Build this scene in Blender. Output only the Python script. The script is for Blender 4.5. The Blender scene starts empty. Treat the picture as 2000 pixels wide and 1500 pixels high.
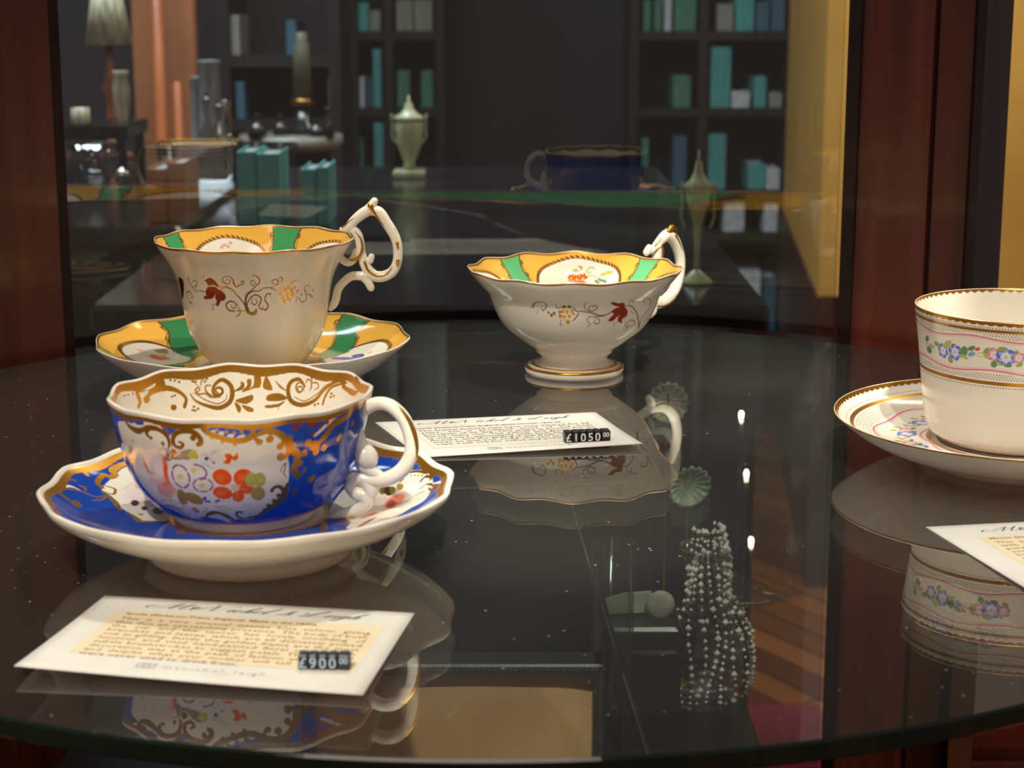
import bpy, math, random
import numpy as np
from mathutils import Vector, Matrix
random.seed(7)
rng = np.random.default_rng(5)
S = bpy.context.scene
COL = S.collection
PI = math.pi

# ------------------------------------------------------------ camera, world, lights, exposure
cd = bpy.data.cameras.new('camera')
cam = bpy.data.objects.new('camera', cd)
COL.objects.link(cam)
CAM_Z, PITCH, FPX = 1.2, math.radians(12.2), 3600.0
cam.location = (0, 0, CAM_Z)
cam.rotation_euler = (PI/2 - PITCH, 0, 0)
cd.sensor_width = 36
cd.lens = 36*FPX/2000
cd.clip_start = .01
cd.dof.use_dof = True
cd.dof.focus_distance = .80
cd.dof.aperture_fstop = 22
S.camera = cam
S.view_settings.view_transform = 'Standard'
S.view_settings.look = 'None'
S.view_settings.gamma = 1
S.view_settings.exposure = 0
S.view_settings.use_curve_mapping = False
S.cycles.max_bounces = 12
S.cycles.transparent_max_bounces = 24
S.cycles.glossy_bounces = 6
S.cycles.use_denoising = True
try:
    S.cycles.denoiser = 'OPENIMAGEDENOISE'
except Exception:
    pass

w = bpy.data.worlds.new('world')
S.world = w
w.use_nodes = True
w.node_tree.nodes['Background'].inputs[0].default_value = (1.0, .80, .72, 1)
w.node_tree.nodes['Background'].inputs[1].default_value = .14

def spot(name, loc, target, power, size, angle=70, blend=.5, color=(1, .86, .66)):
    l = bpy.data.lights.new(name, 'SPOT')
    l.energy = power; l.shadow_soft_size = size; l.color = color
    l.spot_size = math.radians(angle); l.spot_blend = blend
    o = bpy.data.objects.new(name, l)
    o.location = loc
    o.rotation_euler = (Vector(target)-Vector(loc)).to_track_quat('-Z', 'Y').to_euler()
    COL.objects.link(o)
    return o

def area(name, loc, target, power, sx, sy, color=(1, .85, .7)):
    l = bpy.data.lights.new(name, 'AREA')
    l.shape = 'RECTANGLE'; l.size = sx; l.size_y = sy
    l.energy = power; l.color = color
    o = bpy.data.objects.new(name, l)
    o.location = loc
    o.rotation_euler = (Vector(target)-Vector(loc)).to_track_quat('-Z', 'Y').to_euler()
    COL.objects.link(o)
    return o

# small unseen spots over and before the cabinet, the first four for the cups
WARM = (1, .935, .77)
spot('aimed_spot', (-.20, .14, 1.60), (-.095, .60, 1.02), 13, .007, 23, .6, WARM)
spot('aimed_spot', (.10, .92, 1.80), (-.13, .90, 1.04), 9, .007, 34, .6, WARM)
spot('aimed_spot', (-.22, .44, 1.66), (.04, .96, 1.035), 11, .007, 20, .6, WARM)
spot('aimed_spot', (.16, .20, 1.64), (.235, .74, 1.03), 11, .007, 28, .6, WARM)
spot('aimed_spot', (.00, 1.00, 1.74), (-.04, .72, 1.03), 11, .007, 62, .6, WARM)  # added wide spot for the blue cup's back and its mirror image
spot('aimed_spot', (.23, .60, 1.66), (.095, 1.02, .94), 30, .007, 12, .6, WARM)  # added to brighten the shell dishes under the shelf
spot('aimed_spot', (.22, .36, 1.60), (.108, .965, .865), 22, .007, 12, .6, WARM)  # added to brighten the crystal jug
spot('aimed_spot', (.05, .20, 1.56), (.006, .80, .862), 34, .007, 12.5, .8, WARM)  # added to brighten the satin lining of the case
# unseen area fills, added for the cups, the gold wall and the books
area('fill_light', (-.3, -1.1, 3.5), (0, 1, 1), 30, 1.6, 1.2, (1, .83, .72))
area('fill_light', (1.3, 2.7, 2.9), (1.2, 3.8, .8), 27, 1.0, .6, (1, .86, .62))
area('fill_light', (-.8, 2.6, 2.9), (-.4, 4.4, .6), 72, 1.6, .6, (.8, .95, 1))

# ------------------------------------------------------------ helpers
def lin(r, g, b):
    f = lambda c: (c/255/12.92) if c/255 <= .04045 else ((c/255+.055)/1.055)**2.4
    return (f(r), f(g), f(b))

def tag(o, label=None, cat=None, group=None, kind=None):
    if label: o['label'] = label
    if cat: o['category'] = cat
    if group: o['group'] = group
    if kind: o['kind'] = kind
    return o

def empty(name, loc=(0, 0, 0), rz=0):
    o = bpy.data.objects.new(name, None)
    o.empty_display_size = .02
    o.location = loc; o.rotation_euler = (0, 0, rz)
    COL.objects.link(o)
    return o

def link_mesh(name, me, mat=None, parent=None, loc=None, smooth=True):
    o = bpy.data.objects.new(name, me)
    COL.objects.link(o)
    if mat is not None and not me.materials: me.materials.append(mat)
    if parent is not None: o.parent = parent
    if loc is not None: o.location = loc
    if smooth and len(me.polygons):
        me.polygons.foreach_set('use_smooth', np.ones(len(me.polygons), dtype=bool))
    me.update()
    return o

def mesh_from(name, verts, faces):
    me = bpy.data.meshes.new(name)
    me.from_pydata([tuple(v) for v in verts], [], faces)
    return me

def join_parts(parts):
    V, F = [], []
    for v, f in parts:
        n = len(V)
        V += [tuple(p) for p in v]
        F += [tuple(i+n for i in q) for q in f]
    return V, F

def box_vf(x0, x1, y0, y1, z0, z1, bev=0):
    if bev <= 0:
        v = [(x0,y0,z0),(x1,y0,z0),(x1,y1,z0),(x0,y1,z0),(x0,y0,z1),(x1,y0,z1),(x1,y1,z1),(x0,y1,z1)]
        return v, [(3,2,1,0),(4,5,6,7),(0,1,5,4),(1,2,6,5),(2,3,7,6),(3,0,4,7)]
    b = bev
    def ring(xa, xb, ya, yb, z):
        return [(xa+b,ya,z),(xb-b,ya,z),(xb,ya+b,z),(xb,yb-b,z),(xb-b,yb,z),(xa+b,yb,z),(xa,yb-b,z),(xa,ya+b,z)]
    R = [ring(x0+b*.7,x1-b*.7,y0+b*.7,y1-b*.7,z0), ring(x0,x1,y0,y1,z0+b), ring(x0,x1,y0,y1,z1-b), ring(x0+b*.7,x1-b*.7,y0+b*.7,y1-b*.7,z1)]
    v = sum(R, [])
    f = [tuple(range(7,-1,-1)), tuple(range(24,32))]
    for k in range(3):
        for i in range(8):
            j = (i+1) % 8
            f.append((k*8+i, k*8+j, k*8+8+j, k*8+8+i))
    return v, f

def box(name, x0, x1, y0, y1, z0, z1, mat, parent=None, bev=0):
    v, f = box_vf(x0, x1, y0, y1, z0, z1, bev)
    return link_mesh(name, mesh_from(name, v, f), mat, parent, smooth=False)

def catmull(P, n, closed=False):
    P = np.asarray(P, float)
    m = len(P)
    if closed:
        idx = lambda i: P[i % m]; segs = m
    else:
        idx = lambda i: P[min(max(i, 0), m-1)] if 0 <= i < m else (2*P[0]-P[1] if i < 0 else 2*P[-1]-P[-2]); segs = m-1
    out = []
    for s in range(segs):
        p0, p1, p2, p3 = idx(s-1), idx(s), idx(s+1), idx(s+2)
        for k in range(n):
            t = k/n
            out.append(.5*((2*p1)+(-p0+p2)*t+(2*p0-5*p1+4*p2-p3)*t*t+(-p0+3*p1-3*p2+p3)*t**3))
    if not closed: out.append(P[-1])
    return np.array(out)

def sweep_vf(P, R, n=14, flat=1.0, sub=8, up=(0, 1, 0)):
    """tube along points P with radii R (both smoothed), rounded ends; flat squashes it along 'up'"""
    PR = catmull(np.column_stack([np.asarray(P, float), np.asarray(R, float)]), sub)
    P, R = PR[:, :3], np.maximum(PR[:, 3], 1e-5)
    T = np.gradient(P, axis=0); T /= np.linalg.norm(T, axis=1)[:, None]+1e-12
    up = np.array(up, float)
    # round caps
    ext = [(-.97,.25),(-.8,.6),(-.45,.89)]
    rows = []
    for a, s in ext: rows.append((P[0]+T[0]*a*R[0], T[0], R[0]*s))
    for p, t, r in zip(P, T, R): rows.append((p, t, r))
    for a, s in reversed(ext): rows.append((P[-1]-T[-1]*a*R[-1], T[-1], R[-1]*s))
    V, F = [], []
    prev = None
    for p, t, r in rows:
        a = up - t*np.dot(up, t)
        if np.linalg.norm(a) < .05: a = prev if prev is not None else np.array((1., 0, 0))
        a = a/np.linalg.norm(a); prev = a
        b = np.cross(t, a)
        for k in range(n):
            c, s = math.cos(2*PI*k/n), math.sin(2*PI*k/n)
            V.append(p + (a*c*flat + b*s)*r)
    m = len(rows)
    for i in range(m-1):
        for k in range(n):
            j = (k+1) % n
            F.append((i*n+k, i*n+j, (i+1)*n+j, (i+1)*n+k))
    F.append(tuple(range(n-1, -1, -1))); F.append(tuple((m-1)*n+k for k in range(n)))
    return V, F

def ball_vf(c, r, nu=20, nv=12, sc=(1, 1, 1)):
    V, F = [], []
    for j in range(nv+1):
        th = PI*j/nv
        for i in range(nu):
            ph = 2*PI*i/nu
            V.append((c[0]+sc[0]*r*math.sin(th)*math.cos(ph), c[1]+sc[1]*r*math.sin(th)*math.sin(ph), c[2]+sc[2]*r*math.cos(th)))
    for j in range(nv):
        for i in range(nu):
            k = (i+1) % nu
            F.append((j*nu+i, (j+1)*nu+i, (j+1)*nu+k, j*nu+k))
    return V, F

def lathe_vf(prof, n=48, cx=0, cy=0, rad=None, caps=True):
    """prof: list of (r, z) bottom to top; rad(phi, k) scales the radius"""
    V, F = [], []
    for k, (r, z) in enumerate(prof):
        for i in range(n):
            p = 2*PI*i/n
            q = r*(rad(p, k) if rad else 1)
            V.append((cx+q*math.cos(p), cy+q*math.sin(p), z))
    for k in range(len(prof)-1):
        for i in range(n):
            j = (i+1) % n
            F.append((k*n+i, k*n+j, (k+1)*n+j, (k+1)*n+i))
    if caps:
        F.append(tuple(range(n-1, -1, -1))); F.append(tuple((len(prof)-1)*n+i for i in range(n)))
    return V, F

# ------------------------------------------------------------ materials
def mat_base(name):
    m = bpy.data.materials.new(name); m.use_nodes = True
    nt = m.node_tree; b = nt.nodes['Principled BSDF']
    return m, nt, b

def simple(name, col, rough=.5, metal=0, spec=.5, **kw):
    m, nt, b = mat_base(name)
    b.inputs['Base Color'].default_value = (*col, 1)
    b.inputs['Roughness'].default_value = rough
    b.inputs['Metallic'].default_value = metal
    b.inputs['Specular IOR Level'].default_value = spec
    for k, v in kw.items(): b.inputs[k.replace('_', ' ')].default_value = v
    return m

def noisy(name, c1, c2, scale=(4, 4, 4), rough=.5, detail=6, bump=0, spec=.5, lo=.35, hi=.65, coat=0, distort=0):
    m, nt, b = mat_base(name)
    tc = nt.nodes.new('ShaderNodeTexCoord'); mp = nt.nodes.new('ShaderNodeMapping')
    mp.inputs['Scale'].default_value = scale
    nz = nt.nodes.new('ShaderNodeTexNoise'); nz.inputs['Scale'].default_value = 1; nz.inputs['Detail'].default_value = detail
    nz.inputs['Distortion'].default_value = distort
    cr = nt.nodes.new('ShaderNodeValToRGB')
    cr.color_ramp.elements[0].position = lo; cr.color_ramp.elements[0].color = (*c1, 1)
    cr.color_ramp.elements[1].position = hi; cr.color_ramp.elements[1].color = (*c2, 1)
    L = nt.links.new
    L(tc.outputs['Object'], mp.inputs[0]); L(mp.outputs[0], nz.inputs[0]); L(nz.outputs['Fac'], cr.inputs[0]); L(cr.outputs[0], b.inputs['Base Color'])
    b.inputs['Roughness'].default_value = rough
    b.inputs['Specular IOR Level'].default_value = spec
    b.inputs['Coat Weight'].default_value = coat
    b.inputs['Coat Roughness'].default_value = .08
    if bump:
        bp = nt.nodes.new('ShaderNodeBump'); bp.inputs['Strength'].default_value = bump; bp.inputs['Distance'].default_value = .001
        L(nz.outputs['Fac'], bp.inputs['Height']); L(bp.outputs[0], b.inputs['Normal'])
    return m

def glass_mat(name, tint=(1, 1, 1), ior=1.5, rough=0.0, specks=False, boost=1.0):
    """clear sheet glass: transmitted light goes straight on, both faces reflect by Fresnel"""
    m = bpy.data.materials.new(name); m.use_nodes = True
    nt = m.node_tree; nt.nodes.clear(); L = nt.links.new
    out = nt.nodes.new('ShaderNodeOutputMaterial')
    tr = nt.nodes.new('ShaderNodeBsdfTransparent'); tr.inputs[0].default_value = (*tint, 1)
    gl = nt.nodes.new('ShaderNodeBsdfGlossy'); gl.inputs['Roughness'].default_value = rough
    geo = nt.nodes.new('ShaderNodeNewGeometry')
    mr = nt.nodes.new('ShaderNodeMapRange')      # IOR seen from outside or from within the sheet
    mr.inputs['To Min'].default_value = ior; mr.inputs['To Max'].default_value = 1/ior
    fr = nt.nodes.new('ShaderNodeFresnel')
    L(geo.outputs['Backfacing'], mr.inputs['Value']); L(mr.outputs[0], fr.inputs['IOR'])
    mix = nt.nodes.new('ShaderNodeMixShader')
    if boost != 1.0:
        mu = nt.nodes.new('ShaderNodeMath'); mu.operation = 'MULTIPLY'; mu.use_clamp = True
        mu.inputs[1].default_value = boost
        L(fr.outputs[0], mu.inputs[0]); L(mu.outputs[0], mix.inputs[0])
    else:
        L(fr.outputs[0], mix.inputs[0])
    L(tr.outputs[0], mix.inputs[1]); L(gl.outputs[0], mix.inputs[2])
    last = mix
    if specks:   # dust and fine scratches lying on the glass
        tc = nt.nodes.new('ShaderNodeTexCoord')
        vo = nt.nodes.new('ShaderNodeTexVoronoi'); vo.inputs['Scale'].default_value = 110
        lt = nt.nodes.new('ShaderNodeMath'); lt.operation = 'LESS_THAN'; lt.inputs[1].default_value = .05
        nz = nt.nodes.new('ShaderNodeTexNoise'); nz.inputs['Scale'].default_value = 9; nz.inputs['Detail'].default_value = 4
        gt = nt.nodes.new('ShaderNodeMath'); gt.operation = 'GREATER_THAN'; gt.inputs[1].default_value = .5
        mm = nt.nodes.new('ShaderNodeMath'); mm.operation = 'MULTIPLY'
        m2 = nt.nodes.new('ShaderNodeMath'); m2.operation = 'MULTIPLY'; m2.inputs[1].default_value = .35
        ad = nt.nodes.new('ShaderNodeMath'); ad.operation = 'ADD'; ad.inputs[1].default_value = .012
        df = nt.nodes.new('ShaderNodeBsdfDiffuse'); df.inputs[0].default_value = (.8, .78, .74, 1)
        mx = nt.nodes.new('ShaderNodeMixShader')
        L(tc.outputs['Object'], vo.inputs['Vector']); L(tc.outputs['Object'], nz.inputs['Vector'])
        L(vo.outputs['Distance'], lt.inputs[0]); L(nz.outputs['Fac'], gt.inputs[0])
        L(lt.outputs[0], mm.inputs[0]); L(gt.outputs[0], mm.inputs[1]); L(mm.outputs[0], m2.inputs[0]); L(m2.outputs[0], ad.inputs[0])
        L(ad.outputs[0], mx.inputs[0]); L(mix.outputs[0], mx.inputs[1]); L(df.outputs[0], mx.inputs[2])
        last = mx
    L(last.outputs[0], out.inputs[0])
    return m

GOLD = lin(222, 160, 58)
def china_material(name='painted_porcelain'):
    m, nt, b = mat_base(name)
    L = nt.links.new
    at = nt.nodes.new('ShaderNodeAttribute'); at.attribute_name = 'paint'
    L(at.outputs['Color'], b.inputs['Base Color'])
    mu = nt.nodes.new('ShaderNodeMath'); mu.operation = 'MULTIPLY'; mu.inputs[1].default_value = .88
    L(at.outputs['Alpha'], mu.inputs[0]); L(mu.outputs[0], b.inputs['Metallic'])
    mr = nt.nodes.new('ShaderNodeMapRange'); mr.inputs['To Min'].default_value = .10; mr.inputs['To Max'].default_value = .27
    L(at.outputs['Alpha'], mr.inputs['Value']); L(mr.outputs[0], b.inputs['Roughness'])
    b.inputs['Subsurface Weight'].default_value = 0
    return m
M_CHINA = china_material()
M_GILT = simple('burnished_gilding', GOLD, .22, .9)
M_CHINA_WHITE = simple('white_porcelain_glaze', lin(236, 230, 214), .10)
# ------------------------------------------------------------ hand-painted china
# profiles in millimetres (radius, height); 'out' runs rim to foot, 'in' runs rim to centre
WARE = {
 'blue_cup': dict(pos=(-.0965, .640, 1.0138), lob=(11, .55, .45, 12),
    out=[(46.6,45.4),(45.9,42),(45.1,37),(44.2,33),(43,28.5),(41.2,21.5),(37.8,14),(33.5,8),(29.5,4.9),(26.0,3.4)],
    foot=[(25.0,2.9),(25.2,1.8),(25.6,1.0),(25.0,0),(23,0),(22,1.5),(1,2.5)],
    inn=[(45.1,45.6),(44.5,42),(42.9,33),(39.5,22),(33.5,12),(24,6.4),(10,4.4),(1,4.2)]),
 'blue_saucer': dict(pos=(-.0945, .640, 1.0), lob=(14, .8, .45, 12),
    out=[(73.6,25.2),(72.7,22.8),(68,18.5),(60,14),(50,9.5),(42,7),(38.5,6.2)],
    foot=[(38,5),(36.8,0),(35,0),(34,3),(1,5)],
    inn=[(71.9,25.6),(70.2,24.0),(64,20.0),(56,16.9),(46,14.8),(36,13.8),(28,13.7),(1,13.7)]),
 'yellow_cup': dict(pos=(-.1286, .914, 1.0131), lob=(12, .5, .35, 16),
    out=[(49.6,63.4),(47.5,60),(43.5,54),(40.3,47.8),(38.4,42),(37.3,36),(36.4,30),(35.2,23.8),(33.5,17),(30.9,11.4),(27.5,6),(24.5,2.5)],
    foot=[(23.7,.6),(23,0),(21.5,0),(21,1),(1,2)],
    inn=[(48.8,63.6),(46.5,60),(42.2,53.5),(38.9,47),(36,36),(33.6,23),(29,11),(20,5),(1,4)]),
 'yellow_saucer': dict(pos=(-.1305, .914, 1.0), lob=(12, .9, .5, 12),
    out=[(78.5,26),(75.5,22.7),(66,15),(56,9),(46,6),(41.5,5)],
    foot=[(40.5,4.4),(39,0),(37,0),(36,3),(1,4)],
    inn=[(77.7,26.3),(73.4,22.8),(64,17.7),(54,14.4),(44,13.1),(30,13),(1,13)]),
 'footed_cup': dict(pos=(.0329, .955, 1.0), lob=(12, .8, .6, 13),
    out=[(55.6,55.7),(53.6,52.3),(49,47),(45.5,43.3),(44.2,40.5),(43.2,37.5),(41.6,33.5),(38.8,28.4),(34.8,23.6),(30,19.8),(25.7,16.5),(21.4,13.6),(20.4,12.6),(19.8,11.2),(17.9,9.6),(17.4,8),(18.5,6.3),(22,5.2)],
    foot=[(25,4.4),(26.0,3.4),(26.1,2),(25.5,.6),(24.5,0),(22,0),(20,2),(1,3)],
    inn=[(54.9,55.9),(52.6,52.4),(47.9,47),(44,42.5),(41,35),(36,26),(26,18.5),(14,16),(1,15.5)]),
 'garland_cup': dict(pos=(.216, .768, 1.0096), lob=(0, 0, 0, 10),
    out=[(45,58.0),(44.3,53),(42.9,43),(41.4,30),(39.9,17),(38.6,9),(36.8,4.4),(33.4,1.8)],
    foot=[(31,.5),(29,0),(27,0),(26,1),(1,1)],
    inn=[(44.2,58.1),(43.2,53),(40.3,30),(37.2,9.5),(32,4.3),(20,3.2),(1,3)]),
 'garland_saucer': dict(pos=(.218, .768, 1.0), lob=(0, 0, 0, 10),
    out=[(79.3,20),(76.3,17.4),(69,12),(60,7.4),(50,4.2),(43,2.8)],
    foot=[(41.5,2),(41,0),(39,0),(38,2),(1,2.5)],
    inn=[(78.6,20.2),(75.2,17.2),(67,12.9),(58,10.3),(48,9.3),(36,9.5),(1,9.5)]),
}

def resample(pts, n=None, step=None, dens=8):
    P = catmull(np.array(pts, float), dens)
    s = np.concatenate([[0], np.cumsum(np.linalg.norm(np.diff(P, axis=0), axis=1))])
    if n is None: n = max(3, int(s[-1]/step)+1)
    t = np.linspace(0, s[-1], n)
    return np.interp(t, s, P[:, 0]), np.interp(t, s, P[:, 1]), t

class Canvas:
    """paint laid on a surface: every mesh vertex has a place (a, b) in mm and takes the colour of what is painted there"""
    def __init__(self, a, b, base, soft=.1):
        self.a = a.ravel(); self.b = b.ravel(); self.shape = a.shape; self.soft = soft
        self.c = np.empty((self.a.size, 4), np.float32); self.c[:] = (*base, 0)
    def lay(self, idx, cov, col, gold=0.):
        cov = np.clip(cov, 0, 1)[:, None]
        t = np.array((*col, gold), np.float32)
        self.c[idx] = self.c[idx]*(1-cov) + t*cov
    def win(self, x0, x1, y0, y1):
        return np.nonzero((self.a > x0) & (self.a < x1) & (self.b > y0) & (self.b < y1))[0]
    def all(self): return np.arange(self.a.size)
    def band(self, lo, hi, col, gold=0.):
        s = self.soft
        cov = np.minimum((self.b-lo)/s+.5, (hi-self.b)/s+.5)
        i = np.nonzero(cov > 0)[0]
        self.lay(i, cov[i] if np.ndim(cov) else cov, col, gold)
    def poly(self, P, col, gold=0., soft=None, alpha=1., smooth=5):
        P = np.array(P, float)
        if smooth: P = catmull(P, smooth, True)
        s = soft or self.soft
        i = self.win(P[:,0].min()-s, P[:,0].max()+s, P[:,1].min()-s, P[:,1].max()+s)
        if not len(i): return
        x, y = self.a[i], self.b[i]
        ins = np.zeros(len(i), bool); d2 = np.full(len(i), 1e9)
        n = len(P)
        for k in range(n):
            x0, y0 = P[k]; x1, y1 = P[(k+1) % n]
            if y0 != y1:
                c = (y0 > y) != (y1 > y)
                ins ^= c & (x < (x1-x0)*(y-y0)/(y1-y0)+x0)
            dx, dy = x1-x0, y1-y0
            t = np.clip(((x-x0)*dx+(y-y0)*dy)/(dx*dx+dy*dy+1e-9), 0, 1)
            d2 = np.minimum(d2, (x-x0-t*dx)**2+(y-y0-t*dy)**2)
        d = np.sqrt(d2)*np.where(ins, 1, -1)
        self.lay(i, (d/s+.5).clip(0, 1)*alpha, col, gold)
    def oval(self, x, y, rx, ry, col, gold=0., rot=0., soft=None, alpha=1.):
        R = max(rx, ry)+(soft or self.soft)
        i = self.win(x-R, x+R, y-R, y+R)
        if not len(i): return
        c, s = math.cos(rot), math.sin(rot)
        X, Y = self.a[i]-x, self.b[i]-y
        X, Y = X*c+Y*s, -X*s+Y*c
        q = np.sqrt((X/rx)**2+(Y/ry)**2)
        self.lay(i, (((1-q)*min(rx, ry))/(soft or self.soft)+.5).clip(0, 1)*alpha, col, gold)
    def stroke(self, P, wd, col, gold=0., taper=True, smooth=6, alpha=1., soft=None):
        """wd: one width, or a list of widths along P"""
        P = np.array(P, float)
        W = np.array(wd, float) if np.ndim(wd) else np.full(len(P), float(wd))
        if len(W) != len(P): W = np.interp(np.linspace(0, 1, len(P)), np.linspace(0, 1, len(W)), W)
        if taper and not np.ndim(wd): W = W*np.interp(np.linspace(0, 1, len(P)), [0, .3, .7, 1], [.55, 1, 1, .45])
        Q = catmull(np.column_stack([P, W]), smooth) if smooth and len(P) > 2 else np.column_stack([P, W])
        s = soft or self.soft
        m = Q[:,2].max()/2+s
        i = self.win(Q[:,0].min()-m, Q[:,0].max()+m, Q[:,1].min()-m, Q[:,1].max()+m)
        if not len(i): return
        x, y = self.a[i], self.b[i]
        best = np.full(len(i), -1e9)
        for (x0, y0, w0), (x1, y1, w1) in zip(Q[:-1], Q[1:]):
            dx, dy = x1-x0, y1-y0
            t = np.clip(((x-x0)*dx+(y-y0)*dy)/(dx*dx+dy*dy+1e-9), 0, 1)
            best = np.maximum(best, (w0+(w1-w0)*t)/2-np.hypot(x-x0-t*dx, y-y0-t*dy))
        self.lay(i, (best/s+.5).clip(0, 1)*alpha, col, gold)

WHITE = lin(238, 232, 218)

def lobe(ph, n):
    return np.cos(n*ph+.5)*.8 + .2*(1-2*np.abs(np.sin(n*ph/2+.25))) if n else np.zeros_like(ph)

def make_ware(name, key, nphi, step_out, step_in, paint_out=None, paint_in=None, flat_in=False, parent=None, soft=.1, soft_in=None):
    """one closed turned body; paint_out / paint_in are called with a Canvas whose places are
    (angle x rim radius, distance down from the rim) or, with flat_in, the plan position"""
    W = WARE[key]
    n, ar, az, fall = W['lob']
    ro, zo, so = resample(W['out'], step=step_out)
    rf, zf, sf = resample([W['out'][-1]]+W['foot'], n=26)
    ri, zi, si = resample(W['inn'], step=step_in)
    mid = ((W['out'][0][0]+W['inn'][0][0])/2, max(W['out'][0][1], W['inn'][0][1])+.35)
    r = np.concatenate([rf[:0:-1], ro[::-1], [mid[0]], ri]); z = np.concatenate([zf[:0:-1], zo[::-1], [mid[1]], zi])
    wt = np.concatenate([np.zeros(len(rf)-1), np.exp(-(so/fall)**2)[::-1], [1], np.exp(-(si/fall)**2)])
    ph = np.linspace(-PI, PI, nphi, endpoint=False)
    Lb = lobe(ph, n)
    RR = r[:, None]+ar*wt[:, None]*Lb[None]; ZZ = z[:, None]+az*wt[:, None]*Lb[None]
    X = RR*np.sin(ph)[None]; Y = -RR*np.cos(ph)[None]
    co = np.stack([X, Y, ZZ], -1).reshape(-1, 3)*.001
    nr = len(r)
    i = np.arange(nr-1)[:, None]*nphi; k = np.arange(nphi)[None]; k2 = (k+1) % nphi
    F = np.stack([i+k, i+k2, i+nphi+k2, i+nphi+k], -1).reshape(-1, 4)
    caps = [list(range(nphi-1, -1, -1)), [(nr-1)*nphi+q for q in range(nphi)]]
    nf = len(F)
    me = bpy.data.meshes.new(name)
    me.vertices.add(len(co)); me.vertices.foreach_set('co', co.astype(np.float32).ravel())
    loops = np.concatenate([F.ravel(), np.array(caps[0]), np.array(caps[1])]).astype(np.int32)
    me.loops.add(len(loops)); me.loops.foreach_set('vertex_index', loops)
    starts = np.concatenate([np.arange(nf)*4, [nf*4, nf*4+nphi]]).astype(np.int32)
    me.polygons.add(nf+2); me.polygons.foreach_set('loop_start', starts)
    me.update(calc_edges=True)
    Cc = np.empty((nr, nphi, 4), np.float32); Cc[:] = (*WHITE, 0)
    Rr = W['out'][0][0]
    n0 = len(rf)-1; n1 = n0+len(ro)
    if paint_out:
        cv = Canvas(np.broadcast_to(ph*Rr, (len(ro), nphi)), np.broadcast_to(so[:, None], (len(ro), nphi)), WHITE, soft)
        cv.L = np.broadcast_to(Lb, (len(ro), nphi)).ravel(); cv.ph = np.broadcast_to(ph, (len(ro), nphi)).ravel()
        paint_out(cv)
        Cc[n0:n1] = cv.c.reshape(len(ro), nphi, 4)[::-1]
    if paint_in:
        s2 = np.broadcast_to(si[:, None], (len(ri), nphi))
        if flat_in: cv = Canvas(X[n1+1:], Y[n1+1:], WHITE, soft_in or soft)
        else: cv = Canvas(np.broadcast_to(np.where(ph > 0, PI-ph, -PI-ph)*Rr, (len(ri), nphi)), s2, WHITE, soft_in or soft)   # 0 at the far side, growing to the right
        cv.s = s2.ravel(); cv.ph = np.broadcast_to(ph, (len(ri), nphi)).ravel(); cv.L = np.broadcast_to(Lb, (len(ri), nphi)).ravel()
        paint_in(cv)
        Cc[n1+1:] = cv.c.reshape(len(ri), nphi, 4)
    at = me.color_attributes.new('paint', 'FLOAT_COLOR', 'POINT')
    at.data.foreach_set('color', Cc.ravel())
    o = link_mesh(name, me, M_CHINA, parent)
    return o
BLUE = lin(36, 84, 192); BLUE2 = lin(30, 70, 168); GILT_BROWN = lin(150, 92, 30)
PINK = (.84, .56, .50); SALMON = (.80, .24, .15); RED = (.55, .05, .02); ORANGE = (.92, .10, .0); RUST = (.62, .13, .05)
MAUVE = (.28, .17, .13); PURPLE = (.34, .07, .30); OLIVE = (.36, .23, .05); OCHRE = (.60, .26, .07)
VINE = (.30, .13, .05); YEL = lin(236, 180, 78); GRN = lin(70, 160, 100); INK = (.11, .04, .015)
LEAF1 = (.30, .40, .10); LEAF2 = (.14, .30, .14); LEAF3 = (.48, .52, .12)

def bloom(cv, x, y, r, kind, sq=1.0):
    """small open flower: coloured petals round a pale eye"""
    c, d, e = {'blue': ((.12, .17, .66), (.34, .44, .80), (.70, .58, .72)), 'rose': ((.68, .22, .32), (.80, .46, .50), (.82, .66, .52))}[kind]
    for k in range(6):
        a = k*PI/3+.3
        cv.oval(x+r*.62*math.cos(a), y+r*.62*sq*math.sin(a), r*.46, r*.42*sq, c, soft=.2)
    for k in range(6):
        a = k*PI/3+.55
        cv.oval(x+r*.66*math.cos(a), y+r*.66*sq*math.sin(a), r*.24, r*.2*sq, d, soft=.25)
    cv.oval(x, y, r*.55, r*.55*sq, (.84, .82, .82), soft=.15)
    for k in range(7):
        a = k*2*PI/7
        cv.stroke([(x+r*.3*math.cos(a), y+r*.3*sq*math.sin(a)), (x+r*.62*math.cos(a), y+r*.62*sq*math.sin(a))], r*.09, c)
    cv.oval(x, y, r*.22, r*.2*sq, e, soft=.2)
    cv.oval(x, y, r*.1, r*.1*sq, (.45, .42, .42), soft=.15)

def dot_rows(cv, rows, pitch, r, turn, col=None, top=None, low=None):
    col = col or lin(120, 70, 22)
    for n, v in enumerate(rows):
        u = cv.ph*turn
        q = (u/pitch+(.5 if int(v*10) % 2 else 0)) % 1-.5
        d = np.hypot(q*pitch, cv.b-v if not hasattr(cv, 'flat') else cv.s-v)
        cov = np.clip((r-d)/.1+.5, 0, 1)
        if top is not None: cov = cov*top(v)
        i = np.nonzero(cov > 0)[0]
        cv.lay(i, cov[i], col, .6)

def ribbon_line(cv, v0, amp, n, ph0, wd, sgn=1, s=None, pale=1):
    s = cv.b if s is None else s
    w = np.cos(n*cv.ph+ph0)
    c = v0+amp*w
    a = np.clip((wd*.5-np.abs(s-c))/.15+.5, 0, 1)
    cv.lay(cv.all(), np.clip((wd*1.25-np.abs(s-c-sgn*wd*1.0))/.4+.5, 0, 1)*.75*pale, (.86, .56, .55))
    cv.lay(cv.all(), a, (.68, .12, .22))
    return c

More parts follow.
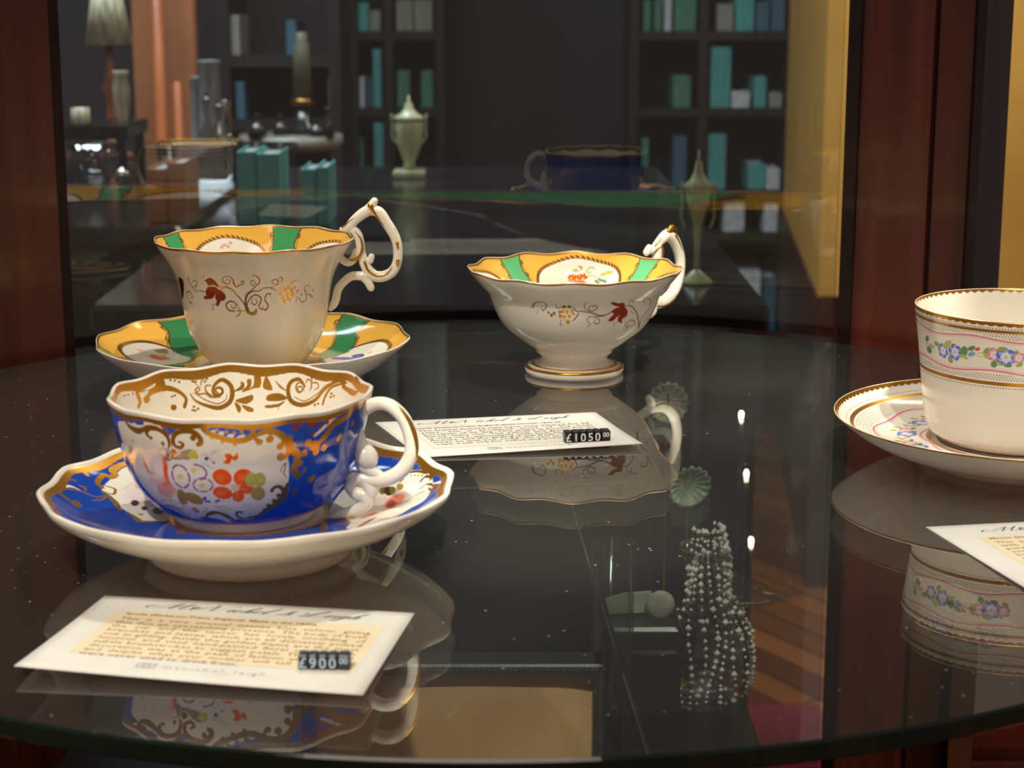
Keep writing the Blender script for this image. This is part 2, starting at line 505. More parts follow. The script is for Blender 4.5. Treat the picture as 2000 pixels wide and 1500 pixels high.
def garland_bands(cv, k):
    R = 45.
    sc = np.abs(np.sin(cv.ph*R/1.9*PI/2))
    dot_rows(cv, [2.5], 1.25, .25, R)
    for n, v in enumerate((4.8, 5.7, 6.6)):
        dot_rows(cv, [v], 1.25, .24, R+.0, top=lambda v: (cv.b < 7.1+.8*np.cos(7*cv.ph+1.9)-.9))
    ribbon_line(cv, 7.2, .8, 7, 1.9, .5)
    for v in (22.2, 23.1, 24.0):
        dot_rows(cv, [v], 1.25, .24, R, top=lambda v: (cv.b > 21.4+.8*np.cos(7*cv.ph+.6)+.9))
    ribbon_line(cv, 21.2, .8, 7, .6, .5, -1)
    dot_rows(cv, [27.5], 1.25, .25, R)
    cv.band(3.1, 4.3, GOLD, 1); cv.band(25.1, 26.6, GOLD, 1)
    cv.lay(cv.all(), np.clip((1.0+.6*sc-cv.b)/.12+.5, 0, 1), GOLD, 1)

def paint_garland_rest(cv):
    """the cup again with the garland carried on round the back"""
    paint_garland_cup(cv)

def paint_garland_cup_inside(cv):
    sc = np.abs(np.sin(cv.ph*45./1.9*PI/2))
    cv.lay(cv.all(), np.clip((.5+.8*sc-cv.b)/.12+.5, 0, 1), GOLD, 1)

def paint_garland_saucer_top(cv):
    s, R = cv.s, 72.
    sc = np.abs(np.sin(cv.ph*78/2.0*PI/2))
    def dots(v, pitch, r, cut=None):
        n = int(round(2*PI*78/pitch))
        q = (cv.ph*n/(2*PI)+(.5 if int(v*10) % 2 else 0)) % 1-.5
        rr = np.hypot(cv.a, cv.b)
        cov = np.clip((r-np.hypot(q*2*PI/n*rr, s-v))/.12+.5, 0, 1)
        if cut is not None: cov = cov*cut
        cv.lay(cv.all(), cov, lin(120, 70, 22), .6)
    dots(6.3, 1.25, .27)
    wave = np.cos(9*cv.ph+.4)
    cut = s < 19.5+1.4*wave
    for v in (11.4, 12.5, 13.6, 14.7, 15.8, 16.9, 18.0, 19.1): dots(v, 1.3, .24, cut)
    ribbon_line(cv, 20.6, 1.4, 9, .4, .8, 1, s=s)
    ribbon_line(cv, 40.5, 1.0, 9, .4, .6, -1, s=s)
    cv.lay(cv.all(), np.clip((1.0-np.abs(s-42.8))/.2+.5, 0, 1)*.8, lin(200, 150, 80), .4)
    cv.lay(cv.all(), np.clip((1.0-np.abs(s-9.0))/.15+.5, 0, 1), GOLD, 1)
    cv.lay(cv.all(), np.clip((1.4+.9*sc-s)/.15+.5, 0, 1), GOLD, 1)
    r0 = np.hypot(cv.a, cv.b)
    cv.lay(cv.all(), np.clip((.55-np.abs(r0-34.6))/.15+.5, 0, 1), lin(120, 60, 20), .8)
    # the flower garland, laid round the ring
    def at(deg, r): t = math.radians(deg); return r*math.sin(t), r*math.cos(t)
    for k in range(12):
        t = -126+k*28
        x, y = at(t-6, 47.5); bloom(cv, x, y, 4.3, 'blue')
        x, y = at(t+2, 48.5); bloom(cv, x, y, 3.3, 'rose')
        P = [at(t+q, 49+1.6*math.sin(q*.8)) for q in range(3, 24, 3)]
        cv.stroke(P, .6, (.58, .42, .14))
        for q, dr, cc, m in ((5, 4, LEAF1, 2.0), (8, -2.5, LEAF2, 1.8), (12, 2.5, LEAF3, 1.6), (15, -2, LEAF1, 1.7), (17.5, 2.2, (.3, .45, .55), 1.6), (-2, 4.5, LEAF3, 2.2), (-1, -4, LEAF2, 2.0)):
            x, y = at(t+q, 49+dr); cv.oval(x, y, m, m*.55, cc, rot=math.radians(-t+q*20), soft=.3)
        for q in (10, 20): x, y = at(t+q, 50.5); cv.oval(x, y, .9, .6, (.62, .12, .18), soft=.2)

def flower_spray(cv, x, y, k, kind):
    """painted posy inside a reserve"""
    if kind == 'orange':
        for dx, dy, r in ((-5.2, 0, 2.6), (-1.6, .6, 2.8), (2.4, .2, 3.4)):
            for j in range(7):
                a = j*2*PI/7+.2*dx
                cv.oval(x+k*(dx+r*.62*math.cos(a)), y+k*(dy+r*.62*math.sin(a)), k*r*.40, k*r*.26, ORANGE, rot=a, soft=.2)
            cv.oval(x+k*dx, y+k*dy, k*r*.3, k*r*.3, (.85, .52, .06), soft=.2)
        cv.stroke([(x+k*5, y-k*1.5), (x+k*9, y-k*2), (x+k*14, y+k*.5)], .6, (.4, .45, .25))
        for dx, dy, r in ((15, -3.2, 2.0), (17.5, -4.4, 1.8), (19.5, -4.2, 1.7)): cv.oval(x+k*dx, y+k*dy, k*r, k*r*.6, (.55, .50, .08), rot=-.5, soft=.3)
        for dx, dy in ((14, .4), (12, 1.5), (17, 1)): cv.oval(x+k*dx, y+k*dy, k*2, k*.8, LEAF2, rot=.4, soft=.3)
        cv.stroke([(x+k*6, y-k*6.5), (x+k*4.2, y-k*5), (x+k*5.4, y-k*3.6), (x+k*7.4, y-k*4.4)], 1.1, (.5, .56, .25))
        cv.stroke([(x+k*5, y-k*7), (x+k*7.6, y-k*7.4), (x+k*9, y-k*6)], .8, (.45, .35, .42))
        cv.stroke([(x-k*1, y-k*7), (x+k*1, y-k*6.5), (x+k*.5, y-k*5)], 1.2, (.35, .25, .32)); cv.oval(x-k*2.5, y-k*4.6, k*2, k*1.0, (.5, .56, .3), soft=.4)
    if kind == 'poppy':
        for j in range(9):
            a = j*2*PI/9; cv.oval(x+k*5.0*math.cos(a), y-k*.5+k*4.6*math.sin(a), k*2.3, k*1.5, (.60, .60, .50), rot=a, soft=.5, alpha=.6)
        for j in range(26):
            a = j*2*PI/26; cv.stroke([(x+k*3.4*math.cos(a), y+k*3.0*math.sin(a)), (x+k*4.9*math.cos(a), y+k*4.3*math.sin(a))], .5, (.22, .03, .25))
        cv.oval(x, y, k*4.1, k*3.7, (.80, .16, .02)); cv.stroke([(x-k*1.5, y-k*2), (x-k*.4, y), (x-k*.8, y+k*2)], .9, (.35, .03, .01)); cv.oval(x+k*1.6, y-k*.6, k*1.2, k*1.8, (.88, .34, .04), soft=.5)
        cv.stroke([(x+k*3, y+k*2), (x+k*8, y-k*1), (x+k*13, y-k*3.5)], .5, (.45, .25, .25))
        cv.poly([(x+k*7, y-k*3), (x+k*9, y-k*5.5), (x+k*13, y-k*5), (x+k*16, y-k*4), (x+k*13.5, y-k*1.5), (x+k*10, y-k*.6), (x+k*8.6, y-k*2)], (.45, .40, .14)); cv.stroke([(x+k*8, y-k*4), (x+k*12, y-k*3.4), (x+k*15, y-k*3.8)], .6, (.35, .10, .06))
        cv.oval(x+k*1.5, y-k*8, k*1.6, k*1.2, (.78, .5, .36), soft=.5)
        cv.stroke([(x-k*7, y-k*2), (x-k*8.5, y+k*1), (x-k*6, y+k*3)], .4, (.55, .45, .35))
    if kind == 'iris':
        for P in ([(-6, -1), (-3, -3.6), (2, -3.6), (4.5, -2.2), (2, 0), (-3, .6)], [(-7, 4), (-3, 1.4), (2, 0), (4.4, -2), (4, 2), (1, 5.2), (-3, 5)], [(-9, 5.5), (-5, 4), (0, 5), (-2, 7.2), (-7, 7.4)]):
            cv.poly([(x+k*a, y+k*b) for a, b in P], (.05, .08, .38))
        cv.stroke([(x-k*3, y-k*2), (x+k*2, y-k*1.4)], .6, (.2, .25, .6)); cv.stroke([(x-k*3, y+k*3), (x+k*2, y+k*2.4)], .6, (.2, .25, .6))
        for P in ([(4, 7), (6, 2), (9, -3)], [(5, 7), (9, 3), (13, -1)], [(3, 7), (3.6, 0), (6.5, -6)]): cv.stroke([(x+k*a, y+k*b) for a, b in P], [.4, 1.7, .4], (.38, .28, .10))
        cv.oval(x-k*.5, y-k*6, k*1.4, k*1, (.7, .45, .25), soft=.5)
    if kind == 'faint':
        for dx, dy in ((-3, 1), (-1, 0), (1, 1), (3, -1)): cv.oval(x+k*dx, y+k*dy, k*1.2, k*.8, (.72, .36, .34), soft=.5)

def reserve(cv, cx, cy, rx, ry, lean=0, kind=None, k=1., fy=0):
    """white oval set in the coloured ground, edged by a line and a garland of small leaves"""
    sq = lambda c: math.copysign(abs(c)**.93, c)
    P = []
    for j in range(48):
        a = 2*PI*j/48
        P.append((cx+rx*sq(math.cos(a)), cy+ry*sq(math.sin(a))))
    cv.poly(P, WHITE, smooth=0)
    cv.stroke(P+[P[0]], .32*k, INK, .3, taper=False, smooth=0)
    m = int((rx+ry)*1.5)
    for j in range(m):
        a = 2*PI*(j+.5)/m
        x, y = cx+(rx+.9*k)*sq(math.cos(a)), cy+(ry+.9*k)*sq(math.sin(a))
        tx, ty = -rx*math.sin(a), ry*math.cos(a)
        if math.cos(a) > 0: tx, ty = tx, ty
        t = math.atan2(ty, tx)
        cv.oval(x, y, 1.35*k, .5*k, (.16, .06, .02), .5, rot=t+(.55 if math.sin(a) < 0 else -.55)*(1 if math.cos(a) > 0 else 1))
    if kind: flower_spray(cv, cx, cy+fy, k, kind)

def slip_band(cv, top, low, wd, depth, col, k=1.):
    """band of green running down from the rim between two gilt scroll lines"""
    L = [(top-wd/2, -1), (top-wd*.42, depth*.22), (top*.6+low*.4-wd*.5, depth*.5), (low-wd*.5, depth*1.0)]
    Rr = [(top+wd/2, -1), (top+wd*.36, depth*.22), (top*.6+low*.4+wd*.46, depth*.5), (low+wd*.5, depth*1.0)]
    Ls, Rs = catmull(L, 6), catmull(Rr, 6)
    cv.poly(list(Ls)+list(Rs[::-1]), col, smooth=0)
    for E, s in ((Ls, -1), (Rs, 1)):
        cv.stroke([(x+s*.2*k, y) for x, y in E], .75*k, (.16, .08, .02), .6, taper=False, smooth=0)
        cv.stroke([(x+s*1.5*k+.5*k*math.sin(y*.8), y) for x, y in E[3:-2]], .35*k, (.16, .08, .02), .5, taper=False, smooth=0)
        for f in (.25, .5, .78):
            x, y = E[int(len(E)*f)]
            cv.stroke([(x, y-1.5*k), (x+s*1.6*k, y-.8*k), (x+s*1.5*k, y+.9*k), (x+s*.4*k, y+.6*k)], .7*k, (.16, .08, .02), .6)

def paint_panels_yellow_cup(cv):
    cv.lay(cv.all(), np.ones(cv.a.size), YEL)
    for c, kd in ((-24, 'faint'), (50, 'faint'), (128, None), (-100, None)): reserve(cv, c, 22.5, 25, 16, 0, kd, 1.0, -12)
    for t, l in ((11.5, 13), (-60, -62), (89, 90), (-137, -137)): slip_band(cv, t, l, 17, 40, GRN)
    cv.lay(cv.all(), np.clip((cv.b-36)/.3, 0, 1), WHITE)
    cv.lay(cv.all(), np.clip((.9-cv.b)/.15, 0, 1), GOLD, 1)

def paint_panels_footed(cv):
    cv.lay(cv.all(), np.ones(cv.a.size), YEL)
    for c, kd in ((5.0, 'orange'), (92, 'faint'), (-83, 'faint'), (176, None), (-170, None)): reserve(cv, c, 20.5, 29, 16.5, 0, kd, 1.05, -4.0)
    for t, l in ((-38, -36), (49, 47.5), (136, 136), (-125, -125)): slip_band(cv, t, l, 15, 38, lin(96, 182, 122))
    cv.lay(cv.all(), np.clip((cv.b-38)/.3, 0, 1), WHITE)
    cv.lay(cv.all(), np.clip((1.0-cv.b)/.15, 0, 1), GOLD, 1)

def paint_panels_saucer(cv):
    cv.lay(cv.all(), np.ones(cv.a.size), YEL)
    for deg, kd in ((-78, 'poppy'), (0, 'faint'), (77, 'iris'), (147, None), (-149, None)):
        reserve(cv, math.radians(deg)*78.5, 28.5, 27, 17.5, 0, kd, 1.45, 1.5)
    for t, l in ((-41, -58), (38, 62), (-108, -104), (108, 104), (178, 178), (-180, -180)):
        slip_band(cv, math.radians(t)*78.5, math.radians(l)*78.5, 22, 46, lin(58, 132, 84), 1.3)
    cv.lay(cv.all(), np.clip((cv.b-52)/.3, 0, 1), WHITE)
    cv.lay(cv.all(), np.clip((1.1-cv.b)/.15, 0, 1), GOLD, 1)

def paint_rim_gilt(cv):
    cv.lay(cv.all(), np.clip((.8-cv.b)/.15, 0, 1), GOLD, 1)

def vine_far(cv, k):
    """the same vine sprig, simply, round the side of the cup"""
    for dx, dy, r in ((0, 0, 3.2), (4, -2, 2.6), (3, 3, 2.4)): cv.oval(k+dx, 33+dy, r, r*.7, (.30, .035, .008))
    cv.stroke([(k+4, 33), (k+12, 31), (k+20, 38), (k+28, 31), (k+38, 32)], .9, VINE, .6)

def paint_blue_cup_outside(cv):
    cv.lay(cv.all(), np.ones(cv.a.size), BLUE)
    cv.poly([(-47.8,5.7),(-48.5,8.9),(-48.4,13.1),(-48.3,16.2),(-46.1,20.6),(-44.6,26.8),(-41.2,32.0),(-34.9,36.9),(-29.3,37.7),(-25.1,39.6),(-21.6,42.1),(-16.6,42.7),(-12.0,40.0),(-5.8,40.8),(-0.2,43.9),(2.8,40.7),(9.0,41.3),(14.5,39.1),(17.8,35.4),(20.4,31.2),(22.3,28.2),(23.4,25.3),(24.4,23.9),(24.0,17.5),(23.3,15.3),(22.5,11.7),(20.8,8.0),(18.1,5.4),(14.9,4.5),(11.8,5.6),(9.9,7.1),(6.1,8.3),(3.0,7.9),(5.1,7.6),(2.0,7.2),(-2.7,5.6),(-5.7,4.0),(-7.2,2.7),(-10.4,2.2),(-14.6,3.1),(-16.4,5.9),(-18.1,5.4),(-19.7,6.3),(-21.7,4.1),(-24.2,2.8),(-27.9,2.6),(-29.8,4.9),(-34.7,5.0),(-40.3,4.1)], WHITE)
    cv.poly([(-29.2,4.5),(-28.4,2.1),(-26.2,2.8),(-24.7,1.7),(-23.1,2.4),(-21.3,4.4),(-24.6,5.2)], WHITE)
    cv.poly([(-17.1,6.3),(-15.9,3.9),(-14.3,1.5),(-14.2,3.1),(-9.3,1.4),(-10.5,3.2),(-5.8,2.9),(-7.4,4.7),(-12.3,4.3)], WHITE)
    cv.poly([(-4.2,5.3),(-3.5,4.0),(-1.9,3.7),(-2.3,5.6)], WHITE)
    cv.poly([(-1.4,5.9),(-0.4,4.2),(1.0,4.3),(0.4,6.1)], WHITE)
    cv.poly([(1.7,6.4),(2.7,4.9),(4.4,5.1),(3.5,6.6)], WHITE)
    cv.poly([(4.8,6.6),(5.8,5.5),(7.9,4.9),(7.3,6.4)], WHITE)
    cv.poly([(-40.7,6.0),(-40.3,4.1),(-37.3,4.3),(-34.9,3.7),(-33.0,4.4),(-29.6,4.2),(-30.9,5.7)], WHITE)
    cv.poly([(-21.4,15.0),(-23.7,18.4),(-28.7,21.0),(-35.2,22.1),(-40.8,21.2),(-41.7,18.3),(-37.2,14.4),(-31.0,11.4),(-25.5,10.6),(-22.0,12.0)], PINK, alpha=0.55, soft=2.5)
    cv.poly([(-26.4,14.3),(-28.1,16.4),(-31.4,18.1),(-35.4,18.7),(-38.5,18.2),(-38.9,16.4),(-36.4,14.0),(-32.6,12.2),(-29.1,11.7),(-26.8,12.5)], (.87,.80,.74), alpha=0.8, soft=2)
    cv.stroke([(-34.7,17.0),(-34.0,20.0),(-32.5,21.9),(-28.9,22.0)], [0.33, 1.96, 1.63, 0.33], SALMON, soft=0.8)
    cv.stroke([(-30.6,18.1),(-30.2,19.8),(-30.4,21.9)], [0.33, 0.98, 0.33], RED, alpha=0.8, soft=0.5)
    cv.stroke([(-23.4,14.2),(-23.2,17.4),(-23.5,20.9),(-24.2,24.6),(-27.2,26.2)], [0.65, 1.96, 2.94, 2.29, 0.65], ORANGE, soft=1)
    cv.poly([(-21.3,28.3),(-24.7,30.6),(-28.7,31.5),(-31.4,30.6),(-31.3,28.1),(-29.0,25.1),(-25.6,22.9),(-22.4,22.3),(-20.2,23.2),(-19.7,25.5)], SALMON, alpha=0.75, soft=2)
    cv.poly([(-24.8,23.9),(-26.3,25.5),(-29.1,26.8),(-32.4,27.3),(-34.8,26.9),(-35.0,25.6),(-33.0,23.9),(-30.0,22.7),(-27.1,22.2),(-25.2,22.7)], PINK, alpha=0.6, soft=1.2)
    cv.poly([(-25.5,18.4),(-26.6,20.2),(-28.6,21.5),(-31.0,21.8),(-32.5,21.1),(-32.6,19.5),(-31.3,17.6),(-29.0,16.2),(-26.9,15.9),(-25.6,16.7)], (.85,.75,.70), alpha=0.6, soft=1.4)
    cv.stroke([(-34.5,22.6),(-29.9,25.5),(-22.3,25.5)], 0.46, SALMON, alpha=0.7, soft=0.3)
    cv.stroke([(-34.0,14.8),(-29.6,12.6),(-24.9,13.4),(-24.8,17.6)], 0.46, PINK, alpha=0.8, soft=0.4)
    cv.poly([(-40.8,15.0),(-41.9,16.2),(-43.4,17.1),(-44.6,17.4),(-45.2,16.9),(-44.7,15.8),(-43.5,14.5),(-42.0,13.6),(-40.9,13.4),(-40.5,13.9)], RUST, soft=0.4)
    cv.poly([(-43.1,20.0),(-44.1,21.1),(-45.5,22.0),(-46.8,22.3),(-47.2,21.8),(-46.7,20.7),(-45.5,19.6),(-44.2,18.7),(-43.2,18.5),(-42.8,19.0)], RUST, alpha=0.8, soft=0.4)
    cv.poly([(-38.2,11.0),(-38.7,11.7),(-39.3,12.2),(-39.8,12.3),(-40.0,11.9),(-39.8,11.3),(-39.3,10.6),(-38.7,10.1),(-38.2,10.0),(-38.0,10.3)], SALMON, alpha=0.5, soft=0.3)
    cv.poly([(-22.9,15.2),(-21.3,12.2),(-22.6,11.3),(-24.7,12.6),(-24.3,14.3),(-24.8,13.0),(-22.6,11.0),(-19.6,12.0),(-18.4,13.3),(-19.6,15.2),(-21.9,16.2)], MAUVE)
    cv.poly([(-19.5,14.8),(-16.0,12.7),(-15.1,11.6),(-11.4,10.6),(-9.3,11.9),(-9.4,14.7),(-12.1,15.0),(-14.9,14.7),(-17.3,15.3)], MAUVE, alpha=0.9)
    cv.poly([(-9.1,12.9),(-9.6,14.2),(-10.6,15.0),(-11.7,15.1),(-12.5,14.4),(-12.6,13.1),(-12.1,11.9),(-11.1,11.0),(-10.0,11.0),(-9.3,11.7)], (.58,.50,.03), soft=0.6)
    cv.stroke([(-21.9,11.6),(-19.9,13.1),(-20.8,15.3)], 0.46, (.7,.62,.5))
    cv.poly([(-5.0,19.7),(-7.0,21.9),(-10.4,22.8),(-14.0,22.1),(-16.2,20.1),(-16.2,17.4),(-13.9,15.1),(-10.5,14.1),(-7.2,14.9),(-5.1,17.1)], (.80,.80,.82), soft=0.35)
    cv.poly([(-6.1,19.4),(-7.7,21.2),(-10.4,21.9),(-13.2,21.4),(-15.0,19.7),(-15.0,17.6),(-13.2,15.8),(-10.5,15.0),(-7.8,15.6),(-6.2,17.3)], WHITE, soft=0.6)
    cv.poly([(-4.0,24.5),(-5.4,26.6),(-8.2,27.7),(-11.2,27.4),(-13.2,25.9),(-13.3,23.7),(-11.7,21.7),(-9.0,20.6),(-6.2,20.9),(-4.3,22.4)], (.80,.80,.82), soft=0.35)
    cv.poly([(-4.9,24.4),(-6.1,26.0),(-8.3,26.9),(-10.7,26.7),(-12.2,25.5),(-12.3,23.7),(-11.1,22.1),(-8.9,21.3),(-6.7,21.5),(-5.1,22.7)], WHITE, soft=0.6)
    cv.poly([(-12.6,19.0),(-12.3,22.8),(-14.2,26.3),(-17.5,27.9),(-20.8,26.9),(-22.7,23.8),(-22.7,19.9),(-20.7,16.6),(-17.6,15.1),(-14.6,16.1)], (.80,.80,.82), soft=0.35)
    cv.poly([(-13.5,19.5),(-13.3,22.5),(-14.8,25.2),(-17.4,26.5),(-20.0,25.7),(-21.5,23.2),(-21.6,20.2),(-20.1,17.6),(-17.6,16.4),(-15.1,17.1)], WHITE, soft=0.6)
    cv.stroke([(-13.9,19.9),(-13.6,21.5),(-13.9,23.1)], 0.78, PURPLE, taper=False)
    cv.stroke([(-14.4,24.2),(-15.5,25.3),(-16.8,25.9)], 0.78, PURPLE, taper=False)
    cv.stroke([(-17.9,25.9),(-19.2,25.3),(-20.2,24.2)], 0.78, PURPLE, taper=False)
    cv.stroke([(-20.7,23.1),(-20.9,21.5),(-20.6,19.9)], 0.78, PURPLE, taper=False)
    cv.stroke([(-20.1,18.8),(-19.0,17.7),(-17.7,17.2)], 0.78, PURPLE, taper=False)
    cv.stroke([(-16.7,17.2),(-15.5,17.7),(-14.5,18.8)], 0.78, PURPLE, taper=False)
    cv.stroke([(-10.8,16.5),(-10.0,16.5),(-9.2,16.6)], 0.72, PURPLE, taper=False)
    cv.stroke([(-8.6,16.9),(-7.9,17.2),(-7.3,17.7)], 0.72, PURPLE, taper=False)
    cv.stroke([(-7.0,18.1),(-6.7,18.7),(-6.6,19.3)], 0.72, PURPLE, taper=False)
    cv.stroke([(-6.6,19.8),(-6.8,20.4),(-7.2,20.9)], 0.72, PURPLE, taper=False)
    cv.stroke([(-7.6,21.3),(-8.2,21.7),(-9.0,22.0)], 0.72, PURPLE, taper=False)
    cv.stroke([(-4.8,24.4),(-5.3,25.4),(-6.3,26.2)], 0.65, PURPLE, taper=False)
    cv.stroke([(-7.3,26.7),(-8.8,27.0),(-10.2,26.9)], 0.65, PURPLE, taper=False)
    cv.stroke([(-11.2,26.6),(-12.1,25.9),(-12.5,24.9)], 0.65, PURPLE, taper=False)
    cv.stroke([(-12.5,24.1),(-11.9,23.1),(-10.9,22.3)], 0.65, PURPLE, taper=False)
    cv.stroke([(-9.9,21.9),(-8.5,21.6),(-7.1,21.7)], 0.65, PURPLE, taper=False)
    cv.stroke([(-6.2,22.0),(-5.3,22.7),(-4.8,23.6)], 0.65, PURPLE, taper=False)
    cv.poly([(-16.1,21.5),(-16.5,22.2),(-17.2,22.6),(-18.0,22.7),(-18.6,22.4),(-18.7,21.8),(-18.3,21.1),(-17.6,20.6),(-16.8,20.6),(-16.2,20.9)], (.80,.60,.26), soft=0.3)
    cv.poly([(-10.2,18.6),(-10.5,19.3),(-11.2,19.7),(-11.9,19.7),(-12.4,19.4),(-12.6,18.8),(-12.3,18.1),(-11.6,17.7),(-10.9,17.7),(-10.4,18.0)], (.80,.60,.26), soft=0.3)
    cv.poly([(-7.8,24.4),(-8.1,25.1),(-8.8,25.5),(-9.6,25.5),(-10.1,25.2),(-10.2,24.5),(-9.8,23.8),(-9.2,23.4),(-8.4,23.3),(-7.9,23.7)], (.80,.60,.26), soft=0.3)
    cv.poly([(2.6,22.3),(1.2,23.7),(-0.9,24.1),(-3.0,23.3),(-4.3,21.6),(-4.2,19.7),(-2.8,18.3),(-0.7,17.9),(1.4,18.7),(2.6,20.4)], ORANGE)
    cv.poly([(-0.0,21.8),(-0.7,22.6),(-1.7,22.8),(-2.6,22.4),(-3.2,21.6),(-3.1,20.7),(-2.4,20.0),(-1.4,19.7),(-0.5,20.1),(0.0,20.9)], (.86,.22,.05), alpha=0.6, soft=1.2)
    cv.poly([(10.3,20.3),(10.1,22.3),(8.6,23.9),(6.4,24.4),(4.4,23.7),(3.4,21.9),(3.7,19.9),(5.1,18.4),(7.2,17.9),(9.2,18.6)], ORANGE)
    cv.poly([(7.7,21.0),(7.6,22.0),(7.0,22.8),(6.0,23.0),(5.1,22.6),(4.6,21.8),(4.7,20.8),(5.3,20.0),(6.3,19.8),(7.2,20.2)], (.86,.22,.05), alpha=0.6, soft=1.2)
    cv.poly([(2.5,28.2),(1.3,29.6),(-0.9,30.1),(-3.2,29.6),(-4.8,28.2),(-5.0,26.5),(-3.7,25.1),(-1.6,24.6),(0.6,25.1),(2.2,26.5)], ORANGE)
    cv.poly([(-0.4,27.9),(-0.9,28.7),(-1.9,29.0),(-3.0,28.7),(-3.7,28.0),(-3.7,27.2),(-3.1,26.5),(-2.2,26.2),(-1.1,26.4),(-0.4,27.1)], (.86,.22,.05), alpha=0.6, soft=1.2)
    cv.poly([(10.9,26.1),(10.4,27.2),(8.8,27.9),(7.0,27.8),(5.5,27.0),(5.0,25.8),(5.6,24.6),(7.1,24.0),(8.9,24.1),(10.4,24.9)], ORANGE)
    cv.poly([(8.7,26.1),(8.4,26.7),(7.7,27.1),(6.9,27.0),(6.2,26.6),(6.0,26.0),(6.3,25.4),(6.9,25.1),(7.8,25.1),(8.4,25.5)], (.86,.22,.05), alpha=0.6, soft=1.2)
    cv.poly([(7.1,28.9),(6.6,30.4),(5.3,31.3),(3.8,31.2),(2.7,30.3),(2.3,28.8),(2.9,27.3),(4.1,26.5),(5.6,26.5),(6.7,27.4)], ORANGE)
    cv.poly([(5.3,29.1),(5.1,29.8),(4.5,30.3),(3.8,30.3),(3.3,29.8),(3.1,29.0),(3.4,28.3),(4.0,27.9),(4.6,27.9),(5.1,28.4)], (.86,.22,.05), alpha=0.6, soft=1.2)
    cv.stroke([(3.8,25.0),(2.4,24.2),(0.7,23.7)], [0.52, 0.33, 0.1], (.82,.42,.22))
    cv.stroke([(3.8,25.0),(5.2,24.2),(6.8,23.6)], [0.52, 0.33, 0.1], (.82,.42,.22))
    cv.stroke([(3.8,25.0),(2.3,25.8),(0.6,26.5)], [0.52, 0.33, 0.1], (.82,.42,.22))
    cv.stroke([(3.8,25.0),(5.3,25.5),(7.1,25.9)], [0.52, 0.33, 0.1], (.82,.42,.22))
    cv.stroke([(3.8,25.0),(4.1,26.7),(4.5,28.0)], [0.52, 0.33, 0.1], (.82,.42,.22))
    cv.oval(3.9, 24.9, 1.31, 1.31, (.85,.60,.32))
    cv.poly([(-0.0,15.5),(1.2,14.1),(0.7,12.3),(2.6,12.0),(3.9,13.1),(4.9,11.7),(5.5,13.5),(4.1,14.8),(3.2,14.1),(2.1,15.9)], ORANGE)
    cv.stroke([(-7.9,12.9),(-6.2,12.4),(-4.7,13.8),(-3.8,15.2)], 0.85, (.42,.42,.62), alpha=0.6, soft=0.5)
    cv.stroke([(-4.9,12.4),(-2.8,11.3),(-0.1,10.6)], 0.85, (.42,.42,.62), alpha=0.6, soft=0.5)
    cv.stroke([(-7.3,16.0),(-5.7,16.7),(-3.8,18.0)], 0.85, (.42,.42,.62), alpha=0.6, soft=0.5)
    cv.stroke([(-4.2,12.7),(-2.2,11.6)], 0.85, (.42,.42,.62), alpha=0.6, soft=0.5)
    cv.oval(-5.9, 14.0, 0.72, 0.72, (.12,.02,.14))
    cv.oval(-3.4, 15.5, 0.46, 0.46, (.25,.05,.2))
    cv.poly([(-16.8,29.2),(-17.0,31.3),(-18.1,33.2),(-19.7,33.9),(-21.0,33.2),(-21.6,31.4),(-21.3,29.2),(-20.3,27.5),(-18.9,26.8),(-17.6,27.5)], OLIVE)
    cv.poly([(-10.2,32.1),(-11.8,33.0),(-14.3,32.9),(-16.7,31.9),(-18.0,30.2),(-17.7,28.7),(-16.1,27.8),(-13.6,27.9),(-11.4,28.9),(-10.0,30.5)], OLIVE)
    cv.poly([(12.2,22.3),(11.8,23.9),(10.6,24.9),(9.1,24.9),(8.0,23.7),(7.6,22.0),(8.1,20.4),(9.2,19.4),(10.6,19.5),(11.8,20.6)], (.50,.46,.10), soft=0.4)
    cv.poly([(12.7,22.6),(12.6,22.8),(12.4,23.0),(12.2,23.0),(12.0,22.8),(12.0,22.6),(12.0,22.4),(12.2,22.3),(12.4,22.3),(12.6,22.4)], OLIVE)
    cv.oval(-9.4, 30.2, 0.65, 0.65, (.10,.10,.55))
    cv.oval(-8.7, 31.2, 0.65, 0.65, (.10,.10,.55))
    cv.oval(-7.5, 31.3, 0.65, 0.65, (.10,.10,.55))
    cv.oval(-4.4, 31.2, 0.65, 0.65, (.10,.10,.55))
    cv.oval(-3.3, 30.6, 0.65, 0.65, (.10,.10,.55))
    cv.oval(-8.7, 29.7, 0.65, 0.65, (.10,.10,.55))
    cv.stroke([(-5.7,31.7),(-4.6,30.4),(-4.8,32.1)], 0.26, (.35,.3,.6), alpha=0.7)
    cv.stroke([(-2.2,31.6),(-1.2,30.3),(-1.3,32.0)], 0.26, (.35,.3,.6), alpha=0.7)
    cv.stroke([(0.1,31.6),(1.0,30.3),(1.0,32.0)], 0.26, (.35,.3,.6), alpha=0.7)
    cv.stroke([(2.0,31.6),(2.9,30.3),(2.9,32.1)], 0.26, (.35,.3,.6), alpha=0.7)
    cv.poly([(15.4,22.5),(15.0,24.1),(13.9,25.0),(12.4,24.9),(11.3,23.8),(10.8,22.2),(11.3,20.6),(12.4,19.7),(13.8,19.8),(14.9,20.9)], (.47,.42,.08), soft=0.5)
    cv.poly([(15.4,28.2),(15.0,30.0),(13.6,31.1),(11.7,30.9),(10.3,29.7),(9.7,27.8),(10.2,26.0),(11.6,25.0),(13.3,25.1),(14.7,26.3)], (.42,.33,.10), soft=0.5)
    cv.oval(13.5, 22.7, 0.82, 0.82, (.6,.55,.1))
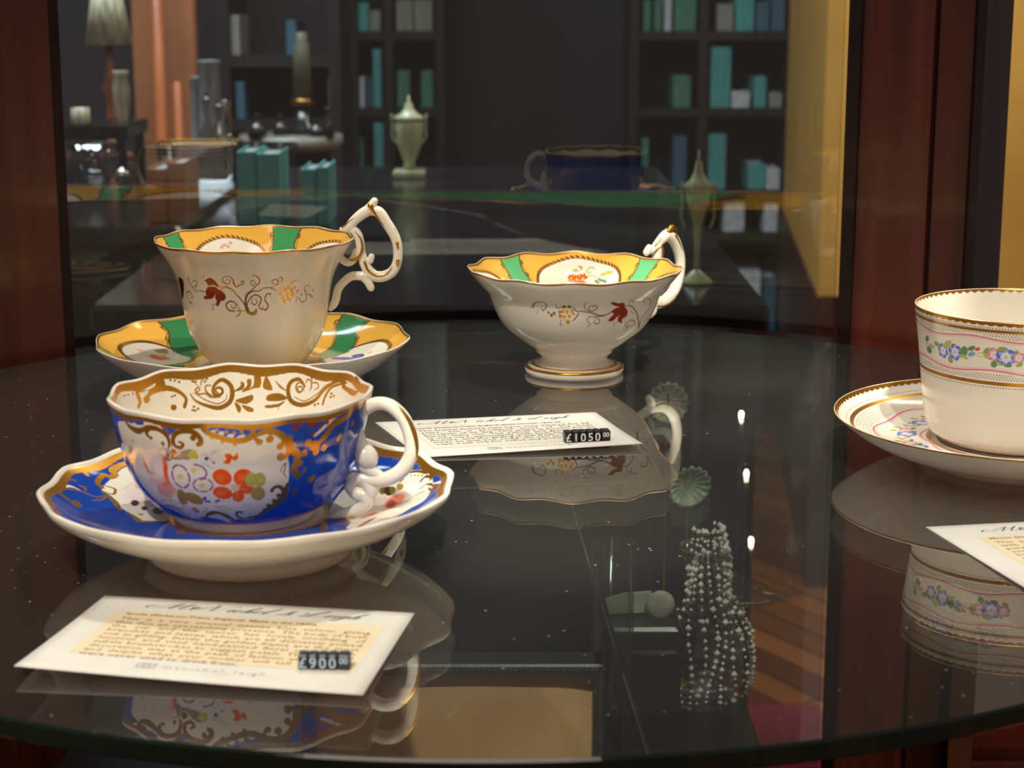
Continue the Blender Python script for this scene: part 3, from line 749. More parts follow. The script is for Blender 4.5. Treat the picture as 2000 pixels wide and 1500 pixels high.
    cv.stroke([(5.8,16.7),(8.4,16.1),(11.4,16.2),(15.1,17.2)], 0.2, (.5,.5,.45), alpha=0.5)
    cv.stroke([(6.6,31.3),(7.4,33.1),(8.9,32.7),(9.7,34.1)], 0.26, (.3,.15,.45), alpha=0.7)
    cv.stroke([(-33.9,35.3),(-31.0,33.3),(-26.3,33.0),(-25.8,31.2),(-28.0,31.5)], 0.39, OCHRE)
    cv.stroke([(-32.6,35.9),(-26.2,35.2),(-22.9,36.6),(-19.1,38.6)], 0.39, OCHRE)
    cv.stroke([(-24.9,33.2),(-21.1,33.5),(-20.9,35.8),(-23.7,36.2)], 0.39, OCHRE)
    cv.stroke([(-18.8,34.6),(-16.6,36.7),(-13.0,36.8)], 0.39, OCHRE)
    cv.stroke([(-6.0,33.5),(-3.1,34.8),(-0.7,37.2),(1.4,40.6)], 0.39, OCHRE)
    cv.stroke([(-5.6,33.5),(-1.7,33.8),(1.6,35.2)], 0.39, OCHRE)
    cv.stroke([(-19.1,38.6),(-22.8,41.6),(-21.0,42.8)], 0.39, OCHRE)
    cv.stroke([(-13.2,38.4),(-9.3,35.1),(-10.7,34.2)], 0.39, OCHRE)
    cv.poly([(-16.6,35.2),(-14.5,35.0),(-13.5,36.9),(-15.6,37.6)], OCHRE)
    cv.stroke([(-34.9,36.9),(-28.1,36.3),(-24.3,37.8),(-22.2,40.8),(-18.4,42.2),(-12.0,40.0)], [0.52, 0.98, 1.11, 0.85, 0.85, 0.98], GOLD, 1)
    cv.stroke([(-12.0,40.0),(-8.8,37.5),(-4.8,36.8),(-1.0,38.9),(1.7,41.3)], [0.65, 1.96, 1.63, 1.96, 1.31], GOLD, 1)
    cv.oval(0.6, 42.5, 1.18, 1.18, GOLD, 1)
    cv.stroke([(-39.8,0.1),(-41.8,2.9),(-40.1,5.2),(-37.3,6.1),(-33.6,6.6),(-30.0,5.7),(-27.8,4.3)], [1.63, 1.31, 1.5, 1.96, 2.29, 1.63, 0.98], GOLD, 1)
    cv.stroke([(-20.2,11.0),(-19.5,8.2),(-20.8,5.7),(-23.7,4.5),(-27.1,4.8),(-28.8,6.7),(-27.5,8.5)], [0.65, 1.31, 1.63, 1.8, 1.96, 1.63, 0.65], GOLD, 1)
    cv.oval(-27.0, 8.3, 0.65, 0.65, GOLD, 1)
    cv.oval(-22.2, 9.6, 0.78, 0.78, GOLD, 1)
    cv.stroke([(-15.9,10.3),(-17.6,9.4),(-17.8,7.1),(-16.2,4.9),(-13.0,3.9),(-9.7,4.3),(-7.5,6.4),(-7.4,8.4),(-8.8,8.8)], [0.65, 1.31, 1.5, 1.63, 1.76, 1.89, 1.89, 1.83, 0.65], GOLD, 1)
    cv.stroke([(-17.0,10.0),(-15.2,10.2),(-14.1,8.8),(-15.6,8.0)], [1.31, 1.31, 1.11, 0.78], GOLD, 1)
    cv.oval(-10.0, 6.3, 1.11, 1.11, GOLD, 1)
    cv.oval(-8.3, 8.7, 0.85, 0.85, GOLD, 1)
    cv.oval(-18.3, 12.2, 1.18, 1.18, GOLD, 1)
    cv.stroke([(-20.7,1.4),(-19.8,4.3),(-18.2,6.4),(-19.0,10.6)], 0.39, GOLD, 1)
    cv.stroke([(-14.9,0.8),(-16.8,3.7),(-17.9,6.4),(-19.0,10.6)], 0.39, GOLD, 1)
    cv.stroke([(-22.5,2.6),(-20.6,4.7),(-19.1,7.2)], 0.39, GOLD, 1)
    cv.stroke([(-17.2,13.2),(-15.2,10.6)], 0.39, GOLD, 1)
    cv.stroke([(-6.0,3.3),(-3.9,4.9),(-0.5,6.2),(3.5,7.2),(7.3,7.0),(9.8,5.8),(10.8,3.9),(9.9,2.2),(8.3,1.9)], [1.63, 1.96, 1.96, 2.09, 2.29, 1.96, 1.63, 1.31, 0.78], GOLD, 1)
    cv.oval(-4.3, 2.6, 0.65, 0.65, GOLD, 1)
    cv.oval(-1.3, 3.7, 0.65, 0.65, GOLD, 1)
    cv.oval(1.8, 4.2, 0.65, 0.65, GOLD, 1)
    cv.oval(4.4, 4.4, 0.65, 0.65, GOLD, 1)
    cv.oval(6.9, 3.9, 0.65, 0.65, GOLD, 1)
    cv.oval(0.3, 7.9, 0.65, 0.65, GOLD, 1)
    cv.oval(4.4, 8.6, 0.65, 0.65, GOLD, 1)
    cv.oval(-3.3, 6.2, 0.65, 0.65, GOLD, 1)
    cv.stroke([(-4.2,5.3),(-2.8,6.9)], 0.98, GOLD, 1)
    cv.stroke([(10.6,2.5),(10.8,4.9),(11.8,6.9),(13.0,7.8)], [1.31, 1.31, 1.5, 1.31], GOLD, 1)
    cv.stroke([(12.1,5.3),(15.5,4.2),(18.8,5.3),(21.8,7.8),(23.3,10.4),(23.3,13.5),(22.2,15.1)], [1.31, 2.29, 2.09, 2.29, 2.61, 1.96, 0.98], GOLD, 1)
    cv.oval(12.9, 7.9, 1.18, 1.18, GOLD, 1)
    cv.oval(16.5, 7.3, 1.37, 1.37, GOLD, 1)
    cv.oval(20.2, 10.4, 1.31, 1.31, GOLD, 1)
    cv.oval(20.7, 14.4, 1.5, 1.5, GOLD, 1)
    cv.oval(16.8, 4.7, 1.18, 1.18, GOLD, 1)
    cv.oval(23.5, 8.0, 1.11, 1.11, GOLD, 1)
    cv.oval(24.7, 10.5, 1.11, 1.11, GOLD, 1)
    cv.stroke([(20.8,8.0),(21.2,10.1),(20.2,11.0)], 0.98, GOLD, 1)
    cv.stroke([(24.1,12.6),(26.8,14.0),(27.1,17.2),(26.3,19.9),(28.5,23.0)], [1.96, 2.94, 2.94, 2.61, 1.96], GOLD, 1)
    cv.oval(29.8, 14.3, 1.44, 1.44, GOLD, 1)
    cv.oval(31.2, 10.5, 1.44, 1.44, GOLD, 1)
    cv.oval(34.2, 12.0, 2.03, 2.03, GOLD, 1)
    cv.oval(35.0, 14.6, 1.31, 1.31, GOLD, 1)
    cv.oval(38.7, 13.5, 1.31, 1.31, GOLD, 1)
    cv.oval(30.6, 20.9, 1.05, 1.05, GOLD, 1)
    cv.oval(34.4, 25.1, 1.5, 1.5, GOLD, 1)
    cv.oval(35.9, 24.3, 0.78, 0.78, GOLD, 1)
    cv.oval(28.7, 17.8, 1.11, 1.11, GOLD, 1)
    cv.oval(28.1, 29.3, 1.11, 1.11, GOLD, 1)
    cv.oval(28.8, 39.5, 0.78, 0.78, GOLD, 1)
    cv.stroke([(20.8,20.4),(21.4,18.6),(22.7,17.0),(22.5,19.4),(22.2,20.7),(23.5,22.7)], 0.46, GOLD, 1)
    cv.stroke([(18.0,27.3),(19.0,26.0),(21.2,26.1),(23.1,28.3),(22.7,30.7)], [1.63, 1.31, 1.44, 1.96, 1.63], GOLD, 1)
    cv.stroke([(24.2,25.4),(24.0,28.8),(22.8,31.6),(20.0,33.8),(17.0,35.8),(13.2,39.0),(8.5,40.3)], [1.31, 1.96, 2.94, 2.61, 1.96, 1.63, 1.44], GOLD, 1)
    cv.oval(20.9, 29.6, 0.85, 0.85, GOLD, 1)
    cv.oval(19.3, 31.9, 0.85, 0.85, GOLD, 1)
    cv.oval(17.2, 33.9, 0.85, 0.85, GOLD, 1)
    cv.oval(15.8, 36.1, 0.85, 0.85, GOLD, 1)
    cv.oval(14.4, 38.0, 0.85, 0.85, GOLD, 1)
    cv.oval(12.0, 40.0, 0.85, 0.85, GOLD, 1)
    cv.oval(9.8, 39.8, 0.85, 0.85, GOLD, 1)
    cv.stroke([(8.5,40.3),(5.5,40.1),(3.5,38.3),(3.8,36.5),(6.1,36.6)], [0.65, 0.98, 1.18, 1.18, 0.98], GOLD, 1)
    cv.stroke([(51.1,2.0),(44.2,2.3),(39.9,4.2),(36.7,6.3),(33.7,8.1)], [0.98, 1.5, 1.5, 1.31, 1.18], WHITE)
    cv.stroke([(52.9,1.7),(48.2,4.5),(41.9,5.6),(39.5,8.2),(35.7,11.2)], [1.63, 1.96, 2.29, 2.61, 1.63], GOLD, 1)
    cv.oval(41.4, 2.5, 0.85, 0.85, (.30,.05,.03))
    cv.oval(39.0, 4.0, 0.85, 0.85, (.30,.05,.03))
    cv.oval(35.8, 5.2, 0.85, 0.85, (.30,.05,.03))
    cv.oval(32.8, 7.3, 0.85, 0.85, (.30,.05,.03))
    cv.oval(42.6, 1.7, 0.85, 0.85, (.30,.05,.03))
    cv.oval(25.4, 4.3, 1.24, 1.24, (.30,.05,.03))
    cv.oval(27.6, 3.9, 0.72, 0.72, (.30,.05,.03))
    cv.oval(31.8, 3.9, 1.37, 1.37, (.30,.05,.03))
    cv.oval(33.3, 3.4, 0.85, 0.85, (.30,.05,.03))
    cv.oval(31.7, 3.2, 0.78, 0.78, (.30,.05,.03))
    cv.oval(45.5, 11.7, 0.98, 0.98, GOLD, 1)
    cv.oval(46.2, 10.7, 0.85, 0.85, GOLD, 1)
    cv.oval(53.1, 7.9, 1.11, 1.11, GOLD, 1)
    cv.lay(cv.all(), (cv.b < 1.4).astype(float), WHITE)
    cv.lay(cv.all(), np.clip(np.minimum((cv.b-1.2)/.12, (3.1-.35*cv.L-cv.b)/.12), 0, 1), GOLD, 1)
    L = cv.b.max(); cv.band(L-1.9, L-1.4, GOLD, 1)
    cv.lay(cv.all(), np.clip((cv.b-L+1.4)/.1, 0, 1), WHITE)
def paint_blue_cup_inside(cv):
    cv.stroke([(-15.7,10.8),(-17.2,9.2),(-16.1,8.3),(-14.5,8.9),(-14.3,10.4),(-16.3,11.3),(-18.1,9.7),(-17.3,7.2),(-14.3,5.6),(-11.2,7.6),(-10.3,10.6),(-11.6,14.1),(-16.1,15.9),(-21.6,14.4),(-25.9,12.0),(-27.8,9.2)], [0.49, 0.78, 0.88, 0.97, 0.97, 1.07, 1.17, 1.26, 1.46, 1.65, 1.85, 1.75, 1.65, 1.26, 0.78, 0.39], GOLD, 1)
    cv.stroke([(-12.5,11.0),(-13.1,13.0),(-16.5,14.3),(-21.4,12.4),(-24.5,10.1),(-26.6,8.9)], 0.39, GOLD, 1)
    cv.stroke([(-25.5,9.0),(-23.7,8.2),(-24.2,7.1),(-25.4,8.0),(-24.4,9.6),(-21.1,9.9),(-19.1,11.6),(-15.2,11.9)], 0.68, GOLD, 1)
    cv.stroke([(-18.7,7.1),(-20.8,6.9),(-21.0,8.9),(-18.5,11.1),(-14.1,10.9)], 0.68, GOLD, 1)
    cv.poly([(-9.7,10.2),(-7.0,8.2),(-6.7,6.5),(-5.4,7.3),(-5.9,9.3),(-8.7,10.2)], GOLD, 1)
    cv.poly([(-6.5,10.3),(-4.3,7.8),(-4.3,5.8),(-2.7,5.3),(-2.7,7.8),(-4.3,9.8)], GOLD, 1)
    cv.poly([(-4.3,9.8),(-1.6,7.3),(-1.3,2.5),(1.3,4.3),(1.0,8.1),(-1.6,8.8)], GOLD, 1)
    cv.poly([(-9.3,13.7),(-5.5,12.3),(-2.2,11.4),(-2.2,13.4),(-5.0,14.9)], GOLD, 1)
    cv.poly([(-9.6,14.2),(-7.2,15.8),(-7.3,17.8),(-8.4,17.8)], GOLD, 1)
    cv.poly([(-6.7,15.3),(-2.3,16.4),(-2.0,17.9),(-4.5,17.6)], GOLD, 1)
    cv.stroke([(-23.0,6.7),(-22.6,4.7),(-20.5,3.4),(-18.4,2.8)], 0.49, GOLD, 1)
    cv.oval(-20.0, 3.2, 0.63, 0.39, GOLD, 1)
    cv.oval(-18.6, 3.1, 0.63, 0.39, GOLD, 1)
    cv.oval(-20.3, 4.2, 0.63, 0.39, GOLD, 1)
    cv.oval(-26.2, 4.6, 0.63, 0.39, GOLD, 1)
    cv.oval(-28.2, 2.6, 0.63, 0.39, GOLD, 1)
    cv.oval(-29.2, 2.0, 0.63, 0.39, GOLD, 1)
    cv.oval(-27.4, 3.2, 0.63, 0.39, GOLD, 1)
    cv.oval(-25.1, 4.7, 0.63, 0.39, GOLD, 1)
    cv.oval(-21.2, 5.1, 0.63, 0.39, GOLD, 1)
    cv.oval(-27.6, 15.6, 0.63, 0.39, GOLD, 1)
    cv.oval(-25.2, 15.3, 0.63, 0.39, GOLD, 1)
    cv.oval(-26.8, 14.4, 0.63, 0.39, GOLD, 1)
    cv.oval(-26.5, 15.9, 0.63, 0.39, GOLD, 1)
    cv.stroke([(-24.1,6.6),(-26.1,4.4),(-28.7,2.6)], 0.39, GOLD, 1)
    cv.poly([(-38.9,2.2),(-38.2,5.8),(-43.0,6.6),(-43.4,5.0),(-54.1,4.6),(-52.8,3.3),(-49.1,4.5),(-45.0,5.8),(-41.5,2.3)], GOLD, 1)
    cv.stroke([(-49.1,7.5),(-45.0,5.8),(-37.1,6.5),(-32.4,8.2),(-29.8,11.0),(-30.9,13.9)], [0.97, 2.43, 1.94, 1.46, 1.26, 1.46], GOLD, 1)
    cv.oval(-35.9, 13.7, 1.36, 1.07, GOLD, 1)
    cv.stroke([(-54.8,1.5),(-54.2,5.1),(-53.4,8.2),(-54.9,9.9)], [0.97, 1.94, 1.94, 1.46], GOLD, 1)
    cv.oval(-49.2, 8.0, 1.94, 1.46, GOLD, 1)
    cv.oval(-62.1, 4.7, 0.58, 0.39, GOLD, 1)
    cv.oval(-59.9, 4.7, 0.58, 0.39, GOLD, 1)
    cv.oval(-56.8, 4.6, 0.58, 0.39, GOLD, 1)
    cv.oval(-35.4, 3.7, 0.58, 0.39, GOLD, 1)
    cv.oval(-33.6, 4.0, 0.58, 0.39, GOLD, 1)
    cv.oval(-31.9, 4.5, 0.58, 0.39, GOLD, 1)
    cv.oval(-63.3, 4.7, 0.58, 0.39, GOLD, 1)
    cv.oval(-35.7, 9.7, 0.58, 0.39, GOLD, 1)
    cv.oval(-34.4, 9.4, 0.58, 0.39, GOLD, 1)
    cv.stroke([(17.5,9.7),(16.5,8.5),(18.0,7.9),(19.0,8.8),(17.5,10.2),(15.9,8.8),(16.7,6.7),(19.2,7.1),(19.6,9.5)], 0.58, GOLD, 1)
    cv.stroke([(19.8,7.5),(17.3,5.4),(13.8,6.4),(12.5,9.5),(14.2,13.5),(19.3,14.6),(25.4,12.0),(30.3,6.9),(35.9,3.9),(41.0,3.7)], [0.97, 1.26, 1.46, 1.65, 1.75, 1.65, 1.46, 1.26, 1.07, 0.68], GOLD, 1)
    cv.stroke([(15.3,11.9),(20.3,13.0),(26.4,9.4),(30.2,5.9),(35.8,3.2)], 0.39, GOLD, 1)
    cv.stroke([(20.3,6.4),(20.9,4.9),(22.7,5.0),(23.2,7.2),(22.4,8.8)], 0.58, GOLD, 1)
    cv.stroke([(22.9,7.7),(23.4,5.7),(26.0,5.2),(26.8,6.8),(24.9,8.0)], 0.58, GOLD, 1)
    cv.stroke([(23.4,4.7),(22.5,2.7),(21.5,0.8)], [0.39, 1.17, 0.39], GOLD, 1)
    cv.stroke([(29.8,13.0),(30.7,9.9),(33.9,6.0),(41.9,3.8)], [0.97, 1.07, 0.97, 0.78], GOLD, 1)
    cv.poly([(12.2,10.0),(9.3,8.7),(7.0,5.7),(8.7,7.2),(11.0,9.1)], GOLD, 1)
    cv.poly([(2.1,7.8),(3.2,4.0),(4.8,5.8),(6.0,9.3),(3.2,9.1)], GOLD, 1)
    cv.poly([(12.4,12.6),(8.8,10.7),(4.3,11.3),(3.8,13.4),(8.4,13.7)], GOLD, 1)
    cv.poly([(11.3,13.6),(8.4,14.8),(3.3,15.4),(3.9,16.4),(9.1,15.7)], GOLD, 1)
    cv.poly([(11.9,13.8),(9.6,15.2),(8.6,17.3),(9.1,15.7)], GOLD, 1)
    cv.poly([(37.1,1.5),(40.7,2.5),(42.2,5.2),(53.4,3.7),(48.0,0.0),(57.1,1.0),(52.6,5.4),(46.9,7.4),(39.7,6.1),(39.3,4.2)], GOLD, 1)
    cv.oval(25.2, 3.7, 0.63, 0.44, GOLD, 1)
    cv.oval(28.3, 2.1, 0.63, 0.44, GOLD, 1)
    cv.oval(29.9, 3.2, 0.63, 0.44, GOLD, 1)
    cv.oval(31.9, 2.2, 0.63, 0.44, GOLD, 1)
    cv.oval(27.9, 3.7, 0.63, 0.44, GOLD, 1)
    cv.oval(33.9, 8.5, 0.63, 0.44, GOLD, 1)
    cv.oval(35.2, 9.3, 0.63, 0.44, GOLD, 1)
    cv.oval(33.7, 9.8, 0.63, 0.44, GOLD, 1)
    cv.oval(25.7, 13.8, 0.63, 0.44, GOLD, 1)
    cv.oval(27.3, 13.1, 0.63, 0.44, GOLD, 1)
    cv.oval(62.1, 1.5, 0.63, 0.44, GOLD, 1)
    cv.lay(cv.all(), np.clip(np.minimum((cv.b-.3)/.15, (3.6-.5*cv.L-cv.b)/.15), 0, 1), GOLD, 1)
def paint_blue_saucer(cv):
    cv.lay(cv.all(), np.ones(cv.a.size), BLUE2)
    cv.poly([(-51.9,40.0),(-55.1,31.4),(-57.0,17.5),(-52.3,13.1),(-48.0,4.5),(-41.9,-2.6),(-37.3,-10.4),(-29.8,-8.9),(-25.8,-7.2),(-22.1,0.5),(-29.9,27.0),(-43.0,45.6)], WHITE, soft=0.4)
    cv.poly([(-35.5,25.7),(-35.4,17.5),(-37.8,11.5),(-41.9,10.3),(-46.0,13.6),(-48.7,20.1),(-48.7,27.3),(-46.2,32.7),(-42.1,34.8),(-38.1,32.3)], (.75,.62,.68), alpha=0.6, soft=4)
    cv.poly([(-43.1,30.0),(-43.1,28.0),(-43.8,26.4),(-44.9,25.9),(-46.0,26.6),(-46.7,28.2),(-46.7,30.1),(-46.0,31.6),(-44.9,32.2),(-43.8,31.6)], (.45,.12,.2), alpha=0.7, soft=2)
    cv.poly([(-33.8,16.0),(-33.8,12.2),(-35.2,9.5),(-37.5,9.0),(-39.7,10.7),(-41.1,14.0),(-41.0,17.6),(-39.6,20.2),(-37.4,21.0),(-35.1,19.3)], (.6,.3,.36), alpha=0.6, soft=3)
    cv.poly([(-42.2,11.5),(-42.1,9.4),(-42.6,7.8),(-43.5,7.5),(-44.4,8.4),(-45.1,10.3),(-45.2,12.3),(-44.7,13.8),(-43.8,14.2),(-42.9,13.4)], (.12,.03,.06), soft=0.6)
    cv.poly([(-38.1,6.4),(-38.1,4.7),(-38.4,3.6),(-39.1,3.5),(-39.8,4.3),(-40.3,5.7),(-40.4,7.3),(-40.0,8.4),(-39.4,8.6),(-38.6,7.8)], (.12,.03,.06), soft=0.6)
    cv.poly([(-32.0,6.2),(-31.9,4.3),(-32.3,3.2),(-33.1,3.2),(-33.9,4.3),(-34.5,6.1),(-34.6,7.8),(-34.2,9.0),(-33.4,9.2),(-32.6,8.1)], (.12,.03,.06), soft=0.6)
    cv.poly([(-44.6,30.1),(-44.6,29.2),(-44.9,28.5),(-45.4,28.3),(-45.8,28.6),(-46.1,29.3),(-46.1,30.2),(-45.9,30.9),(-45.4,31.1),(-44.9,30.9)], (.12,.03,.06), soft=0.6)
    cv.poly([(-38.9,18.8),(-38.9,17.7),(-39.1,17.0),(-39.6,16.8),(-40.1,17.3),(-40.5,18.3),(-40.5,19.3),(-40.2,20.0),(-39.8,20.2),(-39.3,19.7)], (.12,.03,.06), soft=0.6)
    cv.poly([(-31.6,3.9),(-31.5,1.3),(-32.3,-0.4),(-33.6,-0.4),(-35.0,1.1),(-35.9,3.6),(-36.0,6.1),(-35.2,7.9),(-33.9,8.1),(-32.5,6.6)], (.16,.15,.05), soft=0.8)
    cv.poly([(-32.2,5.0),(-32.1,3.7),(-32.4,2.9),(-32.9,2.9),(-33.4,3.7),(-33.9,5.0),(-33.9,6.3),(-33.7,7.2),(-33.2,7.2),(-32.6,6.4)], (.3,.32,.12))
    cv.stroke([(-53.4,19.7),(-50.2,22.8),(-47.4,33.3)], 0.31, (.3,.2,.25), alpha=0.6)
    cv.stroke([(-51.0,11.1),(-45.4,7.0),(-41.7,4.2)], 0.31, (.3,.2,.25), alpha=0.6)
    cv.stroke([(-49.2,15.1),(-46.5,15.6)], 0.31, (.3,.2,.25), alpha=0.6)
    cv.stroke([(-52.8,41.4),(-54.8,38.2),(-56.4,33.4),(-54.9,32.2),(-56.2,29.1),(-58.6,28.2),(-59.5,21.6),(-57.3,18.9)], [1.87, 2.18, 2.81, 2.18, 2.5, 1.87, 1.87, 1.87], GOLD, 1)
    cv.stroke([(-56.6,21.3),(-53.0,20.9),(-52.6,15.8),(-56.0,15.8)], 0.94, GOLD, 1)
    cv.stroke([(-56.7,16.0),(-53.6,13.1),(-49.9,7.6),(-46.9,0.7)], [0.94, 1.56, 2.18, 0.94], GOLD, 1)
    cv.stroke([(-44.6,-0.3),(-40.4,-5.5),(-37.3,-10.4),(-32.8,-9.4),(-28.4,-8.3),(-25.9,-6.7)], [0.62, 1.56, 2.5, 1.56, 1.25, 0.44], GOLD, 1)
    cv.oval(-39.0, -1.7, 0.94, 0.94, GOLD, 1)
    cv.stroke([(-69.2,-0.1),(-65.6,6.7),(-61.5,9.1),(-56.7,8.5)], [0.62, 0.94, 0.94, 0.62], GOLD, 1)
    cv.stroke([(-56.9,9.4),(-54.7,12.3),(-55.0,8.0),(-58.0,4.2)], 0.81, GOLD, 1)
    cv.poly([(-65.0,22.7),(-64.2,24.5),(-62.6,23.1),(-63.4,22.2)], GOLD, 1)
    cv.stroke([(-69.9,1.6),(-68.2,4.6),(-66.1,8.7),(-63.2,9.6)], [0.75, 1.12, 1.12, 0.37], WHITE)
    cv.stroke([(-68.7,-2.4),(-66.1,-3.2),(-63.3,-4.7)], [2.18, 1.87, 1.25], GOLD, 1)
    cv.poly([(-59.4,-5.8),(-59.6,-7.3),(-60.4,-7.9),(-61.5,-7.4),(-62.5,-5.9),(-62.9,-4.0),(-62.7,-2.4),(-61.9,-1.8),(-60.8,-2.3),(-59.9,-3.8)], GOLD, 1)
    cv.stroke([(-64.2,12.7),(-62.4,13.4),(-61.6,10.8)], 0.94, GOLD, 1)
    cv.stroke([(-68.4,12.3),(-65.9,14.9)], 0.94, GOLD, 1)
    cv.stroke([(-20.6,-15.4),(-21.1,-23.3)], [1.87, 2.81], GOLD, 1)
    cv.poly([(31.2,30.2),(37.1,37.5),(43.6,36.0),(50.3,36.3),(53.2,31.3),(55.7,33.9),(60.9,29.4),(64.0,22.8),(65.6,12.6),(64.8,4.1),(62.4,-3.8),(58.4,-6.5),(52.2,-16.9),(46.0,-23.9),(36.8,-20.6),(37.1,-11.0),(31.4,-2.2),(28.4,-0.2),(28.8,15.9)], WHITE, soft=0.3)
    cv.poly([(49.9,10.4),(50.2,3.3),(48.6,-3.5),(45.8,-7.2),(42.8,-6.4),(40.6,-1.3),(40.3,6.2),(41.8,13.0),(44.7,16.4),(47.9,15.3)], PINK, alpha=0.6, soft=3)
    cv.poly([(55.4,13.4),(55.5,9.0),(54.3,4.6),(52.2,1.8),(50.0,1.8),(48.6,4.8),(48.4,9.5),(49.6,14.1),(51.7,16.7),(53.9,16.3)], SALMON, soft=2)
    cv.poly([(52.0,8.2),(52.3,5.0),(51.9,2.1),(50.9,0.6),(49.8,1.2),(48.9,3.6),(48.6,6.8),(49.0,9.7),(50.0,11.0),(51.1,10.5)], (.35,.04,.02), alpha=0.8, soft=1.5)
    cv.stroke([(41.1,-7.1),(44.4,-3.3),(47.3,-0.8),(49.8,-0.3)], [1.1, 1.93, 1.38, 0.55], ORANGE, soft=0.8)
    cv.poly([(47.7,2.9),(47.6,-0.5),(46.6,-2.2),(45.3,-1.4),(44.1,1.3),(43.4,5.0),(43.6,8.3),(44.5,9.9),(45.8,9.3),(47.1,6.6)], (.8,.66,.55), soft=1)
    cv.poly([(47.6,22.8),(47.2,20.2),(46.5,19.1),(45.7,20.2),(45.2,22.9),(45.2,26.2),(45.7,28.7),(46.4,29.6),(47.1,28.5),(47.6,26.0)], OLIVE)
    cv.poly([(50.4,20.7),(50.2,18.0),(49.5,16.6),(48.4,17.2),(47.4,19.6),(46.8,22.8),(47.0,25.4),(47.8,26.6),(48.9,26.0),(49.9,23.7)], (.12,.06,.03), soft=0.6)
    cv.poly([(51.2,20.9),(51.1,18.7),(50.6,17.5),(49.9,18.0),(49.2,19.9),(48.8,22.4),(48.9,24.6),(49.4,25.7),(50.2,25.2),(50.9,23.4)], (.3,.27,.03))
    cv.poly([(54.1,22.6),(54.0,20.9),(53.4,20.3),(52.5,20.9),(51.8,22.6),(51.4,24.5),(51.6,26.1),(52.2,26.7),(53.0,26.1),(53.8,24.5)], OLIVE)
    cv.poly([(41.5,16.3),(41.7,14.4),(41.4,12.1),(40.6,10.4),(39.8,9.9),(39.2,10.8),(39.0,12.8),(39.3,15.1),(40.1,16.8),(40.9,17.3)], OLIVE)
    cv.stroke([(37.6,8.8),(37.6,3.0),(39.6,-1.5)], 0.28, RUST)
    cv.stroke([(41.0,-19.0),(43.8,-12.5),(46.2,-8.5)], [1.65, 1.65, 0.55], (.25,.1,.05))
    cv.stroke([(48.2,-13.1),(52.0,-14.2),(54.6,-10.9)], [1.65, 1.65, 0.83], (.35,.15,.3), alpha=0.6, soft=1.5)
    cv.stroke([(54.6,-12.2),(57.4,-12.2),(60.5,-9.9)], 1.1, (.1,.15,.6), alpha=0.8, soft=1)
    cv.stroke([(63.3,-10.5),(65.9,-6.6),(68.6,-5.9)], 1.1, (.1,.15,.6))
    cv.stroke([(54.0,-1.6),(57.5,-0.0)], 1.38, (.2,.16,.2), alpha=0.6, soft=1)
    cv.stroke([(44.3,34.3),(47.2,35.3),(49.4,36.3),(51.2,36.3)], 0.83, GOLD, 1)
    cv.stroke([(50.6,31.9),(51.9,34.1),(53.6,30.4),(52.5,27.9)], [0.83, 1.1, 1.1, 0.55], GOLD, 1)
    cv.stroke([(52.9,31.5),(55.8,32.7),(59.4,30.1),(62.5,25.3)], [1.1, 1.38, 1.21, 0.83], GOLD, 1)
    cv.oval(55.0, 31.4, 0.44, 0.44, GOLD, 1)
    cv.oval(56.5, 30.1, 0.44, 0.44, GOLD, 1)
    cv.oval(58.0, 28.7, 0.44, 0.44, GOLD, 1)
    cv.oval(59.5, 27.2, 0.44, 0.44, GOLD, 1)
    cv.oval(61.0, 25.5, 0.44, 0.44, GOLD, 1)
    cv.oval(62.6, 23.7, 0.44, 0.44, GOLD, 1)
    cv.stroke([(60.4,20.9),(62.0,22.9),(64.7,20.0),(64.3,17.5)], [0.83, 1.1, 1.65, 0.55], GOLD, 1)
    cv.stroke([(60.5,13.6),(63.2,15.5),(66.9,8.0),(66.0,3.8),(64.0,10.6)], [0.55, 0.83, 1.65, 1.38, 0.55], GOLD, 1)
    cv.stroke([(57.3,8.6),(60.1,10.0),(63.5,9.8)], [0.55, 1.65, 0.83], WHITE)
    cv.stroke([(58.2,7.7),(61.2,9.4),(62.9,8.8)], 0.83, GOLD, 1)
    cv.stroke([(65.6,12.6),(68.6,8.9),(70.2,3.8)], 1.65, WHITE)
    cv.stroke([(48.9,46.2),(50.0,46.7),(50.7,44.9)], 0.83, GOLD, 1)
    cv.oval(45.5, 52.0, 0.83, 0.83, GOLD, 1)
    cv.stroke([(34.5,33.2),(33.6,29.6),(32.6,28.2)], [1.65, 1.1, 0.44], GOLD, 1)
    cv.stroke([(29.2,-3.2),(32.1,-4.2),(35.2,-8.4),(38.4,-7.2)], [0.55, 1.65, 1.65, 0.39], GOLD, 1)
    cv.stroke([(32.4,-13.0),(35.1,-13.6),(37.1,-11.0)], [0.83, 1.38, 0.55], GOLD, 1)
    cv.stroke([(33.3,-5.2),(35.9,-9.6),(38.4,-13.5)], 0.39, GOLD, 1)
    cv.stroke([(23.8,-6.1),(26.0,-9.0),(28.3,-15.7),(28.4,-22.7)], [1.1, 2.48, 2.48, 1.65], GOLD, 1)
    r = np.hypot(cv.a, cv.b); cv.lay(cv.all(), np.clip((28.6-r)/.1, 0, 1), GOLD, 1); cv.lay(cv.all(), np.clip((26.8-r)/.1, 0, 1), WHITE)
    q = cv.s; cv.lay(cv.all(), np.clip((4.5-.6*cv.L-q)/.15, 0, 1), GOLD, 1); cv.lay(cv.all(), np.clip((1.4-q)/.15, 0, 1), WHITE)
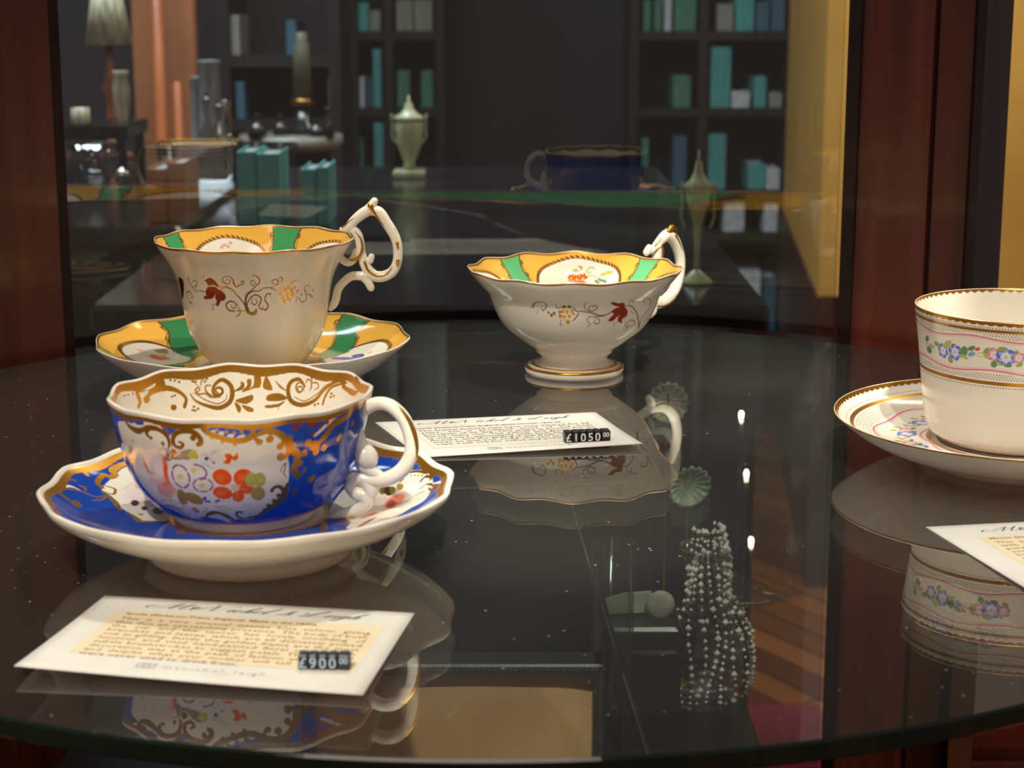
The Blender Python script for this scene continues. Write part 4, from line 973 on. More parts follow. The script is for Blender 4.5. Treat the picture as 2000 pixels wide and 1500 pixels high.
def paint_vine_cup_outside(cv):
    cv.stroke([(-37.4,16.6),(-39.7,18.7),(-39.3,20.3),(-38.0,22.4),(-35.8,24.2),(-32.2,24.6)], 0.55, VINE, .7)
    cv.stroke([(-35.9,20.0),(-33.5,18.5),(-32.1,19.7),(-34.0,22.0),(-36.4,22.2)], 0.55, VINE, .7)
    cv.stroke([(-31.9,23.7),(-29.3,24.1),(-26.0,24.1)], 0.55, VINE, .7)
    cv.stroke([(-41.8,32.9),(-42.2,31.3),(-45.2,31.2),(-46.5,29.4),(-46.9,27.0),(-43.3,25.4),(-40.4,27.1),(-41.1,28.8),(-43.4,27.4)], 0.55, VINE, .7)
    cv.poly([(-53.2,19.3),(-47.0,19.4),(-48.9,23.9),(-55.2,29.9),(-59.6,30.0),(-57.8,24.9)], (.08,.02,.01))
    cv.poly([(-26.3,17.0),(-24.9,17.8),(-20.3,16.1),(-17.3,18.2),(-16.2,21.2),(-19.5,20.1),(-23.1,20.7),(-24.2,19.1)], (.30,.035,.008))
    cv.stroke([(-26.4,17.2),(-24.4,15.5),(-24.6,14.5)], 0.4, (.30,.035,.008))
    cv.poly([(-16.7,22.1),(-19.7,21.0),(-24.0,21.6),(-26.7,24.3),(-26.6,26.0),(-29.1,27.0),(-28.4,28.1),(-23.8,27.8),(-21.2,26.9),(-19.0,24.7),(-16.9,22.9)], (.30,.035,.008))
    cv.poly([(-18.1,23.4),(-15.7,22.5),(-12.9,24.4),(-12.4,26.5),(-14.0,28.2),(-15.7,28.2),(-17.0,29.5),(-18.5,31.2),(-20.1,30.5),(-19.1,28.4),(-20.0,26.8)], (.30,.035,.008))
    cv.stroke([(-28.1,28.1),(-28.2,29.7)], 0.4, (.30,.035,.008))
    cv.stroke([(-20.0,30.0),(-22.6,31.0),(-22.3,32.6),(-24.3,33.1)], 0.4, (.30,.035,.008))
    cv.stroke([(-16.5,21.2),(-12.1,20.6),(-8.3,21.8),(-5.6,24.3),(-1.9,27.9),(0.8,31.9),(2.3,33.5)], [0.32, 0.32, 0.55, 0.63, 0.71, 0.95, 1.19], VINE, .7)
    cv.stroke([(-15.6,22.0),(-11.2,21.2),(-6.4,22.6)], 0.47, VINE, .7)
    cv.stroke([(-12.0,19.7),(-9.2,21.0)], 0.32, VINE, .7)
    cv.stroke([(-5.5,20.0),(-6.4,16.5),(-8.8,14.7),(-12.0,15.7),(-12.6,18.0),(-9.8,19.2),(-8.0,17.4),(-9.7,16.5),(-11.6,18.0)], [0.79, 0.79, 0.63, 0.63, 0.63, 0.55, 0.47, 0.4, 0.32], VINE, .7)
    cv.stroke([(-6.3,18.7),(-4.7,20.7),(-2.1,19.5),(-0.2,19.1),(-0.4,17.3),(-2.0,18.7)], [0.79, 0.87, 0.63, 0.55, 0.47, 0.32], VINE, .7)
    cv.stroke([(1.8,33.1),(-3.4,32.7),(-5.2,29.9),(-6.2,29.2)], 0.4, VINE, .7)
    cv.stroke([(-7.1,33.2),(-10.8,32.9),(-12.7,30.5),(-10.3,28.4),(-6.6,28.8),(-6.4,31.2),(-8.5,31.8),(-9.4,30.0)], [0.63, 0.87, 0.87, 0.79, 0.63, 0.55, 0.47, 0.32], VINE, .7)
    cv.stroke([(-6.0,32.8),(-3.4,33.6),(-5.2,35.6),(-6.9,36.2)], 0.63, VINE, .7)
    cv.stroke([(0.3,32.3),(0.0,28.3),(1.3,24.6),(4.4,22.6),(6.8,20.5)], [1.03, 0.71, 0.63, 0.55, 0.4], VINE, .7)
    cv.stroke([(1.8,32.3),(0.5,29.1),(1.8,25.0),(5.3,23.0),(9.2,22.9),(11.6,21.5),(15.0,21.4),(19.5,22.9)], [1.03, 0.71, 0.63, 0.63, 0.55, 0.47, 0.55, 0.4], VINE, .7)
    cv.stroke([(2.3,24.2),(6.4,20.9),(9.2,18.3),(8.8,15.6),(6.2,13.9),(5.2,14.6)], [0.4, 0.47, 0.71, 0.71, 0.47, 0.32], VINE, .7)
    cv.stroke([(7.4,19.2),(5.6,17.1),(4.1,18.2),(5.4,20.0),(7.4,18.7)], 0.47, VINE, .7)
    cv.stroke([(8.8,15.6),(7.0,15.1)], 0.4, VINE, .7)
    cv.stroke([(18.9,20.9),(16.9,21.2),(12.1,21.7)], 0.4, VINE, .7)
    cv.stroke([(17.3,19.5),(16.7,17.7),(19.0,16.9),(20.7,18.8),(19.3,20.1),(17.3,19.1)], 0.63, VINE, .7)
    cv.stroke([(22.2,18.9),(22.9,17.2),(21.3,15.9),(20.4,16.6)], 0.63, VINE, .7)
    cv.stroke([(1.3,33.1),(1.5,29.1),(4.7,25.5),(7.7,25.1),(10.1,26.8),(9.5,29.2),(8.5,30.8),(10.0,32.3),(11.5,30.9)], [0.71, 0.63, 0.63, 0.71, 0.71, 0.71, 0.63, 0.55, 0.32], VINE, .7)
    cv.stroke([(4.7,26.3),(4.0,28.7),(6.0,30.0),(7.6,28.4),(6.1,26.7)], 0.55, VINE, .7)
    cv.stroke([(10.5,32.1),(13.0,32.8),(14.6,30.6),(12.6,27.7),(13.6,24.9),(16.1,24.6),(15.6,25.8)], [0.63, 0.79, 0.79, 0.71, 0.63, 0.55, 0.32], VINE, .7)
    cv.stroke([(0.7,33.5),(3.8,34.4),(6.3,34.0),(6.9,32.6)], [1.19, 1.74, 1.9, 1.42], GOLD, 1)
    cv.oval(27.2, 21.9, 1.11, 1.11, GOLD, 1)
    cv.oval(29.6, 23.7, 1.19, 1.19, GOLD, 1)
    cv.oval(25.2, 23.4, 1.11, 1.11, GOLD, 1)
    cv.oval(27.0, 25.6, 1.35, 1.35, GOLD, 1)
    cv.oval(30.4, 25.9, 1.35, 1.35, GOLD, 1)
    cv.oval(24.4, 27.1, 1.11, 1.11, GOLD, 1)
    cv.oval(27.7, 27.7, 1.19, 1.19, GOLD, 1)
    cv.oval(25.1, 28.7, 1.19, 1.19, GOLD, 1)
    cv.oval(29.5, 28.6, 1.03, 1.03, GOLD, 1)
    cv.oval(31.9, 22.2, 0.79, 0.79, GOLD, 1)
    cv.oval(34.3, 24.5, 0.71, 0.71, GOLD, 1)
    cv.oval(37.6, 26.5, 0.63, 0.63, GOLD, 1)
    cv.oval(22.7, 24.9, 0.95, 0.95, GOLD, 1)
    cv.stroke([(21.0,22.3),(22.9,21.1),(27.0,20.6)], 0.47, GOLD, 1)
    cv.stroke([(20.6,24.0),(22.6,22.8),(25.0,21.7)], 0.47, GOLD, 1)
    cv.stroke([(20.7,25.6),(23.3,25.8),(24.8,25.0)], 0.47, GOLD, 1)
    cv.stroke([(21.3,27.7),(23.4,27.0),(25.0,27.1)], 0.47, GOLD, 1)
    cv.stroke([(21.9,29.3),(24.0,29.1),(26.2,30.0)], 0.47, GOLD, 1)
    cv.stroke([(28.0,20.6),(29.9,19.1),(33.5,18.3)], 0.55, VINE, .7)
    cv.stroke([(23.5,31.0),(25.2,32.0),(28.1,33.4)], 0.47, GOLD, 1)
    cv.stroke([(33.8,30.6),(34.1,27.8),(36.0,28.3),(38.8,30.6),(42.0,29.3),(40.7,25.5),(39.5,22.9),(42.4,21.9),(44.7,25.1)], 0.55, GOLD, 0.8)
    cv.oval(40.6, 25.1, 0.55, 0.55, VINE, .7)
    cv.oval(42.9, 26.8, 0.55, 0.55, VINE, .7)
    cv.oval(45.2, 27.6, 0.55, 0.55, VINE, .7)
    cv.oval(47.3, 25.4, 0.55, 0.55, VINE, .7)
    cv.oval(46.9, 28.6, 0.55, 0.55, VINE, .7)
    cv.lay(cv.all(), np.clip((1.0-cv.b)/.15, 0, 1), GOLD, 1)
    for k in (-108, 108): vine_far(cv, k)
def paint_vine_bowl_outside(cv):
    cv.stroke([(-31.2,18.9),(-27.1,15.1),(-28.6,17.9),(-30.2,18.8)], 0.42, VINE, .7)
    cv.stroke([(-28.3,18.6),(-28.5,16.2),(-24.1,14.2),(-20.6,13.9),(-19.8,17.3),(-22.8,19.4),(-23.4,17.5)], 0.49, VINE, .7)
    cv.oval(-26.9, 21.2, 0.35, 0.35, VINE)
    cv.oval(-25.9, 19.9, 0.35, 0.35, VINE)
    cv.oval(-22.2, 19.8, 0.35, 0.35, VINE)
    cv.oval(-18.9, 20.5, 0.7, 0.7, GOLD, 1)
    cv.oval(-17.0, 21.9, 0.97, 0.97, GOLD, 1)
    cv.oval(-15.1, 20.8, 0.97, 0.97, GOLD, 1)
    cv.oval(-11.1, 22.3, 1.25, 1.25, GOLD, 1)
    cv.oval(-11.4, 20.0, 0.97, 0.97, GOLD, 1)
    cv.oval(-8.3, 17.0, 1.25, 1.25, GOLD, 1)
    cv.oval(-5.4, 16.9, 1.11, 1.11, GOLD, 1)
    cv.oval(-9.5, 19.6, 1.11, 1.11, GOLD, 1)
    cv.oval(-6.7, 19.9, 1.18, 1.18, GOLD, 1)
    cv.oval(-3.7, 19.7, 1.11, 1.11, GOLD, 1)
    cv.oval(-8.5, 22.6, 1.18, 1.18, GOLD, 1)
    cv.oval(-5.2, 22.3, 1.18, 1.18, GOLD, 1)
    cv.oval(-6.3, 25.3, 1.39, 1.39, GOLD, 1)
    cv.oval(-2.5, 21.0, 0.84, 0.84, GOLD, 1)
    cv.stroke([(-4.2,25.3),(-1.2,23.7),(0.9,20.6)], 0.35, VINE, .7)
    cv.stroke([(-3.5,24.8),(-0.8,22.9),(0.9,20.6)], 0.35, VINE, .7)
    cv.stroke([(-2.8,24.3),(-0.5,22.1),(0.9,20.6)], 0.35, VINE, .7)
    cv.stroke([(-2.1,23.8),(-0.2,21.4),(0.9,20.6)], 0.35, VINE, .7)
    cv.stroke([(-1.4,23.4),(0.2,20.6),(0.9,20.6)], 0.35, VINE, .7)
    cv.stroke([(-4.1,17.2),(-2.1,17.4),(0.5,20.2)], 0.35, VINE, .7)
    cv.stroke([(-4.1,18.0),(-2.1,18.2),(0.5,20.2)], 0.35, VINE, .7)
    cv.stroke([(-4.2,18.7),(-2.1,18.9),(0.5,20.2)], 0.35, VINE, .7)
    cv.stroke([(-8.6,15.9),(-11.2,17.7),(-13.3,17.0),(-12.9,14.5)], 0.42, VINE, .7)
    cv.stroke([(-8.2,24.5),(-10.8,24.6),(-11.6,27.9),(-10.1,27.0)], 0.42, VINE, .7)
    cv.stroke([(-0.4,19.2),(3.8,19.5),(9.0,20.3),(14.5,22.0),(19.9,21.5),(24.1,19.1)], [0.42, 0.49, 0.56, 0.63, 0.56, 0.42], VINE, .7)
    cv.stroke([(8.1,19.2),(4.6,17.6),(4.2,14.2),(6.9,13.1)], 0.42, VINE, .7)
    cv.stroke([(8.7,16.8),(11.0,16.0),(12.2,17.8),(9.8,19.2),(7.2,18.8),(7.7,15.9),(10.9,15.5)], 0.49, VINE, .7)
    cv.stroke([(17.3,22.5),(12.8,22.7),(8.4,22.6),(6.3,24.5),(8.9,27.4),(6.3,28.6)], 0.42, VINE, .7)
    cv.stroke([(12.0,23.1),(14.9,24.8),(14.4,26.8),(11.5,26.2),(11.6,23.9)], 0.49, VINE, .7)
    cv.poly([(20.0,14.4),(22.4,14.1),(25.8,15.5),(29.5,15.4),(31.8,18.2),(27.7,17.8),(23.0,16.7)], (.30,.035,.008))
    cv.poly([(30.7,18.1),(24.9,18.4),(22.6,20.5),(24.3,21.8),(22.3,23.6),(21.3,25.5),(24.8,25.7),(27.2,23.5),(30.9,21.9)], (.30,.035,.008))
    cv.poly([(30.7,18.1),(34.8,20.7),(34.8,23.8),(32.0,25.1),(32.5,27.5),(30.0,26.9),(28.1,24.8),(29.8,21.8)], (.30,.035,.008))
    cv.stroke([(30.7,18.1),(35.9,17.8),(42.2,21.4),(48.9,27.6),(56.1,33.8)], [0.42, 0.56, 0.7, 0.77, 0.7], (.35,.08,.04), .3)
    cv.stroke([(34.4,16.8),(33.8,14.3),(36.7,14.6),(37.6,16.7)], 0.42, VINE, .7)
    cv.stroke([(33.4,13.6),(37.8,12.6),(41.0,12.5)], 0.49, VINE, .7)
    cv.stroke([(27.3,29.6),(26.4,27.5),(29.2,26.4)], 0.42, (.30,.035,.008))
    cv.stroke([(42.8,31.1),(38.6,29.0),(38.7,26.9),(42.5,26.9),(46.9,29.9),(43.2,30.7)], 0.49, VINE, .7)
    cv.stroke([(37.0,27.1),(36.5,29.6),(40.6,31.8),(37.4,32.8)], 0.49, VINE, .7)
    cv.stroke([(56.1,33.8),(52.6,28.1),(55.6,23.7),(59.2,21.2),(56.5,13.1)], [0.7, 0.7, 0.56, 0.49, 0.35], VINE, .7)
    cv.stroke([(49.7,17.7),(46.4,15.5),(51.9,15.4),(57.0,18.6),(54.4,19.8)], 0.49, VINE, .7)
    cv.stroke([(37.1,20.9),(40.9,22.8)], 0.42, VINE, .7)
    cv.stroke([(55.8,29.4),(61.1,28.4),(63.1,24.7)], 0.35, VINE, .7)
    cv.lay(cv.all(), np.clip((.9-cv.b)/.15, 0, 1), GOLD, 1)
    L = cv.b.max(); cv.band(L-.9, L+1, GOLD, 1)
def paint_garland_cup(cv):
    bloom(cv, -60.7, 15.2, 1.31, 'rose')
    bloom(cv, -48.6, 15.3, 3.1, 'blue')
    bloom(cv, -41.5, 14.8, 3.47, 'blue')
    bloom(cv, -23.2, 13.6, 2.92, 'rose')
    bloom(cv, -18.2, 14.3, 4.01, 'blue')
    bloom(cv, -12.9, 14.2, 2.55, 'rose')
    cv.poly([(-43.5,10.4),(-43.3,11.1),(-43.9,12.2),(-45.2,13.2),(-46.7,13.7),(-47.8,13.5),(-48.1,12.8),(-47.3,11.7),(-46.0,10.7),(-44.5,10.2)], LEAF3, soft=0.25)
    cv.poly([(-43.0,17.9),(-42.8,18.9),(-43.2,19.6),(-44.0,20.0),(-44.8,19.7),(-45.5,19.0),(-45.7,18.1),(-45.3,17.3),(-44.5,17.0),(-43.6,17.2)], LEAF1, soft=0.25)
    cv.poly([(-35.0,13.8),(-35.6,15.2),(-36.7,16.0),(-37.9,16.0),(-38.6,15.1),(-38.7,13.8),(-38.0,12.5),(-36.9,11.6),(-35.8,11.6),(-35.1,12.5)], LEAF2, soft=0.25)
    cv.poly([(-31.4,11.2),(-31.5,11.9),(-32.3,12.6),(-33.4,13.1),(-34.5,13.2),(-35.0,12.9),(-34.9,12.2),(-34.1,11.5),(-32.9,10.9),(-31.9,10.8)], LEAF2, soft=0.25)
    cv.poly([(-34.9,16.8),(-35.6,17.0),(-36.7,16.9),(-37.9,16.5),(-38.7,15.9),(-38.8,15.4),(-38.2,15.1),(-37.1,15.2),(-35.9,15.6),(-35.1,16.2)], LEAF3, soft=0.25)
    cv.poly([(-50.8,13.7),(-51.7,14.1),(-53.0,14.1),(-54.1,13.8),(-54.7,13.1),(-54.4,12.5),(-53.3,12.1),(-52.0,12.1),(-51.0,12.5),(-50.5,13.1)], LEAF1, soft=0.25)
    cv.poly([(-58.8,11.9),(-59.2,12.8),(-60.2,13.4),(-61.4,13.6),(-62.3,13.3),(-62.5,12.6),(-61.9,11.7),(-60.9,11.1),(-59.7,10.9),(-59.0,11.2)], LEAF2, soft=0.25)
    cv.poly([(-57.1,16.2),(-56.9,17.1),(-57.5,17.9),(-58.8,18.4),(-60.2,18.2),(-61.3,17.6),(-61.5,16.7),(-60.8,15.8),(-59.4,15.4),(-58.0,15.5)], LEAF2, soft=0.25)
    cv.poly([(-54.7,15.1),(-55.5,15.5),(-56.8,15.6),(-58.2,15.4),(-59.1,15.1),(-59.1,14.6),(-58.2,14.2),(-56.8,14.1),(-55.5,14.3),(-54.7,14.7)], LEAF3, soft=0.25)
    cv.poly([(-18.3,10.5),(-18.6,11.1),(-19.4,11.7),(-20.5,12.0),(-21.5,11.9),(-21.9,11.4),(-21.7,10.8),(-20.9,10.2),(-19.7,9.9),(-18.8,10.0)], LEAF1, soft=0.25)
    cv.poly([(-25.9,15.4),(-26.6,15.5),(-27.3,15.1),(-27.8,14.3),(-27.9,13.4),(-27.6,12.8),(-26.9,12.7),(-26.2,13.2),(-25.7,14.0),(-25.6,14.8)], LEAF3, soft=0.25)
    cv.poly([(-21.7,17.5),(-21.9,18.3),(-22.6,18.9),(-23.5,19.0),(-24.3,18.5),(-24.6,17.7),(-24.3,16.9),(-23.6,16.3),(-22.7,16.2),(-22.0,16.6)], LEAF2, soft=0.25)
    cv.poly([(-19.8,17.9),(-20.1,18.2),(-20.8,18.1),(-21.5,17.8),(-21.9,17.3),(-22.0,16.8),(-21.6,16.6),(-20.9,16.7),(-20.2,17.0),(-19.8,17.5)], LEAF3, soft=0.25)
    cv.poly([(-15.5,17.6),(-15.8,18.1),(-16.6,18.4),(-17.5,18.5),(-18.3,18.3),(-18.6,17.8),(-18.4,17.3),(-17.6,17.0),(-16.6,16.9),(-15.9,17.1)], LEAF2, soft=0.25)
    cv.poly([(-11.1,16.5),(-11.1,17.0),(-11.7,17.6),(-12.6,18.0),(-13.4,18.0),(-13.9,17.7),(-13.8,17.2),(-13.2,16.6),(-12.3,16.2),(-11.5,16.1)], LEAF1, soft=0.25)
    cv.poly([(-25.1,10.9),(-25.0,11.5),(-25.4,12.4),(-26.2,13.2),(-27.2,13.6),(-27.8,13.5),(-27.9,12.8),(-27.4,11.9),(-26.6,11.1),(-25.7,10.8)], LEAF1, soft=0.25)
    cv.poly([(-13.1,11.7),(-13.2,12.2),(-13.7,12.5),(-14.2,12.5),(-14.7,12.3),(-14.9,11.8),(-14.7,11.4),(-14.3,11.0),(-13.7,11.0),(-13.3,11.3)], LEAF1, soft=0.25)
    cv.poly([(-29.2,11.4),(-29.3,11.9),(-29.8,12.4),(-30.5,12.8),(-31.2,12.8),(-31.6,12.6),(-31.5,12.1),(-31.0,11.6),(-30.3,11.2),(-29.6,11.2)], (.62,.10,.16), soft=0.3)
    cv.poly([(-31.5,13.7),(-31.6,14.4),(-32.3,15.1),(-33.4,15.5),(-34.3,15.6),(-34.9,15.2),(-34.8,14.5),(-34.1,13.8),(-33.0,13.3),(-32.1,13.3)], (.25,.38,.66), soft=0.3)
    cv.stroke([(-31.4,14.4),(-29.1,13.4),(-26.4,13.5)], 0.32, (.6,.42,.15))
    cv.stroke([(-31.4,15.0),(-28.0,14.9)], 0.25, (.6,.42,.15))
    garland_bands(cv, 1.0)
# ------------------------------------------------------------ the cabinet
SHX, SHY, SHR = -.008, .7776, .3229      # centre and radius of the round shelf
M_GLASS = glass_mat('clear_shelf_glass', (.90, .93, .91), 1.52, specks=True, boost=1.9)
M_EDGE = simple('dark_green_glass_edge', (.004, .016, .012), .08)
M_PANE = glass_mat('cabinet_pane_glass', (.93, .95, .94), 1.52, boost=1.6)
M_MAHOG = noisy('mahogany', lin(94, 42, 26), lin(54, 22, 14), (30, 30, 1.6), .32, 8, .15, .5, .3, .7, .3, 1.5)
M_MAHOG_RED = noisy('reddish_mahogany', lin(116, 52, 35), lin(66, 26, 19), (34, 34, 1.4), .3, 8, .15, .5, .3, .7, .3, 1.5)
M_MAHOG_DARK = noisy('dark_mahogany', lin(34, 13, 11), lin(20, 8, 7), (30, 30, 1.6), .35, 8, .1, .5, .3, .7, .2, 1.5)
M_BRASS = simple('aged_brass', lin(150, 112, 60), .3, 1)

def glass_disc(name, cx, cy, R, z0, z1, mat, edge, n=256):
    b = .0008
    prof = [(0.0001, z0), (R-b, z0), (R, z0+b), (R, z1-b), (R-b, z1), (0.0001, z1)]
    v, f = lathe_vf(prof, n, caps=True)
    me = mesh_from(name, v, f); me.materials.append(mat); me.materials.append(edge)
    for p in me.polygons:
        if len(p.vertices) == 4:
            k = min(p.vertices)//n
            if k in (1, 2, 3): p.material_index = 1
    o = link_mesh(name, me, None, None, (cx, cy, 0), smooth=False)
    return o
o = glass_disc('glass_shelf', SHX, SHY, SHR, .9936, 1.0, M_GLASS, M_EDGE)
tag(o, 'round clear glass shelf with dark green edge carrying the cups', 'shelf')

cab = empty('display_cabinet', (SHX, SHY, 0))
tag(cab, 'round mahogany display cabinet with curved glass and wooden posts', 'cabinet')
def strip(name, pts, z0, z1, mat, parent, close=True):
    """upright board whose plan outline is pts"""
    n = len(pts)
    V = [(x, y, z0) for x, y in pts]+[(x, y, z1) for x, y in pts]
    F = [tuple(range(n-1, -1, -1)), tuple(range(n, 2*n))]+[(i, (i+1) % n, n+(i+1) % n, n+i) for i in range(n)]
    return link_mesh(name, mesh_from(name, V, F), mat, parent, smooth=False)

def local(pts): return [(x-SHX, y-SHY) for x, y in pts]
# left post: broad face with a dark inner edge
p = strip('post', local([(-.2495, 1.010), (-.305, .952), (-.36, .99), (-.275, 1.06), (-.252, 1.030)]), .57, 1.84, M_MAHOG, cab)
strip('post_edge', local([(-.2455, 1.0165), (-.2500, 1.0105), (-.2540, 1.0300), (-.2500, 1.0350)]), .57, 1.84, M_MAHOG_DARK, cab)
def lerp(a, b, t, off=0.):
    dx, dy = b[0]-a[0], b[1]-a[1]; L = math.hypot(dx, dy)
    return (a[0]+dx*t+dy/L*-off, a[1]+dy*t+dx/L*off)
RA, RB = (.1905, 1.062), (.2545, 1.009)
def rboard(name, t0, t1, o0, o1, mat):
    return strip(name, local([lerp(RA, RB, t0, o0), lerp(RA, RB, t1, o0), lerp(RA, RB, t1, o1), lerp(RA, RB, t0, o1)]), .57, 1.84, mat, cab)
rboard('post', 0, .10, .000, .03, M_MAHOG_DARK)
rboard('post', .10, .13, .0012, .03, M_MAHOG_RED)
rboard('post', .13, .645, -.0004, .03, M_MAHOG_RED)
rboard('post_groove', .645, .685, .003, .03, M_MAHOG_DARK)
rboard('post', .685, .925, -.0004, .03, M_MAHOG)
rboard('post_edge', .925, 1.0, .0015, .034, M_MAHOG_DARK)
# curved back pane between the posts
def pane(name, R0, R1, a0, a1, z0, z1, mat, n=120):
    pts = [(R0*math.sin(a0+(a1-a0)*i/n), R0*math.cos(a0+(a1-a0)*i/n)) for i in range(n+1)]
    pts += [(R1*math.sin(a1-(a1-a0)*i/n), R1*math.cos(a1-(a1-a0)*i/n)) for i in range(n+1)]
    m = len(pts)
    V = [(x, y, z0) for x, y in pts]+[(x, y, z1) for x, y in pts]
    F = [(i, m+i, m+(i+1) % m, (i+1) % m) for i in range(m)]
    me = mesh_from(name, V, F)
    o = link_mesh(name, me, mat, cab)
    me.set_sharp_from_angle(angle=.6)
    return o
pane('curved_pane', .3440, .3465, math.radians(-45.2), math.radians(34.6), .585, 1.84, M_PANE)
V, F = lathe_vf([(.001, 0), (.375, 0), (.38, .006), (.372, .02), (.36, .03), (.001, .03)], 128)
link_mesh('base', mesh_from('base', [(x, y, z+.55) for x, y, z in V], F), M_MAHOG_DARK, cab)
V, F = lathe_vf([(.001, 0), (.36, 0), (.38, .02), (.385, .05), (.001, .05)], 128)
link_mesh('cornice', mesh_from('cornice', [(x, y, z+1.84) for x, y, z in V], F), M_MAHOG, cab)
V, F = lathe_vf([(.001, 0), (.30, 0), (.30, .55), (.001, .55)], 96)
link_mesh('plinth', mesh_from('plinth', V, F), M_MAHOG_DARK, cab)
# shelf pins: little brass cups let into the posts
def pin(x, y, z, face):
    v, f = lathe_vf([(.0001, -.004), (.0028, -.004), (.0030, .0004), (.0024, .0012), (.0016, .0006), (.0001, .0006)], 24)
    o = link_mesh('shelf_pin', mesh_from('shelf_pin', v, f), M_BRASS, cab)
    o.location = (x-SHX, y-SHY, z)
    o.rotation_euler = (PI/2, 0, face)
for z in (.9875, .885): 
    q = lerp(RA, RB, .27, -.0006); pin(q[0], q[1], z, -math.atan2(.053, .064))
for z in (.9870, .944, .893):
    pin(-.2690, .9890, z, math.atan2(.058, .0555))
# ------------------------------------------------------------ cups and saucers
def mm(P): return [(x*.001, y*.001, z*.001) for x, y, z in P]

def tubes(name, specs, mat, parent, rz=0, flat=1.0, n=16, fat=1.0):
    """specs: (points in mm (radial, height[, side]), radii in mm); one welded-looking mesh"""
    parts = []
    for P, R in specs:
        Q = [(p[0], p[2] if len(p) > 2 else 0, p[1]) for p in P]
        if not np.ndim(R): R = [R]*len(P)
        if len(R) != len(P): R = list(np.interp(np.linspace(0, 1, len(P)), np.linspace(0, 1, len(R)), R))
        parts.append(sweep_vf(mm(Q), [r*.001*fat for r in R], n, flat))
    v, f = join_parts(parts)
    o = link_mesh(name, mesh_from(name, v, f), mat, parent)
    o.rotation_euler = (0, 0, rz)
    return o

def cup_root(name, key, label, group=None):
    o = empty(name, WARE[key]['pos'])
    return tag(o, label, 'teacup', group)

# blue cup and saucer
t = cup_root('teacup', 'blue_cup', 'cobalt blue and gilt teacup with painted flower panel, white loop handle, on a blue saucer')
make_ware('bowl', 'blue_cup', 1300, .26, .30, paint_blue_cup_outside, paint_blue_cup_inside, parent=t, soft=.2)
h = tubes('handle', [
    ([(41, 34), (42.6, 38), (46, 41), (50.5, 42.6), (55, 41.4), (59.4, 37), (61.6, 30.5), (61.4, 24), (58, 18.4), (52.8, 15.2), (47, 14.4), (42.4, 15.0), (39.4, 12.6), (41.6, 9.6), (45.2, 8.4), (44.6, 5.4), (40, 2.8), (34.5, 1.2), (31, -.6)], [2.6, 2.7, 2.5, 2.4, 2.5, 2.5, 2.5, 2.6, 2.7, 2.7, 2.5, 2.3, 2.4, 2.6, 2.8, 2.5, 2.0, 1.7, 1.0]),
    ([(41.5, 39), (41.8, 33), (42.6, 28), (44.6, 24.5)], [2.0, 2.7, 3.0, 3.0]),
    ([(45.0, 23.6), (45.6, 22.6)], [4.2, 4.2]),
    ([(44, 20), (47.8, 17.6), (51, 16.0)], [2.6, 2.2, 1.6]),
    ([(45.4, 14), (46.8, 11), (45.6, 8.6)], [2.4, 2.7, 2.4]),
    ([(35, 13), (37.6, 15.5), (40.5, 15.6)], [1.4, 1.8, 1.8])], M_CHINA_WHITE, t, math.radians(-9))
tubes('gilding', [
    ([(54.5, 43.5, -.9), (58, 40.8, -1.2), (61.4, 36, -1.3), (63.4, 30, -1.2), (63.2, 24, -.8), (60.6, 19, -.4)], [.3, 1.0, 1.2, 1.15, .9, .3]),
    ([(53.6, 42.6, -1.9), (56.5, 40.0, -2.1), (58.4, 37.6, -1.9)], [.3, .5, .2]),
    ([(58.8, 38.0, -1.8), (60.4, 35.6, -1.8), (61, 33, -1.5)], [.2, .5, .2])], M_GILT, h, 0, .7, 10)
s = make_ware('saucer', 'blue_saucer', 1500, .5, .33, None, paint_blue_saucer, flat_in=True, soft=.3)
s.location = WARE['blue_saucer']['pos']
tag(s, 'deep saucer painted cobalt blue and gold with white scalloped edge, under the blue cup', 'saucer')

# tall cup with the vine sprig, and its saucer
t = cup_root('teacup', 'yellow_cup', 'tall flared cup with yellow and green interior and russet vine leaf outside, back left')
make_ware('bowl', 'yellow_cup', 1100, .28, .32, paint_vine_cup_outside, paint_panels_yellow_cup, parent=t, soft=.22)
h = tubes('handle', [
    ([(43.8, 68.2), (47.2, 69), (50.2, 72.6), (53.8, 75.6), (57.6, 78.2), (60.2, 82.2)], [1.0, 1.9, 2.0, 2.2, 2.2, 1.5]),
    ([(58.6, 77.6), (62.4, 76.6), (66, 71.6), (69.6, 65.6), (71.4, 60), (71.4, 52.6), (69, 47.2), (64.6, 44.6), (60, 44.6), (56.6, 47.6), (54.4, 51.6)], [2.0, 2.3, 2.2, 2.1, 2.0, 2.0, 2.1, 2.2, 2.3, 2.2, 2.0]),
    ([(49.0, 68.4), (51.6, 65.6), (52.8, 61), (53.2, 56.6), (54.6, 52.6), (57.4, 52.4), (58.4, 54.4)], [1.7, 1.9, 1.9, 1.9, 1.9, 1.5, 1.3]),
    ([(50.6, 57), (49.6, 53.6), (46.4, 51.4), (42.6, 54.4), (44, 58)], [1.3, 1.7, 1.6, 1.6, 1.5]),
    ([(57.4, 46), (54, 44.8), (48.6, 44.6), (44.6, 42), (41.4, 38), (40.2, 33.2), (38.8, 30), (37.4, 28)], [1.9, 1.9, 1.8, 1.7, 1.7, 1.7, 1.6, 1.0]),
    ([(54, 44.4), (56.4, 41.6), (57.8, 38.8)], [1.8, 1.7, 1.6])], M_CHINA_WHITE, t, math.radians(0), .85, 16, 1.22)
